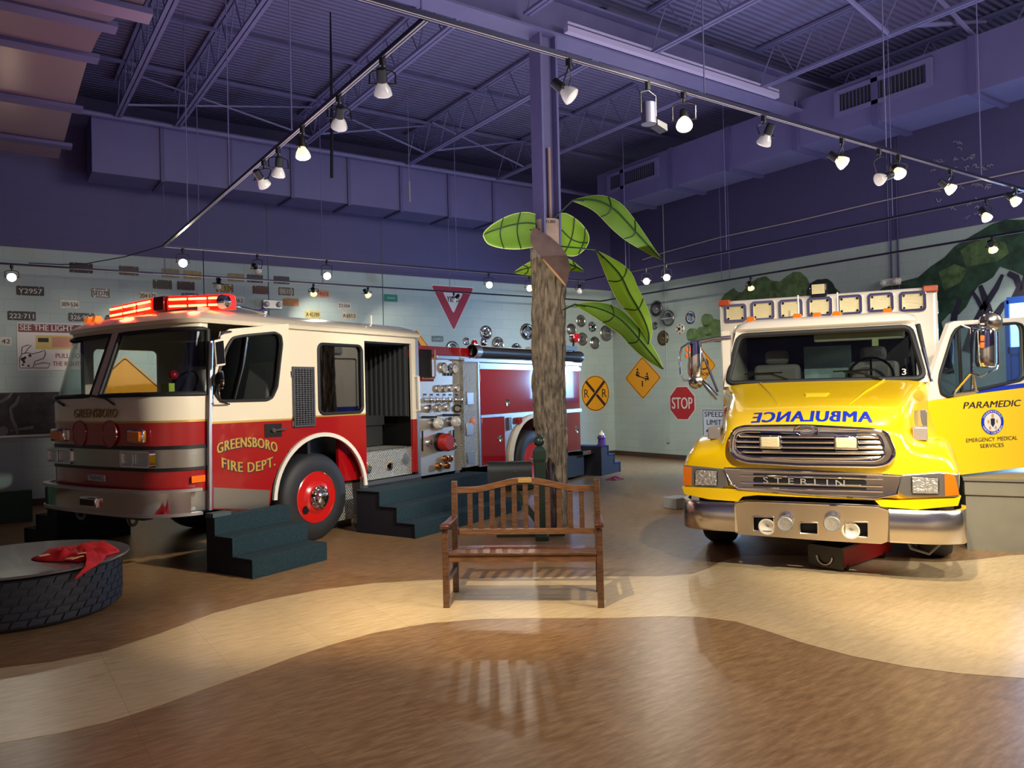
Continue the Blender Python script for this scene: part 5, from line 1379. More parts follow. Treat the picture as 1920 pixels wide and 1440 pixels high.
# creases, scoop and the mirrored lettering on the nose
def hood_z(s, h):
    best = None
    for r in rows:
        if best is None or abs(r[0].x - s) < abs(best[0].x - s): best = r
    p = min(best, key=lambda q: abs(q.y - abs(h)) - (q.z > 1.15) * .001 + (q.z < 1.15) * 5)
    return p.z
for sg in (-1, 1):
    MB().tube([Vector((.55, CT + sg * .58, hood_z(.55, .58) + .003)), Vector((.1, CT + sg * .42, hood_z(.1, .42) + .004)), Vector((-.35, CT + sg * .30, hood_z(-.35, .30) + .003))], [.012, .012, .004], 6).build('hood_crease', m_ay, amb)
MB().hexa([Vector((-.1, CT - .10, 1.495)), Vector((.06, CT - .13, 1.53)), Vector((.06, CT + .13, 1.53)), Vector((-.1, CT + .10, 1.495))], [Vector((-.06, CT - .08, 1.52)), Vector((.04, CT - .11, 1.548)), Vector((.04, CT + .11, 1.548)), Vector((-.06, CT + .08, 1.52))]).build('hood_scoop', m_ay, amb, bevel=.01)
from mathutils.bvhtree import BVHTree
def surf(vs, fs): return BVHTree.FromPolygons([tuple(v) for v in vs], fs)
_mb = MB(); _mb.loft(rings, True, False); hood_bvh = surf(_mb.v, _mb.f)
def on_hood(q):                              # drop a point straight down on the hood
    h = hood_bvh.ray_cast(Vector((q.x, q.y, 3)), Vector((0, 0, -1)))
    return Vector((q.x, q.y, (h[0].z if h[0] is not None else q.z) + .004))
text('mirrored_lettering', 'AMBULANCE', .98, .21, (-.635, CT + .0, 1.36), (0, 1, 0), (1, 0, .30), m_blue, amb, fat=.0075, spacing=1.12, off=.0005, fn=on_hood)

# fascia: lower lip, headlights, grilles
def yprism(name, pts, m, parent=amb, s=-.82, d=.05, **k):
    return MB().prism([Vector((s, t, z)) for t, z in pts], (d, 0, 0)).build(name, m, parent, smooth=0, **k)
lip = [af(*q, -.83) for q in ((1279, 912), (1284, 926), (1330, 936), (1384, 940), (1393, 931), (1420, 928), (1640, 938), (1652, 950), (1720, 955), (1796, 948), (1802, 930), (1790, 934), (1680, 938), (1500, 925), (1380, 917), (1320, 914))]
yprism('front_lip', lip, m_ay, s=-.84, d=.08)
gl = [af(*q, -.84) for q in ((1377, 806), (1395, 800), (1512, 799), (1640, 806), (1662, 812), (1672, 835), (1678, 850), (1668, 868), (1645, 874), (1500, 872), (1400, 866), (1378, 858), (1369, 845), (1370, 822))]
gi = [af(*q, -.84) for q in ((1384, 812), (1400, 809), (1512, 812), (1632, 813), (1650, 818), (1657, 838), (1660, 850), (1652, 860), (1638, 864), (1500, 862), (1405, 857), (1386, 851), (1379, 842), (1379, 822))]
gr = empty('grille'); gr.parent = amb
MB().plate(rpoly(gl, .04, 3), [rpoly(gi, .04, 3)], lambda a, b: Vector((-.85, a, b)), (.08, 0, 0)).build('grille_surround', m_chrome, gr, smooth=60, bevel=.028)
MB().tube([Vector((-.853, a, b)) for a, b in rpoly(gl, .04, 3)], .017, 8, True).build('outer_glint_tube', m_chrome, gr)  # chrome tubes added round the grille, outer and inner, to catch sparkle
MB().tube([Vector((-.853, a, b)) for a, b in rpoly(gi, .04, 3)], .011, 8, True).build('inner_glint_tube', m_chrome, gr)
MB().prism([Vector((-.81, a, b)) for a, b in gi], (.02, 0, 0)).build('grille_backing', m_black, gr, smooth=0)
for k in range(5):
    f = (k + .5) / 5
    y = 813 + f * 49
    a = af(1382 + (4 if k in (0, 4) else 0), y - 1, -.84); b = af(1657 - (6 if k == 0 else 0), y + 2, -.84)
    z0 = (a[1] + b[1]) / 2
    MB().tube([(-.825, a[0], a[1]), (-.86, a[0] * .7 + b[0] * .3, z0), (-.862, a[0] * .3 + b[0] * .7, z0), (-.825, b[0], b[1])], [.02, .017, .017, .02], 8).build('grille_bar', m_chrome, gr)
t, z = af(1512, 807, -.87)
MB().lathe([(1, 0), (.92, .15), (.8, .1), (.001, .16)], (0, 0, 0), (-1, 0, 0), 28).build('emblem', m_chrome, gr)
em = gr.children[-1] if False else [o_ for o_ in COL.objects if o_.name.startswith('emblem')][-1]
em.scale = (.10, .105, .05); em.location = (-.865, t, z)
MB().tube([(-.885, t + .06 * math.cos(R(a)), z + .028 * math.sin(R(a))) for a in range(40, 321, 20)], .006, 5).build('emblem_letter', m_alu, gr)
for px0, py0, px1, py1 in ((1423, 816, 1465, 842), (1563, 817, 1610, 844)):
    a, b = af(px0, py0, -.9), af(px1, py1, -.9)
    st = MB().box((-.91, b[0], b[1]), (-.85, a[0], a[1])).build('strobe_housing', m_chrome, gr, bevel=.012)
    MB().box((-.925, b[0] + .015, b[1] + .015), (-.905, a[0] - .015, a[1] - .015)).build('strobe_lens', m_lens, st, bevel=.01)
# lower grille with raised letters
lg = empty('lower_grille'); lg.parent = amb
lq = [af(*q, -.84) for q in ((1358, 878), (1500, 882), (1690, 892), (1682, 926), (1640, 934), (1500, 925), (1385, 916), (1372, 908))]
MB().prism([Vector((-.845, a, b)) for a, b in lq], (.05, 0, 0)).build('chrome_panel', m_chrome, lg, smooth=0, bevel=.008)
for k, (y0, y1) in enumerate(((888, 891.5), (896, 905), (909.5, 913))):
    a, b = af(1412, y0 - 2, -.847), af(1625, y1 + 5, -.847); zz = af(1520, (y0 + y1) / 2 + 2, -.847)[1]; hh = (y1 - y0) * .0027
    MB().prism([Vector((-.852, u, v)) for u, v in rr(b[0], zz - hh, a[0], zz + hh, hh * .95)], (.006, 0, 0)).build('slot', m_black, lg, smooth=0)
MB().tube([Vector((-.846, a_, b_)) for a_, b_ in lq], .011, 8, True).build('panel_glint_tube', m_chrome, lg)  # tube added round the panel to catch glints
for y in (884, 893.5, 907, 917):  # first and last bars added for their highlights
    a, b = af(1388, y - 2, -.85), af(1655, y + 5, -.85)
    MB().tube([(-.85, a[0], a[1]), (-.862, (a[0] + b[0]) / 2, (a[1] + b[1]) / 2), (-.85, b[0], b[1])], .008, 6).build('grille_bar', m_chrome, lg)
a, b = af(1431, 900, -.87), af(1584, 906, -.87)
text('raised_letters', 'STERLIN', a[0] - b[0], .052, (-.872, (a[0] + b[0]) / 2, (a[1] + b[1]) / 2), (0, -1, (b[1] - a[1]) / (a[0] - b[0])), UP, mat('letter_pale', (206, 200, 190), .25, .6), lg, bold=.005, spacing=1.75, off=.004)
# headlights
def headlight(bez, lensq, ambq, name='headlight'):
    hd = empty(name); hd.parent = amb
    MB().prism([Vector((-.835, *af(*q, -.835))) for q in bez], (.05, 0, 0)).build('bezel', mat('bezel_grey', (150, 148, 142), .3, .8), hd, smooth=0, bevel=.01)
    l = [af(*q, -.85) for q in lensq]
    MB().plate(rpoly([Vector((a, b)) for a, b in l], .02, 2), [], lambda a, b: Vector((-.845, a, b)), (.02, 0, 0)).build('lens_rim', m_black, hd, smooth=0)
    c = sum((Vector(q) for q in l), Vector((0, 0))) / len(l)
    MB().prism([Vector((-.855, *(c + (Vector(q) - c) * .93))) for q in l], (.02, 0, 0)).build('lens', mat('headlight_glass', (206, 206, 200), .1, .75, bump=1.0, bscale=34), hd, smooth=0, bevel=.006)
    am = [Vector((-.842, *af(*q, -.84))) for q in ambq]
    MB().prism(am, (.03, 0, 0)).build('turn_signal', m_amber, hd, smooth=0)
    return hd
headlight(((1281, 872), (1360, 880), (1366, 912), (1345, 918), (1283, 912)), ((1302, 880), (1345, 882), (1345, 912), (1302, 911)), ((1281, 874), (1297, 876), (1297, 911), (1281, 909)))
headlight(((1798, 888), (1760, 885), (1692, 890), (1684, 900), (1682, 922), (1700, 932), (1798, 932)), ((1708, 893), (1761, 896), (1761, 927), (1709, 926)), ((1771, 887), (1790, 890), (1799, 928), (1772, 930)))
# small square side lamps and vents on the hood flanks
for px, py, sg in ((1340, 816, 1), (1702, 821, -1)):
    t = CT + sg * .84
    MB().box((-.62, t - .055, 1.14), (-.40, t + .055, 1.25)).build('side_lamp', mat('lamp_grey', (160, 152, 148), .25, .4), amb, bevel=.01)
for k in range(5):
    MB().box((.30 + k * .035, CT - .93, 1.18), (.315 + k * .035, CT - .85, 1.36)).build('hood_vent', m_chrome, amb, bevel=.004)
MB().lathe([(.06, 0), (.05, .02), (.001, .03)], (.25, CT + .88, 1.36), (-.3, 1, 0), 14).build('side_marker', m_amber, amb)
MB().lathe([(.09, 0), (.07, .02), (.001, .03)], (.53, CT - .90, 1.27), (0, -1, 0), 14).build('side_marker', mat('amber_dark', (150, 84, 20), .3), amb)

# bumper in three pieces
bp = empty('bumper'); bp.parent = amb
tl = [af(*q, -.9) for q in ((1378, 944), (1377, 1000), (1390, 1004), (1550, 1016), (1652, 1022), (1666, 1017), (1666, 957), (1645, 950), (1400, 940))]
hol = []
for q in (((1411, 969), (1451, 970), (1451, 998), (1411, 996)), ((1499, 980), (1533, 981), (1533, 1003), (1499, 1001)), ((1584, 979), (1628, 980), (1628, 1009), (1584, 1006))):
    hol.append(rpoly([Vector(af(*c, -.9)) for c in q], .012, 2))
MB().plate([Vector(a) for a in tl], hol, lambda a, b: Vector((-.90 + (.6 - b) * .14, a, b)), (.035, 0, 0)).build('bumper_centre', m_bump, bp, smooth=0, bevel=.006)
MB().tube([Vector((-.895, *tl[0])), Vector((-.895, *tl[8])), Vector((-.895, *tl[7])), Vector((-.895, *tl[6]))], .012, 8).build('top_highlight_tube', m_chrome, bp)  # added tube that makes the highlight along the bumper top
for h in hol:
    MB().tube([Vector((-.903 + (.6 - q[1]) * .14, *q)) for q in h], .007, 6, True).build('hole_rim', m_bump, bp)
def wing(t0, sgn):
    path = [(-.895, t0), (-.89, t0 + sgn * .2), (-.87, t0 + sgn * .34)]
    te = 2.23 if sgn > 0 else -.06
    path += [(-.80, te - sgn * .07), (-.70, te - sgn * .015), (-.50, te)]
    path = [Vector((a, b)) for a, b in path]; path = catmull(path, 4)
    rg = []
    for p in path:
        zb = .315 if sgn < 0 else .33
        rg.append([Vector((p.x, p.y, zb + .02)), Vector((p.x - .012, p.y, zb + .04)), Vector((p.x - .012, p.y, .57)), Vector((p.x + .01, p.y, .60)), Vector((p.x + .05, p.y - sgn * .03, .60)), Vector((p.x + .05, p.y - sgn * .03, zb + .02))])
    MB().loft(rg).build('bumper_wing', m_bump, bp, smooth=50)
wing(tl[0][0] + .004, 1); wing(tl[6][0] - .004, -1)
for px, py in ((1472, 983), (1560, 983)):
    t, z = af(px, py, -.95)
    l = MB().lathe([(.001, -.04), (.05, -.02), (.066, .03), (.066, .06)], (-.90, t, z + .02), (-1, 0, -.25), 22, False).build('fog_lamp', m_chrome, bp)
    MB().lathe([(.067, .055), (.06, .07), (.04, .062), (.001, .07)], (-.90, t, z + .02), (-1, 0, -.25), 22).build('fog_lens', m_clear, l)
for px, py in ((1440, 985), (1596, 992)):
    t, z = af(px, py, -.8); MB().lathe([(.02, -.06), (.03, .02), (.07, .06), (.06, .062), (.01, .0)], (-.82, t, z), (-1, 0, 0), 20).build('horn', m_white, bp)
MB().box((-.78, .15, .34), (-.60, 2.05, .62)).build('radiator_shade_block', m_black, amb, smooth=0)  # black block put in for the shade behind the bumper

# cab
def wsp(t, z, o=0.0): return Vector((.60 + (z - 1.64) * .42 - o, t, z))
fo = [(CT - .96, 1.62), (CT + .96, 1.62), (CT + .955, 1.75), (CT + .86, 2.24), (CT - .86, 2.24), (CT - .955, 1.75)]
wh_ = rpoly([Vector(q) for q in ((CT - .93, 1.655), (CT + .93, 1.655), (CT + .83, 2.17), (CT - .83, 2.17))], .08, 4)
cf = MB().plate(fo, [wh_], lambda a, b: wsp(a, b), (.06, 0, .0)).build('windscreen_frame', m_aw, amb, smooth=0)
ws = MB().plate(wh_, [], lambda a, b: wsp(a, b, -.02), (.006, 0, 0)).build('windscreen', m_glassA, amb, smooth=0)
MB().tube([wsp(a, b, .004) for a, b in wh_], .03, 8, True).build('rubber_gasket', m_rubber, ws)
def rect(s0, s1, h, z): return [Vector((s0, CT - h, z)), Vector((s1, CT - h, z)), Vector((s1, CT + h, z)), Vector((s0, CT + h, z))]
def rrect(s0, s1, h, z, r): return [Vector((a, b, z)) for a, b in rr(s0, CT - h, s1, CT + h, r, 5)]
MB().loft([rrect(.84, 1.86, .90, 2.20, .10), rrect(.80, 1.86, .905, 2.24, .12), rrect(.84, 1.86, .87, 2.30, .14), rrect(.95, 1.86, .78, 2.345, .16), rrect(1.2, 1.86, .5, 2.36, .16)]).build('cab_roof', m_aw, amb, smooth=50)
MB().box((.66, CT + .90, .64), (1.84, CT + .98, 2.22)).build('cab_side', m_aw, amb, smooth=0)
MB().box((1.62, CT - .98, .64), (1.84, CT - .90, 2.22)).build('rear_pillar', m_aw, amb, smooth=0)
MB().box((.60, CT - .92, .64), (1.84, CT + .92, .8)).box((1.78, CT - .92, .8), (1.84, CT + .92, 2.2)).build('cab_inner', m_inner, amb, smooth=0)
MB().tube([(.66, CT - .985, 1.05), (.68, CT - .985, 1.6), (.92, CT - .90, 2.2)], .022, 8).build('door_seal', m_rubber, amb)
MB().tube([(.60, CT - .99, 1.62), (.72, CT - .93, 1.95)], .016, 8).build('pillar_chrome', m_chrome, amb)
MB().hexa([Vector((.66, CT - .9, 1.2)), Vector((1.0, CT - .9, 1.2)), Vector((1.0, CT + .9, 1.2)), Vector((.66, CT + .9, 1.2))], [Vector((.66, CT - .9, 1.62)), Vector((.95, CT - .9, 1.66)), Vector((.95, CT + .9, 1.66)), Vector((.66, CT + .9, 1.62))]).build('dashboard', mat('dash_grey', (128, 130, 112), .6), amb, smooth=0)
for tc in (CT - .48, CT + .52):
    MB().box((1.40, tc - .25, 1.0), (1.55, tc + .25, 1.86)).box((1.42, tc - .13, 1.86), (1.52, tc + .13, 2.02)).build('seat', mat('seat_grey', (120, 114, 108), .7), amb, bevel=.05)
wl2 = [Vector((1.02, CT - .46, 1.70)) + Vector((.10 * math.sin(R(a)), .21 * math.cos(R(a)), .19 * math.sin(R(a)))) for a in range(0, 360, 18)]
m_ = MB().tube(wl2, .015, 6, True)
for a in (90, 200, 340): m_.tube([(1.04, CT - .46, 1.68), wl2[int(a / 18)]], .012, 5)
m_.build('steering_wheel', m_gloss, amb)
vz = [wsp(*af(x, y, .8), -.12) for x, y in ((1690, 626), (1692, 640), (1640, 640), (1528, 636), (1526, 628))]
MB().box((.95, CT - .78, 2.07), (.98, CT + .08, 2.19)).build('sun_visor', mat('visor_tan', (176, 174, 146), .6), amb, bevel=.02)
t, z = af(1641, 641, .9); MB().box((.93, t - .03, z - .04), (.945, t + .03, z + .05)).build('visor_clip', mat('clip_olive', (140, 150, 96), .5), amb, smooth=0)
MB().box((1.70, CT - .25, 1.55), (1.78, CT + .25, 2.06)).build('rear_pass_panel', mat('pale_teal', (150, 176, 176), .5), amb, smooth=0)  # pale colour stands in for the bright patch at the pass-through
t, z = af(1695, 697, .62); text('number', '3', .04, .06, wsp(t, z, .006), (0, -1, 0), UP, m_sw, amb)
for (a, b) in (((1478, 712), (1415, 702)), ((1660, 716), (1582, 697))):
    q0, q1 = wsp(*af(*a, .62), .03), wsp(*af(*b, .63), .03)
    MB().tube([q0, q0.lerp(q1, .5) + Vector((-.02, 0, .03)), q1], .011, 6).tube([q1 + Vector((0, .1, .005)), q1 + Vector((0, -.28, .01))], .008, 5).build('wiper', m_gloss, amb)
# roof marker lamps
for px, py in ((1408, 603), (1495, 592), (1532, 590), (1569, 588), (1664, 591)):
    t, z = af(px, py, 1.0)
    MB().hexa([Vector((.93, t - .055, 2.31)), Vector((1.08, t - .055, 2.33)), Vector((1.08, t + .055, 2.33)), Vector((.93, t + .055, 2.31))], [Vector((.96, t - .035, 2.385)), Vector((1.05, t - .035, 2.39)), Vector((1.05, t + .035, 2.39)), Vector((.96, t + .035, 2.385))]).build('roof_marker', m_amber, amb, bevel=.008)
# patient box
MB().box((1.82, -.03, .64), (5.6, 2.32, 2.67)).build('patient_box', m_aw, amb, bevel=.05)
MB().box((1.90, 2.32, .66), (5.55, 2.326, 1.30)).build('side_band_yellow', m_ay, amb, smooth=0)
MB().box((1.90, 2.32, 1.34), (5.55, 2.326, 1.42)).build('side_band_blue', m_blue, amb, smooth=0)
MB().plate(rr(2.1, .75, 2.9, 2.3, .03), [rr(2.115, .765, 2.885, 2.285, .02)], lambda a, b: Vector((a, 2.327, b)), (0, .004, 0)).build('locker_seam', m_inner, amb, smooth=0)
for y in (2.3, 4.6):
    MB().box((y, 2.32, 2.38), (y + .26, 2.36, 2.56)).build('side_warning_light', m_clear, amb, bevel=.01)
pans = [((1358, 572), (1401, 603)), ((1408, 566), (1453, 600)), ((1460, 563), (1506, 597)), ((1513, 559), (1561, 593)), ((1569, 555), (1617, 589)), ((1626, 551), (1676, 584)), ((1685, 548), (1737, 583))]
for a, b in pans:
    u, v = af(*a, 1.82), af(*b, 1.82)
    bz = MB().plate(rr(v[0], v[1], u[0], u[1], .04), [rr(v[0] + .03, v[1] + .03, u[0] - .03, u[1] - .03, .02)], lambda p, q: Vector((1.785, p, q)), (.04, 0, 0)).build('warning_light_bezel', m_chrome, amb, smooth=0, bevel=.012)
    MB().box((1.80, v[0] + .03, v[1] + .03), (1.83, u[0] - .03, u[1] - .03)).build('warning_light_lens', m_lens, bz, smooth=0)
    for p in (v[0] + .05, u[0] - .05):
        for q in (v[1] + .045, u[1] - .045): MB().cyl((1.79, p, q), (1.80, p, q), .013, n=8).build('screw', m_gloss, bz)
for t0, t1 in ((2.19, 2.325), (-.035, .11)):
    MB().box((1.78, t0, 2.61), (1.90, t1, 2.68)).build('corner_marker', mat('marker_orange', (200, 84, 40), .3), amb, bevel=.01)
for y in (2.3, 2.9):
    MB().box((y, -.06, 2.40), (y + .22, -.03, 2.56)).build('side_warning_light', m_clear, amb, bevel=.01)
t, z = af(1535, 553, 1.8)
MB().box((1.76, t - .09, 2.64), (1.86, t + .09, 2.80)).build('scene_light', m_gloss, amb, bevel=.015)
MB().box((1.75, t - .07, 2.67), (1.762, t + .07, 2.78)).build('scene_light_lens', m_lens, amb, smooth=0)
for px in (1497, 1571):
    t, z = af(px, 590, 1.3); MB().cyl((1.3, t, 2.34), (1.3, t, 2.62), .01, n=6).build('antenna', m_white, amb)
# wheels and chassis
for t in (.0, 1.95):
    w = empty('wheel', (.42, t, .48)); w.parent = amb
    mb = MB(); tyre(mb, (0, 0, 0), .48, .27, .28); mb.build('tyre', MATS['tyre'], w, smooth=50)
    MB().lathe([(.28, .04), (.2, .0), (.1, -.02), (.001, -.02)], (0, 0, 0), (0, 1, 0), 24).build('rim', m_alu, w)
for t in (.05, 1.65):
    w = empty('wheel', (4.3, t, .48)); w.parent = amb
    mb = MB(); tyre(mb, (0, 0, 0), .48, .55, .28); mb.build('tyre', MATS['tyre'], w, smooth=50)
MB().box((-.6, .62, .36), (5.3, 1.55, .64)).box((.35, .2, .40), (.5, 2.0, .5)).build('chassis', m_black, amb, smooth=0)
q = [Vector((-.55, .40, .34)), Vector((-.6, .35, .24)), Vector((-.58, .22, .2)), Vector((-.55, .12, .3))]
MB().tube(q, .012, 6).build('hanging_hose', mat('hose_grey', (120, 122, 130), .5), amb)
# left mirror
def mirror(fn, cap, frame, arms, rnd, rad, parent, ambers, cap_r):
    m0 = empty('mirror'); m0.parent = parent
    a, b = fn(*cap[0]), fn(*cap[1])
    d = b - a; pts = [(cap_r * .55, 0), (cap_r * .95, d.length * .06), (cap_r, d.length * .2), (cap_r, d.length * .85), (cap_r * .85, d.length * .97), (cap_r * .3, d.length)]
    MB().lathe(pts, a, d, 20).build('mirror_shell', m_chrome, m0)
    MB().tube([fn(*q) for q in frame], .011, 8).build('mirror_frame', m_chrome, m0)
    for ar in arms: MB().tube([fn(*q) for q in ar], .012, 8).build('mirror_arm', m_chrome, m0)
    c = fn(*rnd)
    cd_ = (AI.to_3x3() @ (EYE - AM @ c)).normalized()
    MB().lathe([(rad, -.01), (rad * 1.02, .0), (rad * .9, rad * .28), (rad * .5, rad * .5), (.001, rad * .56)], c, cd_, 24).build('round_mirror', mat('mirror_steel', (210, 206, 196), .18, 1.0), m0)
    MB().lathe([(.02, 0), (.02, .02), (.001, .03)], c + cd_ * rad * .55, cd_, 10).build('mirror_bolt', m_black, m0)
    for (p, q) in ambers:
        c0 = fn((p[0] + q[0]) / 2, (p[1] + q[1]) / 2); w2 = (fn(*q) - fn(*p)).length / 2.8
        cc = c0 + cd_ * (cap_r * .9)
        MB().box(cc - Vector((.015, w2 * .55, w2)), cc + Vector((.015, w2 * .55, w2))).build('amber_reflector', MATS['amber_reflector'], m0, bevel=.006)
fl_ = lambda x, y: afv(x, y, .30)
mirror(fl_, ((1303, 640), (1303, 708)), ((1330, 637), (1290, 644), (1278, 652), (1274, 670), (1276, 700), (1281, 713), (1312, 714)),
       (((1370, 631), (1340, 634), (1305, 641)), ((1370, 635), (1340, 638), (1312, 643)), ((1318, 712), (1330, 725), (1345, 742)), ((1316, 716), (1328, 732), (1343, 750)), ((1310, 645), (1328, 690), (1346, 735))), (1305, 716), .075, amb,
       (((1285, 652), (1291, 660)), ((1284, 662), (1291, 672))), .075)

# open driver door
HD, HA = Vector((.63, CT - 1.02, 0)), R(42)
HU, HN = Vector((math.cos(HA), -math.sin(HA), 0)), Vector((-math.sin(HA), -math.cos(HA), 0))
def hd_(px, py, o=0.0):
    q = AI @ at_plane(px, py, AM @ (HD + HN * o), AM.to_3x3() @ HN); d = q - HD; return Vector((d.dot(HU), d.z))
H = lambda a, b, o=0.0: HD + HU * a + Vector((0, 0, b)) + HN * o
od = empty('driver_door'); od.parent = amb
wpx = [(1760, 716), (1762, 700), (1784, 630), (1791, 618), (1802, 612), (1905, 606), (1915, 609), (1919, 618), (1922, 706), (1912, 713), (1776, 744), (1764, 738)]
wq = rpoly([hd_(*q) for q in wpx], .02, 2)
MB().plate([hd_(*q) for q in ((1741, 752), (1742, 730), (1748, 700), (1763, 655), (1781, 606), (1790, 602), (1928, 594), (1936, 600), (1940, 724), (1832, 738))], [wq], lambda a, b: H(a, b), -HN * .05).build('door_upper', m_aw, od, smooth=0, bevel=.008)
MB().plate([hd_(*q) for q in ((1741, 752), (1832, 738), (1940, 724), (1944, 874), (1800, 891), (1745, 896))], [], lambda a, b: H(a, b), -HN * .05).build('door_lower', m_ay, od, smooth=0, bevel=.008)
MB().plate([hd_(*q) for q in ((1831, 729), (1940, 716), (1940, 724), (1832, 737.5))], [], lambda a, b: H(a, b, .003), -HN * .003).build('blue_stripe', m_blue, od, smooth=0)
MB().plate(wq, [], lambda a, b: H(a, b, -.02), -HN * .005).build('door_glass', glass_mat('ambulance_door_glass', (205, 215, 220), .06), od, smooth=0)
MB().tube([H(a, b, .004) for a, b in wq], .015, 8, True).build('window_gasket', m_rubber, od)
MB().tube([H(*hd_(1797, 616)), H(*hd_(1803, 736))], .016, 8).build('vent_post', m_rubber, od)
def dtext(string, p0, p1, hpx, m, **k):
    a, b = hd_(*p0), hd_(*p1); c = (a + b) / 2; xd = HU * (b.x - a.x) + Vector((0, 0, b.y - a.y))
    hh = hd_(p0[0], p0[1] - hpx).y - a.y
    text('lettering', string, (b - a).length, hh, H(c.x, c.y, .001), xd, UP, m, od, **k)
m_navy = mat('navy_ink', (26, 24, 52), .45)
dtext('PARAMEDIC', (1805, 760.5), (1914, 755.2), 12.5, m_navy, bold=.03, shear=.22)
dtext('EMERGENCY', (1811, 826), (1865, 823), 7.6, m_navy, bold=.012)
dtext('MEDICAL', (1870, 822.7), (1907, 820.6), 7.6, m_navy, bold=.012)
dtext('SERVICES', (1837, 836.5), (1881.5, 834), 7.6, m_navy, bold=.012)
c = hd_(1860.5, 791.5); ru = hd_(1881.5, 791).x - c.x; rv = hd_(1860.5, 768).y - c.y
se = lambda k, o: [H(c.x + ru * k * math.cos(R(a)), c.y + rv * k * math.sin(R(a)), o) for a in range(0, 360, 12)]
sl = MB().prism(se(1, .001), HN * .002).build('round_seal', m_blue, od, smooth=0)
MB().prism(se(.74, .003), HN * .002).build('seal_centre', mat('seal_cream', (214, 204, 190), .5), sl, smooth=0)
MB().prism([H(c.x + ru * a, c.y + rv * b, .005) for a, b in ((-.18, .3), (.18, .3), (.18, -.15), (0, -.4), (-.18, -.15))], HN * .001).build('seal_shield', m_navy, sl, smooth=0)
for a, b, w in ((-.38, .05, .1), (.38, .05, .1), (0, .5, .12), (-.25, -.45, .1), (.25, -.45, .1)):
    MB().prism([H(c.x + ru * (a + w * math.cos(R(t))), c.y + rv * (b + 1.6 * w * math.sin(R(t))), .005) for t in range(0, 360, 40)], HN * .001).build('seal_figure', mat('seal_tan', (178, 140, 104), .5), sl, smooth=0)
rt = MB()
for word, a0, a1, up2 in (('GREENSBORO', 150, 30, 1), ('NORTH CAROLINA', 205, 335, -1)):
    for k, ch in enumerate(word):
        if ch == ' ': continue
        a = R(a0 + (a1 - a0) * k / (len(word) - 1)); rad = Vector((math.cos(a), math.sin(a)))
        o_ = H(c.x + ru * .87 * rad.x, c.y + rv * .87 * rad.y, .003)
        ydir = (HU * rad.x + Vector((0, 0, rad.y))) * up2; xdir = (HU * rad.y + Vector((0, 0, -rad.x))) * up2
        add_text(rt, ch, ru * .13, rv * .15, o_, xdir, ydir, off=.001, bold=.02)
rt.build('seal_lettering', m_sw, sl, smooth=0)
fr_ = lambda x, y, o=.20: H(*hd_(x, y, o), o)
mirror(lambda x, y: fr_(x, y), ((1848, 617), (1848, 690)), ((1832, 612), (1862, 614), (1871, 622), (1872, 680), (1868, 693), (1850, 700)), (((1822, 615), (1822, 660), (1822, 700)), ((1822, 615), (1840, 612), (1850, 612)), ((1822, 700), (1840, 706), (1850, 700))), (1857, 604), .10, od,
       (((1838, 628), (1845, 640)), ((1838, 641), (1845, 653))), .092)
for ar in (((1822, 616), (1803, 610)), ((1820, 700), (1786, 738)), ((1823, 700), (1820, 732)), ((1823, 700), (1828, 735))):
    MB().tube([fr_(*ar[0]), H(*hd_(*ar[1]), .01)], .014, 8).build('mirror_strut', m_chrome, od)
MB().tube([H(*hd_(1784, 741), .015), H(*hd_(1830, 733), .015)], .014, 8).build('mirror_foot', m_chrome, od)
# ================================================================ bench
from mathutils import noise as NZ
m_wood = mat('bench_wood', (98, 68, 47), .32, coat=.25, noise=.35, nscale=5, stretch=(3, 14, 14))
m_wood2 = mat('bench_wood_light', (124, 86, 56), .35, coat=.2, noise=.3, nscale=5, stretch=(2, 14, 14))
m_wood3 = mat('bench_wood_dark', (84, 46, 28), .25, coat=.4, noise=.3, nscale=5, stretch=(3, 14, 14))
b0 = at_floor(838, 1139); b1 = at_floor(1127, 1139)
bv = b1 - b0; BL = bv.length
bench = empty('garden_bench', b0, math.atan2(bv.y, bv.x))
tag(bench, 'slatted brown wooden bench with an arched back in front of the tree column', 'bench')
PW = .024
for x in (0, BL):
    MB().box((x - PW, -PW, 0), (x + PW, PW, .585)).build('leg', m_wood, bench, bevel=.004)
    MB().hexa([Vector((x - PW, .43, 0)), Vector((x + PW, .43, 0)), Vector((x + PW, .475, 0)), Vector((x - PW, .475, 0))], [Vector((x - PW, .455, .9)), Vector((x + PW, .455, .9)), Vector((x + PW, .495, .9)), Vector((x - PW, .495, .9))]).build('leg', m_wood, bench, bevel=.004)
    a_ = [(-.05, .60), (-.05, .625), (.0, .632), (.18, .622), (.44, .622), (.44, .592), (.18, .59), (.0, .598)]
    MB().prism([Vector((x - .034, y, z)) for y, z in a_], (.068, 0, 0)).build('armrest', m_wood3, bench, bevel=.006)
    MB().box((x - .015, PW, .18), (x + .015, .43, .215)).build('side_stretcher', m_wood, bench, smooth=0)
    MB().box((x - .015, PW, .345), (x + .015, .43, .39)).build('side_rail', m_wood, bench, smooth=0)
MB().box((PW, -.018, .345), (BL - PW, .014, .392)).build('front_rail', m_wood2, bench, bevel=.004)
for k, y in enumerate((-.03, .055, .14, .225, .31)):
    MB().box((-.005 if k else PW, y + .0, .395 - k * .006), (BL + .005 if k else BL - PW, y + .07, .415 - k * .006)).build('seat_slat', m_wood3 if k > 1 else m_wood, bench, bevel=.004)
bk = lambda z: .45 + (z - .45) * .055 + .006
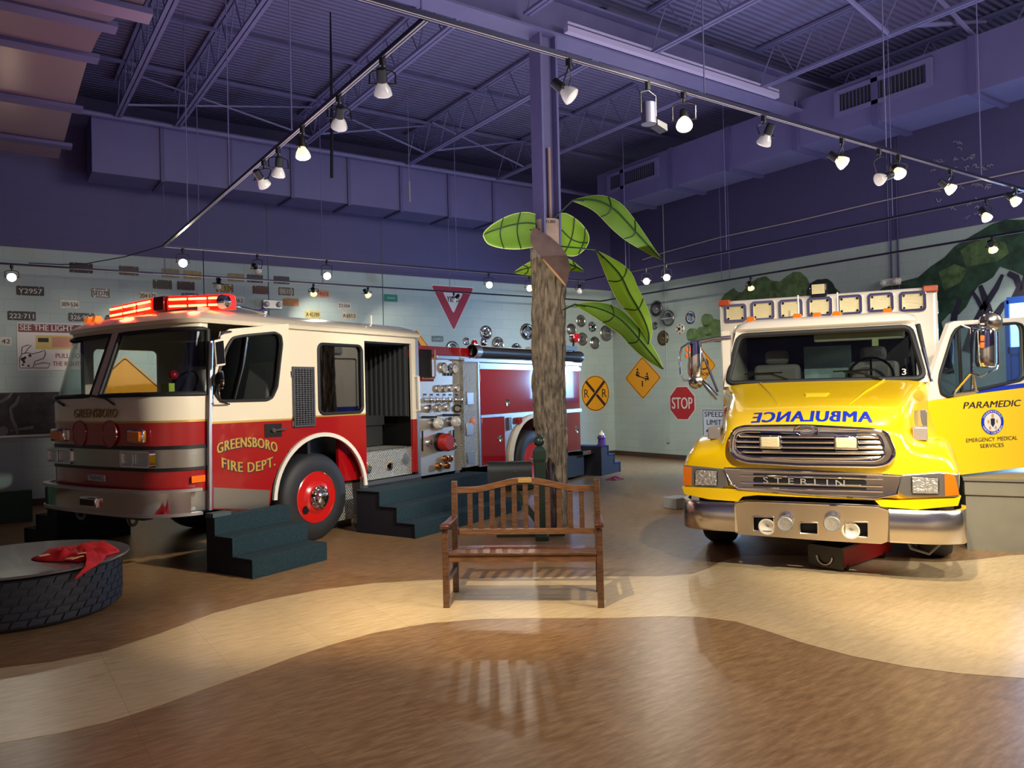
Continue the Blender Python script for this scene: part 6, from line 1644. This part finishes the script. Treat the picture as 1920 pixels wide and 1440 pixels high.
MB().hexa([Vector((PW, bk(.46), .462)), Vector((BL - PW, bk(.46), .462)), Vector((BL - PW, bk(.46) + .03, .462)), Vector((PW, bk(.46) + .03, .462))], [Vector((PW, bk(.51), .508)), Vector((BL - PW, bk(.51), .508)), Vector((BL - PW, bk(.51) + .03, .508)), Vector((PW, bk(.51) + .03, .508))]).build('lower_back_rail', m_wood2, bench, bevel=.003)
n = 24; arch = lambda u: .848 + .072 * (math.sin(math.pi * min(max((u - .08) / .84, 0), 1)) ** 2)
rg = []
for k in range(n + 1):
    u = k / n; x = PW + (BL - 2 * PW) * u; z = arch(u)
    rg.append([Vector((x, bk(z) - .002, z - .047)), Vector((x, bk(z) - .002, z)), Vector((x, bk(z) + .032, z)), Vector((x, bk(z) + .032, z - .047))])
MB().loft(rg).build('top_back_rail', m_wood2, bench, smooth=30)
for k in range(11):
    x = BL * (.108 + k * .0785); u = (x - PW) / (BL - 2 * PW); zt = arch(u) - .03
    MB().hexa([Vector((x - .02, bk(.5) + .008, .5)), Vector((x + .02, bk(.5) + .008, .5)), Vector((x + .02, bk(.5) + .022, .5)), Vector((x - .02, bk(.5) + .022, .5))], [Vector((x - .02, bk(zt) + .008, zt)), Vector((x + .02, bk(zt) + .008, zt)), Vector((x + .02, bk(zt) + .022, zt)), Vector((x - .02, bk(zt) + .022, zt))]).build('back_slat', m_wood, bench, smooth=0)
z = arch(.5) - .024
MB().box((BL / 2 - .055, bk(z) - .007, z - .017), (BL / 2 + .055, bk(z) - .001, z + .017)).build('brass_plaque', mat('brass_plate', (214, 182, 110), .35, .5), bench, bevel=.002)

# ================================================================ artificial tree round the column
TD = 9.28
tree = empty('tree_trunk', (cx, cy, 0)); tag(tree, 'tall grey-brown artificial tree trunk wrapped round the purple column behind the bench', 'tree trunk')
m_barkT = mat('tree_bark', (120, 108, 92), .9, noise=.5, nscale=8, bump=1.0, bscale=14, stretch=(2.2, 2.2, .8))
edge = [(425, 999, 1046), (445, 995, 1058), (480, 998, 1067), (520, 999, 1060), (560, 1000, 1058), (640, 1000, 1057), (700, 1001, 1057), (770, 1003, 1059), (800, 1005, 1059), (805, 1008, 1061), (860, 1010, 1061), (920, 1013, 1062), (985, 1013, 1064)]
rings = []
NR, NS = 230, 120
for j in range(NR + 1):
    py = 985 + (425 - 985) * j / NR
    for (y0, l0, r0), (y1, l1, r1) in zip(edge, edge[1:]):
        if y0 <= py <= y1: f = (py - y0) / (y1 - y0); l, r = l0 + (l1 - l0) * f, r0 + (r1 - r0) * f
    c = at_depth((l + r) / 2, py, TD); rad = (r - l) / 2 / F_PX * TD
    z = max(0, min(3.62, 0 + 3.62 * j / NR))
    ring = []
    for i in range(NS):
        a = 2 * math.pi * i / NS
        q = Vector((math.cos(a) * 2.6, math.sin(a) * 2.6, z * 1.3))
        d = NZ.fractal(q * 2.2, 1.0, 2.0, 5) * .018 - max(0, .22 - abs(NZ.noise(Vector((math.cos(a) * 3.6 + .5 * NZ.noise(q), math.sin(a) * 3.6, z * 1.5))))) * .10 - max(0, .16 - abs(NZ.noise(Vector((math.cos(a) * 7, math.sin(a) * 7, z * 4 + 9))))) * .06 + .012
        if z > 3.30: d -= (z - 3.3) * .0
        rr_ = rad + d + .008
        zz = z
        if z > 3.05:            # slanting cut at the top
            side = math.cos(a - math.atan2(AX.y, AX.x))
            zz = 3.05 + (z - 3.05) * (.62 - .38 * side)
        ring.append(Vector((c.x - cx + rr_ * math.cos(a), c.y - cy + rr_ * math.sin(a), zz)))
    rings.append(ring)
mb = MB(); mb.loft(rings, True, True); mb.build('bark', m_barkT, tree, smooth=80)
# peeled flap of bark and the cardboard tube under it
fl_px = [(994, 440), (1000, 426), (1012, 432), (1032, 444), (1052, 462), (1064, 480), (1069, 498), (1066, 520), (1061, 538), (1048, 522), (1034, 505), (1020, 488), (1004, 470), (995, 456)]
cpf = [at_depth(px, py, TD - .27) - Vector((cx, cy, 0)) for px, py in fl_px]
MB().prism(cpf, -AZ * -.012).build('peeled_flap', mat('flap_brown', (88, 68, 62), .8, noise=.2, nscale=10), tree, smooth=0)
e1 = [at_depth(px, py, TD - .27) - Vector((cx, cy, 0)) for px, py in ((1018, 486), (1030, 500), (1042, 514), (1056, 530), (1061, 536))]
MB().tube(e1, [.004, .012, .016, .014, .006], 6).build('torn_edge', mat('torn_tan', (196, 150, 104), .8), tree)
z0, z1 = at_depth(1024, 446, TD).z, at_depth(1024, 413, TD).z
MB().lathe([(.14, z0 - .35), (.142, z1), (.13, z1), (.13, z0 - .3)], (0, 0, 0), (0, 0, 1), 28, False).build('cardboard_tube', mat('cardboard', (176, 150, 128), .75, noise=.15, nscale=9), tree)
nrm = -Vector((AZ.x, AZ.y, 0)).normalized(); xr_ = Vector((AX.x, AX.y, 0)).normalized()
text('tube_lettering', 'TUBE', .13, .035, nrm * .146 + xr_ * .03 + Vector((0, 0, (z0 + z1) / 2 + .06)), xr_, UP, m_ink, tree)
# fabric leaves
m_lf = mat('leaf_fabric', (176, 214, 62), .6, noise=.12, nscale=4, translucent=.45)
m_lf2 = mat('leaf_fabric_dark', (140, 182, 66), .6, noise=.12, nscale=4, translucent=.4)
m_wire = mat('leaf_wire', (36, 62, 30), .5)
def resample(P, n):
    P = [Vector(p) for p in P]; L = [0]
    for a, b in zip(P, P[1:]): L.append(L[-1] + (b - a).length)
    out = []
    for k in range(n + 1):
        t = L[-1] * k / n
        for i in range(len(P) - 1):
            if t <= L[i + 1] + 1e-9:
                f = (t - L[i]) / max(L[i + 1] - L[i], 1e-9); out.append(P[i].lerp(P[i + 1], f)); break
    return out
def leaf(up_px, lo_px, d0, d1, bulge, label, m=m_lf, stem=None, mid=.5, veins=(.35, .65)):
    n, k = 20, 10
    A = resample(catmull([Vector(p) for p in up_px], 3), n); B = resample(catmull([Vector(p) for p in lo_px], 3), n)
    def S(u, v):
        i = min(int(u * n), n - 1); f = u * n - i
        a, b = A[i].lerp(A[i + 1], f), B[i].lerp(B[i + 1], f); p = a.lerp(b, v)
        return at_depth(p.x, p.y, d0 + (d1 - d0) * u - bulge * math.sin(math.pi * v) * math.sin(math.pi * min(max(u, .02), .98)) + .25 * bulge * abs(v - mid))
    o = MB().loft([[S(i / n, j / k) for j in range(k + 1)] for i in range(n + 1)], False, False).build('leaf_canopy', m, None, smooth=60, solid=.006)
    tag(o, label, 'leaf', 'fabric leaves on the tree')
    MB().tube([S(i / n, 0) for i in range(n + 1)] + [S(i / n, 1) for i in range(n, -1, -1)], .006, 5).build('edge_wire', mat('edge_piping', (190, 214, 110), .5), o)
    MB().tube([S(i / n, mid) - AZ * .012 for i in range(n + 1)], .008, 6).build('midrib', m_wire, o)
    for u in veins:
        MB().tube([S(u + .06 * math.sin(math.pi * j / k) - .05, j / k) - AZ * .01 for j in range(k + 1)], .007, 5).build('vein', m_wire, o)
    if stem:
        MB().tube([at_depth(stem[0], stem[1], TD - .1), S(.0, .5) + AZ * .0 + Vector((0, 0, .01)), S(.1, .5)], .009, 6).build('stem', m_wire, o)
    return o
leaf([(1004, 402), (985, 398), (955, 404), (925, 420), (909, 434), (906, 442)], [(1004, 462), (988, 465), (965, 467), (935, 464), (914, 456), (906, 442)], 9.15, 8.9, -.12, 'broad green leaf left of the column top', m_lf2, (1012, 430), .3, (.3, .6))
leaf([(1042, 402), (1060, 400), (1080, 411), (1096, 427), (1104, 443), (1103, 455)], [(1042, 440), (1050, 462), (1062, 478), (1080, 479), (1096, 467), (1103, 455)], 9.35, 9.5, -.10, 'broad green leaf right of the column top, behind the peeled flap', m_lf, (1032, 430), .55, (.45, .75))
leaf([(963, 511), (985, 496), (1015, 482), (1045, 480), (1072, 489), (1097, 510)], [(963, 511), (985, 515), (1015, 517), (1045, 512), (1072, 507), (1097, 510)], 9.62, 9.62, .05, 'small low leaf showing its two tips either side of the trunk', m_lf, None, .4, (.2, .85))
leaf([(1075, 375), (1100, 369), (1130, 367), (1160, 379), (1182, 402), (1206, 436), (1226, 466), (1241, 487)], [(1075, 377), (1100, 387), (1120, 400), (1146, 427), (1172, 449), (1200, 466), (1224, 479), (1241, 487)], 9.0, 8.5, .10, 'highest green leaf reaching out to the right of the column', m_lf2, (1040, 408), .35)
leaf([(1118, 470), (1150, 486), (1180, 507), (1196, 541), (1213, 577), (1221, 606), (1222, 628), (1216, 645)], [(1118, 470), (1131, 503), (1146, 540), (1160, 566), (1180, 590), (1198, 612), (1210, 630), (1216, 645)], 8.7, 8.35, .08, 'tall bright green leaf hanging tip down right of the trunk', m_lf, (1052, 462), .42)
leaf([(1078, 571), (1100, 567), (1130, 568), (1160, 578), (1186, 601), (1211, 631), (1234, 668), (1243, 692)], [(1078, 573), (1108, 590), (1140, 611), (1164, 628), (1186, 652), (1206, 670), (1228, 685), (1243, 692)], 8.95, 8.2, .09, 'lowest long green leaf whose tip covers the seesaw sign', m_lf2, (1056, 581), .4)

# ================================================================ mailbox on its post
PB = at_floor(1015, 1004); CA = -YAW
mbx = empty('mailbox_post', PB, CA); tag(mbx, 'dark green wooden mailbox post with a ball finial standing behind the bench', 'mailbox post')
m_mg = mat('post_green', (24, 46, 36), .4, coat=.2)
m_mb = mat('mailbox_dark', (14, 21, 20), .6)
MB().box((-.50, -.07, 0), (.26, .07, .055)).box((-.07, -.33, .0), (.07, .33, .05)).build('cross_base', m_mg, mbx, bevel=.006)
MB().loft([rr_pts for rr_pts in [[Vector((a * w, b * w, z)) for a, b in ((-1, -1), (1, -1), (1, 1), (-1, 1))] for z, w in ((.05, .062), (.82, .062), (.86, .072), (.95, .072), (1.0, .035))]]).build('post', m_mg, mbx, smooth=0, bevel=.012)
MB().lathe([(.03, .98), (.028, 1.005), (.05, 1.02), (.062, 1.05), (.055, 1.085), (.03, 1.11), (.018, 1.115), (.022, 1.13), (.016, 1.15), (.001, 1.155)], (0, 0, 0), (0, 0, 1), 20).build('finial', m_mg, mbx)
MB().hexa([Vector((-.40, -.03, .55)), Vector((-.33, -.03, .55)), Vector((-.33, .03, .55)), Vector((-.40, .03, .55))], [Vector((-.40, -.03, .58)), Vector((-.36, -.03, .58)), Vector((-.36, .03, .58)), Vector((-.40, .03, .58))])
MB().prism([Vector((-.38, -.03, .58)), Vector((-.30, -.03, .58)), Vector((-.06, -.03, .24)), Vector((-.06, -.03, .13))], (0, .06, 0)).build('brace', m_mg, mbx, smooth=0)
MB().box((-.58, -.04, .53), (.0, .04, .58)).build('arm', m_mg, mbx, bevel=.004)
mo = empty('mailbox', PB + Vector((0, 0, .58)), CA); tag(mo, 'dark rural mailbox mounted on the green post behind the bench', 'mailbox')
ml = [(-.11, .0), (.11, .0), (.11, .15)] + [(.11 * math.cos(R(a)), .15 + .11 * math.sin(R(a))) for a in range(15, 180, 15)] + [(-.11, .15)]
MB().prism([Vector((-.56, a, b)) for a, b in ml], (.47, 0, 0)).build('box', m_mb, mo, smooth=40)
MB().prism([Vector((-.585, a * 1.06, b * 1.03)) for a, b in ml], (.03, 0, 0)).build('door', m_mb, mo, smooth=40)
MB().cyl((-.28, -.112, .15), (-.28, -.12, .15), .014, n=12).build('flag_bolt', m_chrome, mo)

# ================================================================ carpeted steps
m_cg = mat('green_carpet', (20, 46, 54), .95, noise=.25, nscale=40, bump=.5, bscale=260)
m_cs = mat('step_side', (18, 20, 34), .8)
def steps(label, s0, s1, prof, M, cat_='steps', m=m_cg, name='carpeted_steps'):
    """prof: list of (t, z) treads from the front; extruded from s0 to s1 in the engine's frame"""
    o = empty(name, M.translation, M.to_euler().z); tag(o, label, cat_, 'carpeted steps')
    n = len(prof) - 1
    pts = [(prof[0][0], 0)]
    for k in range(n): pts += [(prof[k][0], prof[k][1]), (prof[k + 1][0], prof[k][1])]
    pts += [(prof[-1][0], 0)]
    MB().prism([Vector((s0 + .02, a, b)) for a, b in pts], (s1 - s0 - .04, 0, 0)).build('core', m_cs, o, smooth=0)
    for k in range(n):
        sg = 1 if prof[1][0] > prof[0][0] else -1
        a, b, z = prof[k][0], prof[k + 1][0], prof[k][1]; zl = prof[k - 1][1] if k else 0
        MB().box((s0, min(a, b), z), (s1, max(a, b), z + .012)).box((s0, min(a, a - sg * .012), zl + (.012 if k else 0)), (s1, max(a, a - sg * .012), z + .012)).build('carpet_tread', m, o, smooth=0, bevel=.004)
    return o
steps('teal carpeted steps under the open fire engine door', -1.60, -.70, [(-.83, .165), (-.56, .335), (-.31, .50), (-.17, .50)], ENG_M)
steps('long teal carpeted steps below the pump panel', .53, 2.78, [(-.93, .155), (-.67, .325), (-.41, .49), (-.04, .49)], ENG_M)
steps('dark carpeted steps on the far side of the fire engine nose', -1.65, -.75, [(3.10, .165), (2.83, .335), (2.57, .50), (2.42, .50)], ENG_M)
TM = ENG_M @ Matrix.Translation((6.95, 0, 0)) @ Matrix.Rotation(R(90), 4, 'Z')
steps('small blue steps behind the fire engine tailboard', -.15, 1.7, [(-.80, .19), (-.54, .37), (-.28, .55), (-.0, .55)], TM, m=mat('blue_carpet', (26, 62, 110), .9, noise=.2, nscale=40))
pad = MB().box((-1.60, -.30, .513), (-1.40, -.19, .55)).build('step_pad', mat('pad_grey', (62, 74, 76), .8)); pad.matrix_world = ENG_M; tag(pad, 'small grey block on the top step by the fire engine door', 'block')
hy = empty('toy_hydrant', ENG_M @ Vector((7.08, -.08, .562))); tag(hy, 'small purple hydrant with a white cap on the blue steps', 'hydrant')
MB().lathe([(.085, 0), (.085, .03), (.07, .04), (.07, .13), (.085, .14), (.085, .155), (.06, .2)], (0, 0, 0), (0, 0, 1), 20).build('body', mat('hydrant_purple', (84, 50, 128), .4), hy)
MB().lathe([(.055, .2), (.045, .235), (.02, .25), (.02, .28), (.001, .285)], (0, 0, 0), (0, 0, 1), 16).build('cap', m_white, hy)
rg_ = at_floor(1153, 899)
o = MB().loft([[Vector((rg_.x + r * 1.6 * math.cos(a), rg_.y + r * math.sin(a), .004 + .05 * (1 - r / .12) + .012 * math.sin(5 * a))) for a in [2 * math.pi * i / 18 for i in range(18)]] for r in (.12, .09, .05, .01)]).build('red_rag', mat('rag_red', (150, 24, 40), .8)); tag(o, 'small red rag on the floor beside the blue steps', 'rag')
q = at_floor(648, 981)
o = MB().box((q.x - .09, q.y - .05, 0), (q.x + .09, q.y + .05, .05)).build('wheel_chock', mat('chock_tan', (160, 146, 112), .7), bevel=.01); tag(o, 'small pale wooden block on the floor behind the front wheel', 'wheel chock')

# ================================================================ tyre table with the red jacket
TC = Vector((.25, 7.13, 0)); TR_, TZt = .75, .415
tt = empty('tyre_table', TC); tag(tt, 'low round table made from a huge tyre with a grey top at the left', 'table')
m_tt = mat('table_tyre', (40, 42, 50), .55)
MB().lathe([(.2, .02), (.62, .0), (.665, .03), (.685, .12), (.685, .28), (.67, .37), (.62, .395), (.2, .395)], (0, 0, 0), (0, 0, 1), 96).build('tyre', m_tt, tt)
tr = MB()
for row in range(6):
    nb = 40; z0 = .045 + row * .055; rad = .694 if 0 < row < 5 else .688
    for k in range(nb):
        a0 = 2 * math.pi * (k + .5 * (row % 2)) / nb; a1 = a0 + 2 * math.pi / nb * .86; sk = .035
        f = lambda a, z, r: Vector((r * math.cos(a), r * math.sin(a), z))
        lo_ = [f(a0, z0, .672), f(a1, z0, .672), f(a1, z0, rad), f(a0, z0, rad)]
        hi_ = [f(a0 + sk, z0 + .044, .672), f(a1 + sk, z0 + .044, .672), f(a1 + sk, z0 + .044, rad), f(a0 + sk, z0 + .044, rad)]
        tr.hexa(lo_, hi_)
tr.build('tread_blocks', m_tt, tt, smooth=0)['kind'] = 'stuff'
MB().lathe([(.001, .395), (.74, .395), (.75, .402), (.75, .41), (.742, .416), (.001, .416)], (0, 0, 0), (0, 0, 1), 72).build('table_top', mat('table_grey', (96, 92, 88), .25, coat=.3), tt, smooth=30)
out = [(58, 1050), (75, 1042), (92, 1033), (110, 1027), (135, 1028), (160, 1030), (185, 1026), (210, 1026), (222, 1031), (225, 1036), (212, 1040), (198, 1044), (194, 1054), (188, 1066), (181, 1075), (173, 1071), (166, 1060), (160, 1052), (146, 1056), (128, 1053), (108, 1055), (88, 1054), (70, 1053)]
cj = Vector((143, 1042)); N1 = 72
ol = resample([Vector(p) for p in out + [out[0]]], N1)[:-1]
jr = []
for j in range(13):
    r = j / 12; ring = []
    for i, p in enumerate(ol):
        q = cj.lerp(Vector(p), max(r, .02)); w = at_floor(q.x, q.y, TZt)
        dd = Vector((w.x - TC.x, w.y - TC.y)); L_ = dd.length
        h = (.045 + .08 * NZ.noise(Vector((w.x * 9, w.y * 9, 1.7))) + .055 * abs(NZ.noise(Vector((w.x * 17, w.y * 17, 5))))) * (1 - r ** 3) + .006
        z = TZt + max(h, .006)
        if L_ > .752:
            over = L_ - .752; dd = dd.normalized() * (.768 + .01 * NZ.noise(Vector((w.x * 12, w.y * 12, 9)))); z = TZt + .01 - over * .30; w = Vector((TC.x + dd.x, TC.y + dd.y, 0))
        ring.append(Vector((w.x, w.y, z)))
    jr.append(ring)
jk = MB().loft(jr, True, False).build('red_jacket', mat('jacket_red', (214, 30, 32), .7, noise=.2, nscale=12), smooth=70, solid=.006)
tag(jk, 'crumpled red jacket with orange reflective patches lying on the tyre table', 'jacket')
def patch(px, py, w, h, ang):
    p = at_floor(px, py, TZt + .085)
    c, s = math.cos(ang), math.sin(ang)
    MB().prism([p + Vector((a * c - b * s, a * s + b * c, 0)) + AZ * -.01 for a, b in ((-w, -h), (w, -h), (w, h), (-w, h))], (0, 0, .006)).build('reflective_patch', mat('patch_orange', (240, 150, 96), .5), jk, smooth=0)
patch(84, 1041, .035, .02, .3); patch(136, 1047, .03, .03, .7); patch(155, 1037, .028, .02, .1); patch(150, 1044, .03, .01, .5)

# ================================================================ platform beside the ambulance and small floor things
plf = empty('viewing_platform', AP, AA); tag(plf, 'low grey panelled platform beside the ambulance under its open door', 'platform')
m_pg = mat('platform_grey', (120, 116, 100), .5, noise=.06, nscale=5)
MB().box((.78, -2.0, 0), (4.4, -.16, .52)).build('base', m_pg, plf, smooth=0)
MB().box((.76, -2.02, .525), (4.4, -.15, .66)).build('fascia', m_pg, plf, bevel=.006)
MB().box((.74, -2.04, .665), (4.42, -.14, .69)).build('top', mat('platform_top', (112, 108, 98), .35), plf, smooth=0)
jkk = empty('floor_jack', AM @ Vector((-.56, 1.02, 0)), AA - R(24)); tag(jkk, 'red floor jack with a metal front plate under the ambulance bumper', 'jack')
MB().box((.02, -.15, .03), (.95, .15, .20)).build('body', mat('jack_red', (150, 24, 22), .4), jkk, bevel=.01)
MB().box((0, -.16, .02), (.02, .16, .19)).box((.0, -.15, .19), (.25, .15, .21)).build('front_plate', mat('jack_grey', (70, 70, 70), .3, .8), jkk, smooth=0)
MB().tube([(-.012, -.07 * math.cos(R(a)), .12 - .07 * math.sin(R(a))) for a in range(0, 181, 20)], .01, 6).build('handle_socket', m_alu, jkk)
for y in (-.12, .12): MB().cyl((.1, y - .03, .03), (.1, y + .03, .03), .03, n=12).cyl((.8, y - .03, .03), (.8, y + .03, .03), .03, n=12).build('wheel', m_black, jkk)
q = at_floor(1272, 956)
o = MB().box((q.x - .02, q.y + .02, 0), (q.x + .26, q.y + .26, .15)).build('storage_box', mat('box_pale', (150, 152, 148), .4), bevel=.01); tag(o, 'small pale grey box on the floor left of the ambulance bumper', 'box')
o = MB().box((-2.2, 12.45, 0), (.56, 12.62, .43)).build('low_partition', mat('partition_green', (34, 66, 52), .6)); tag(o, 'low dark green partition standing on the floor at the left edge', 'partition')
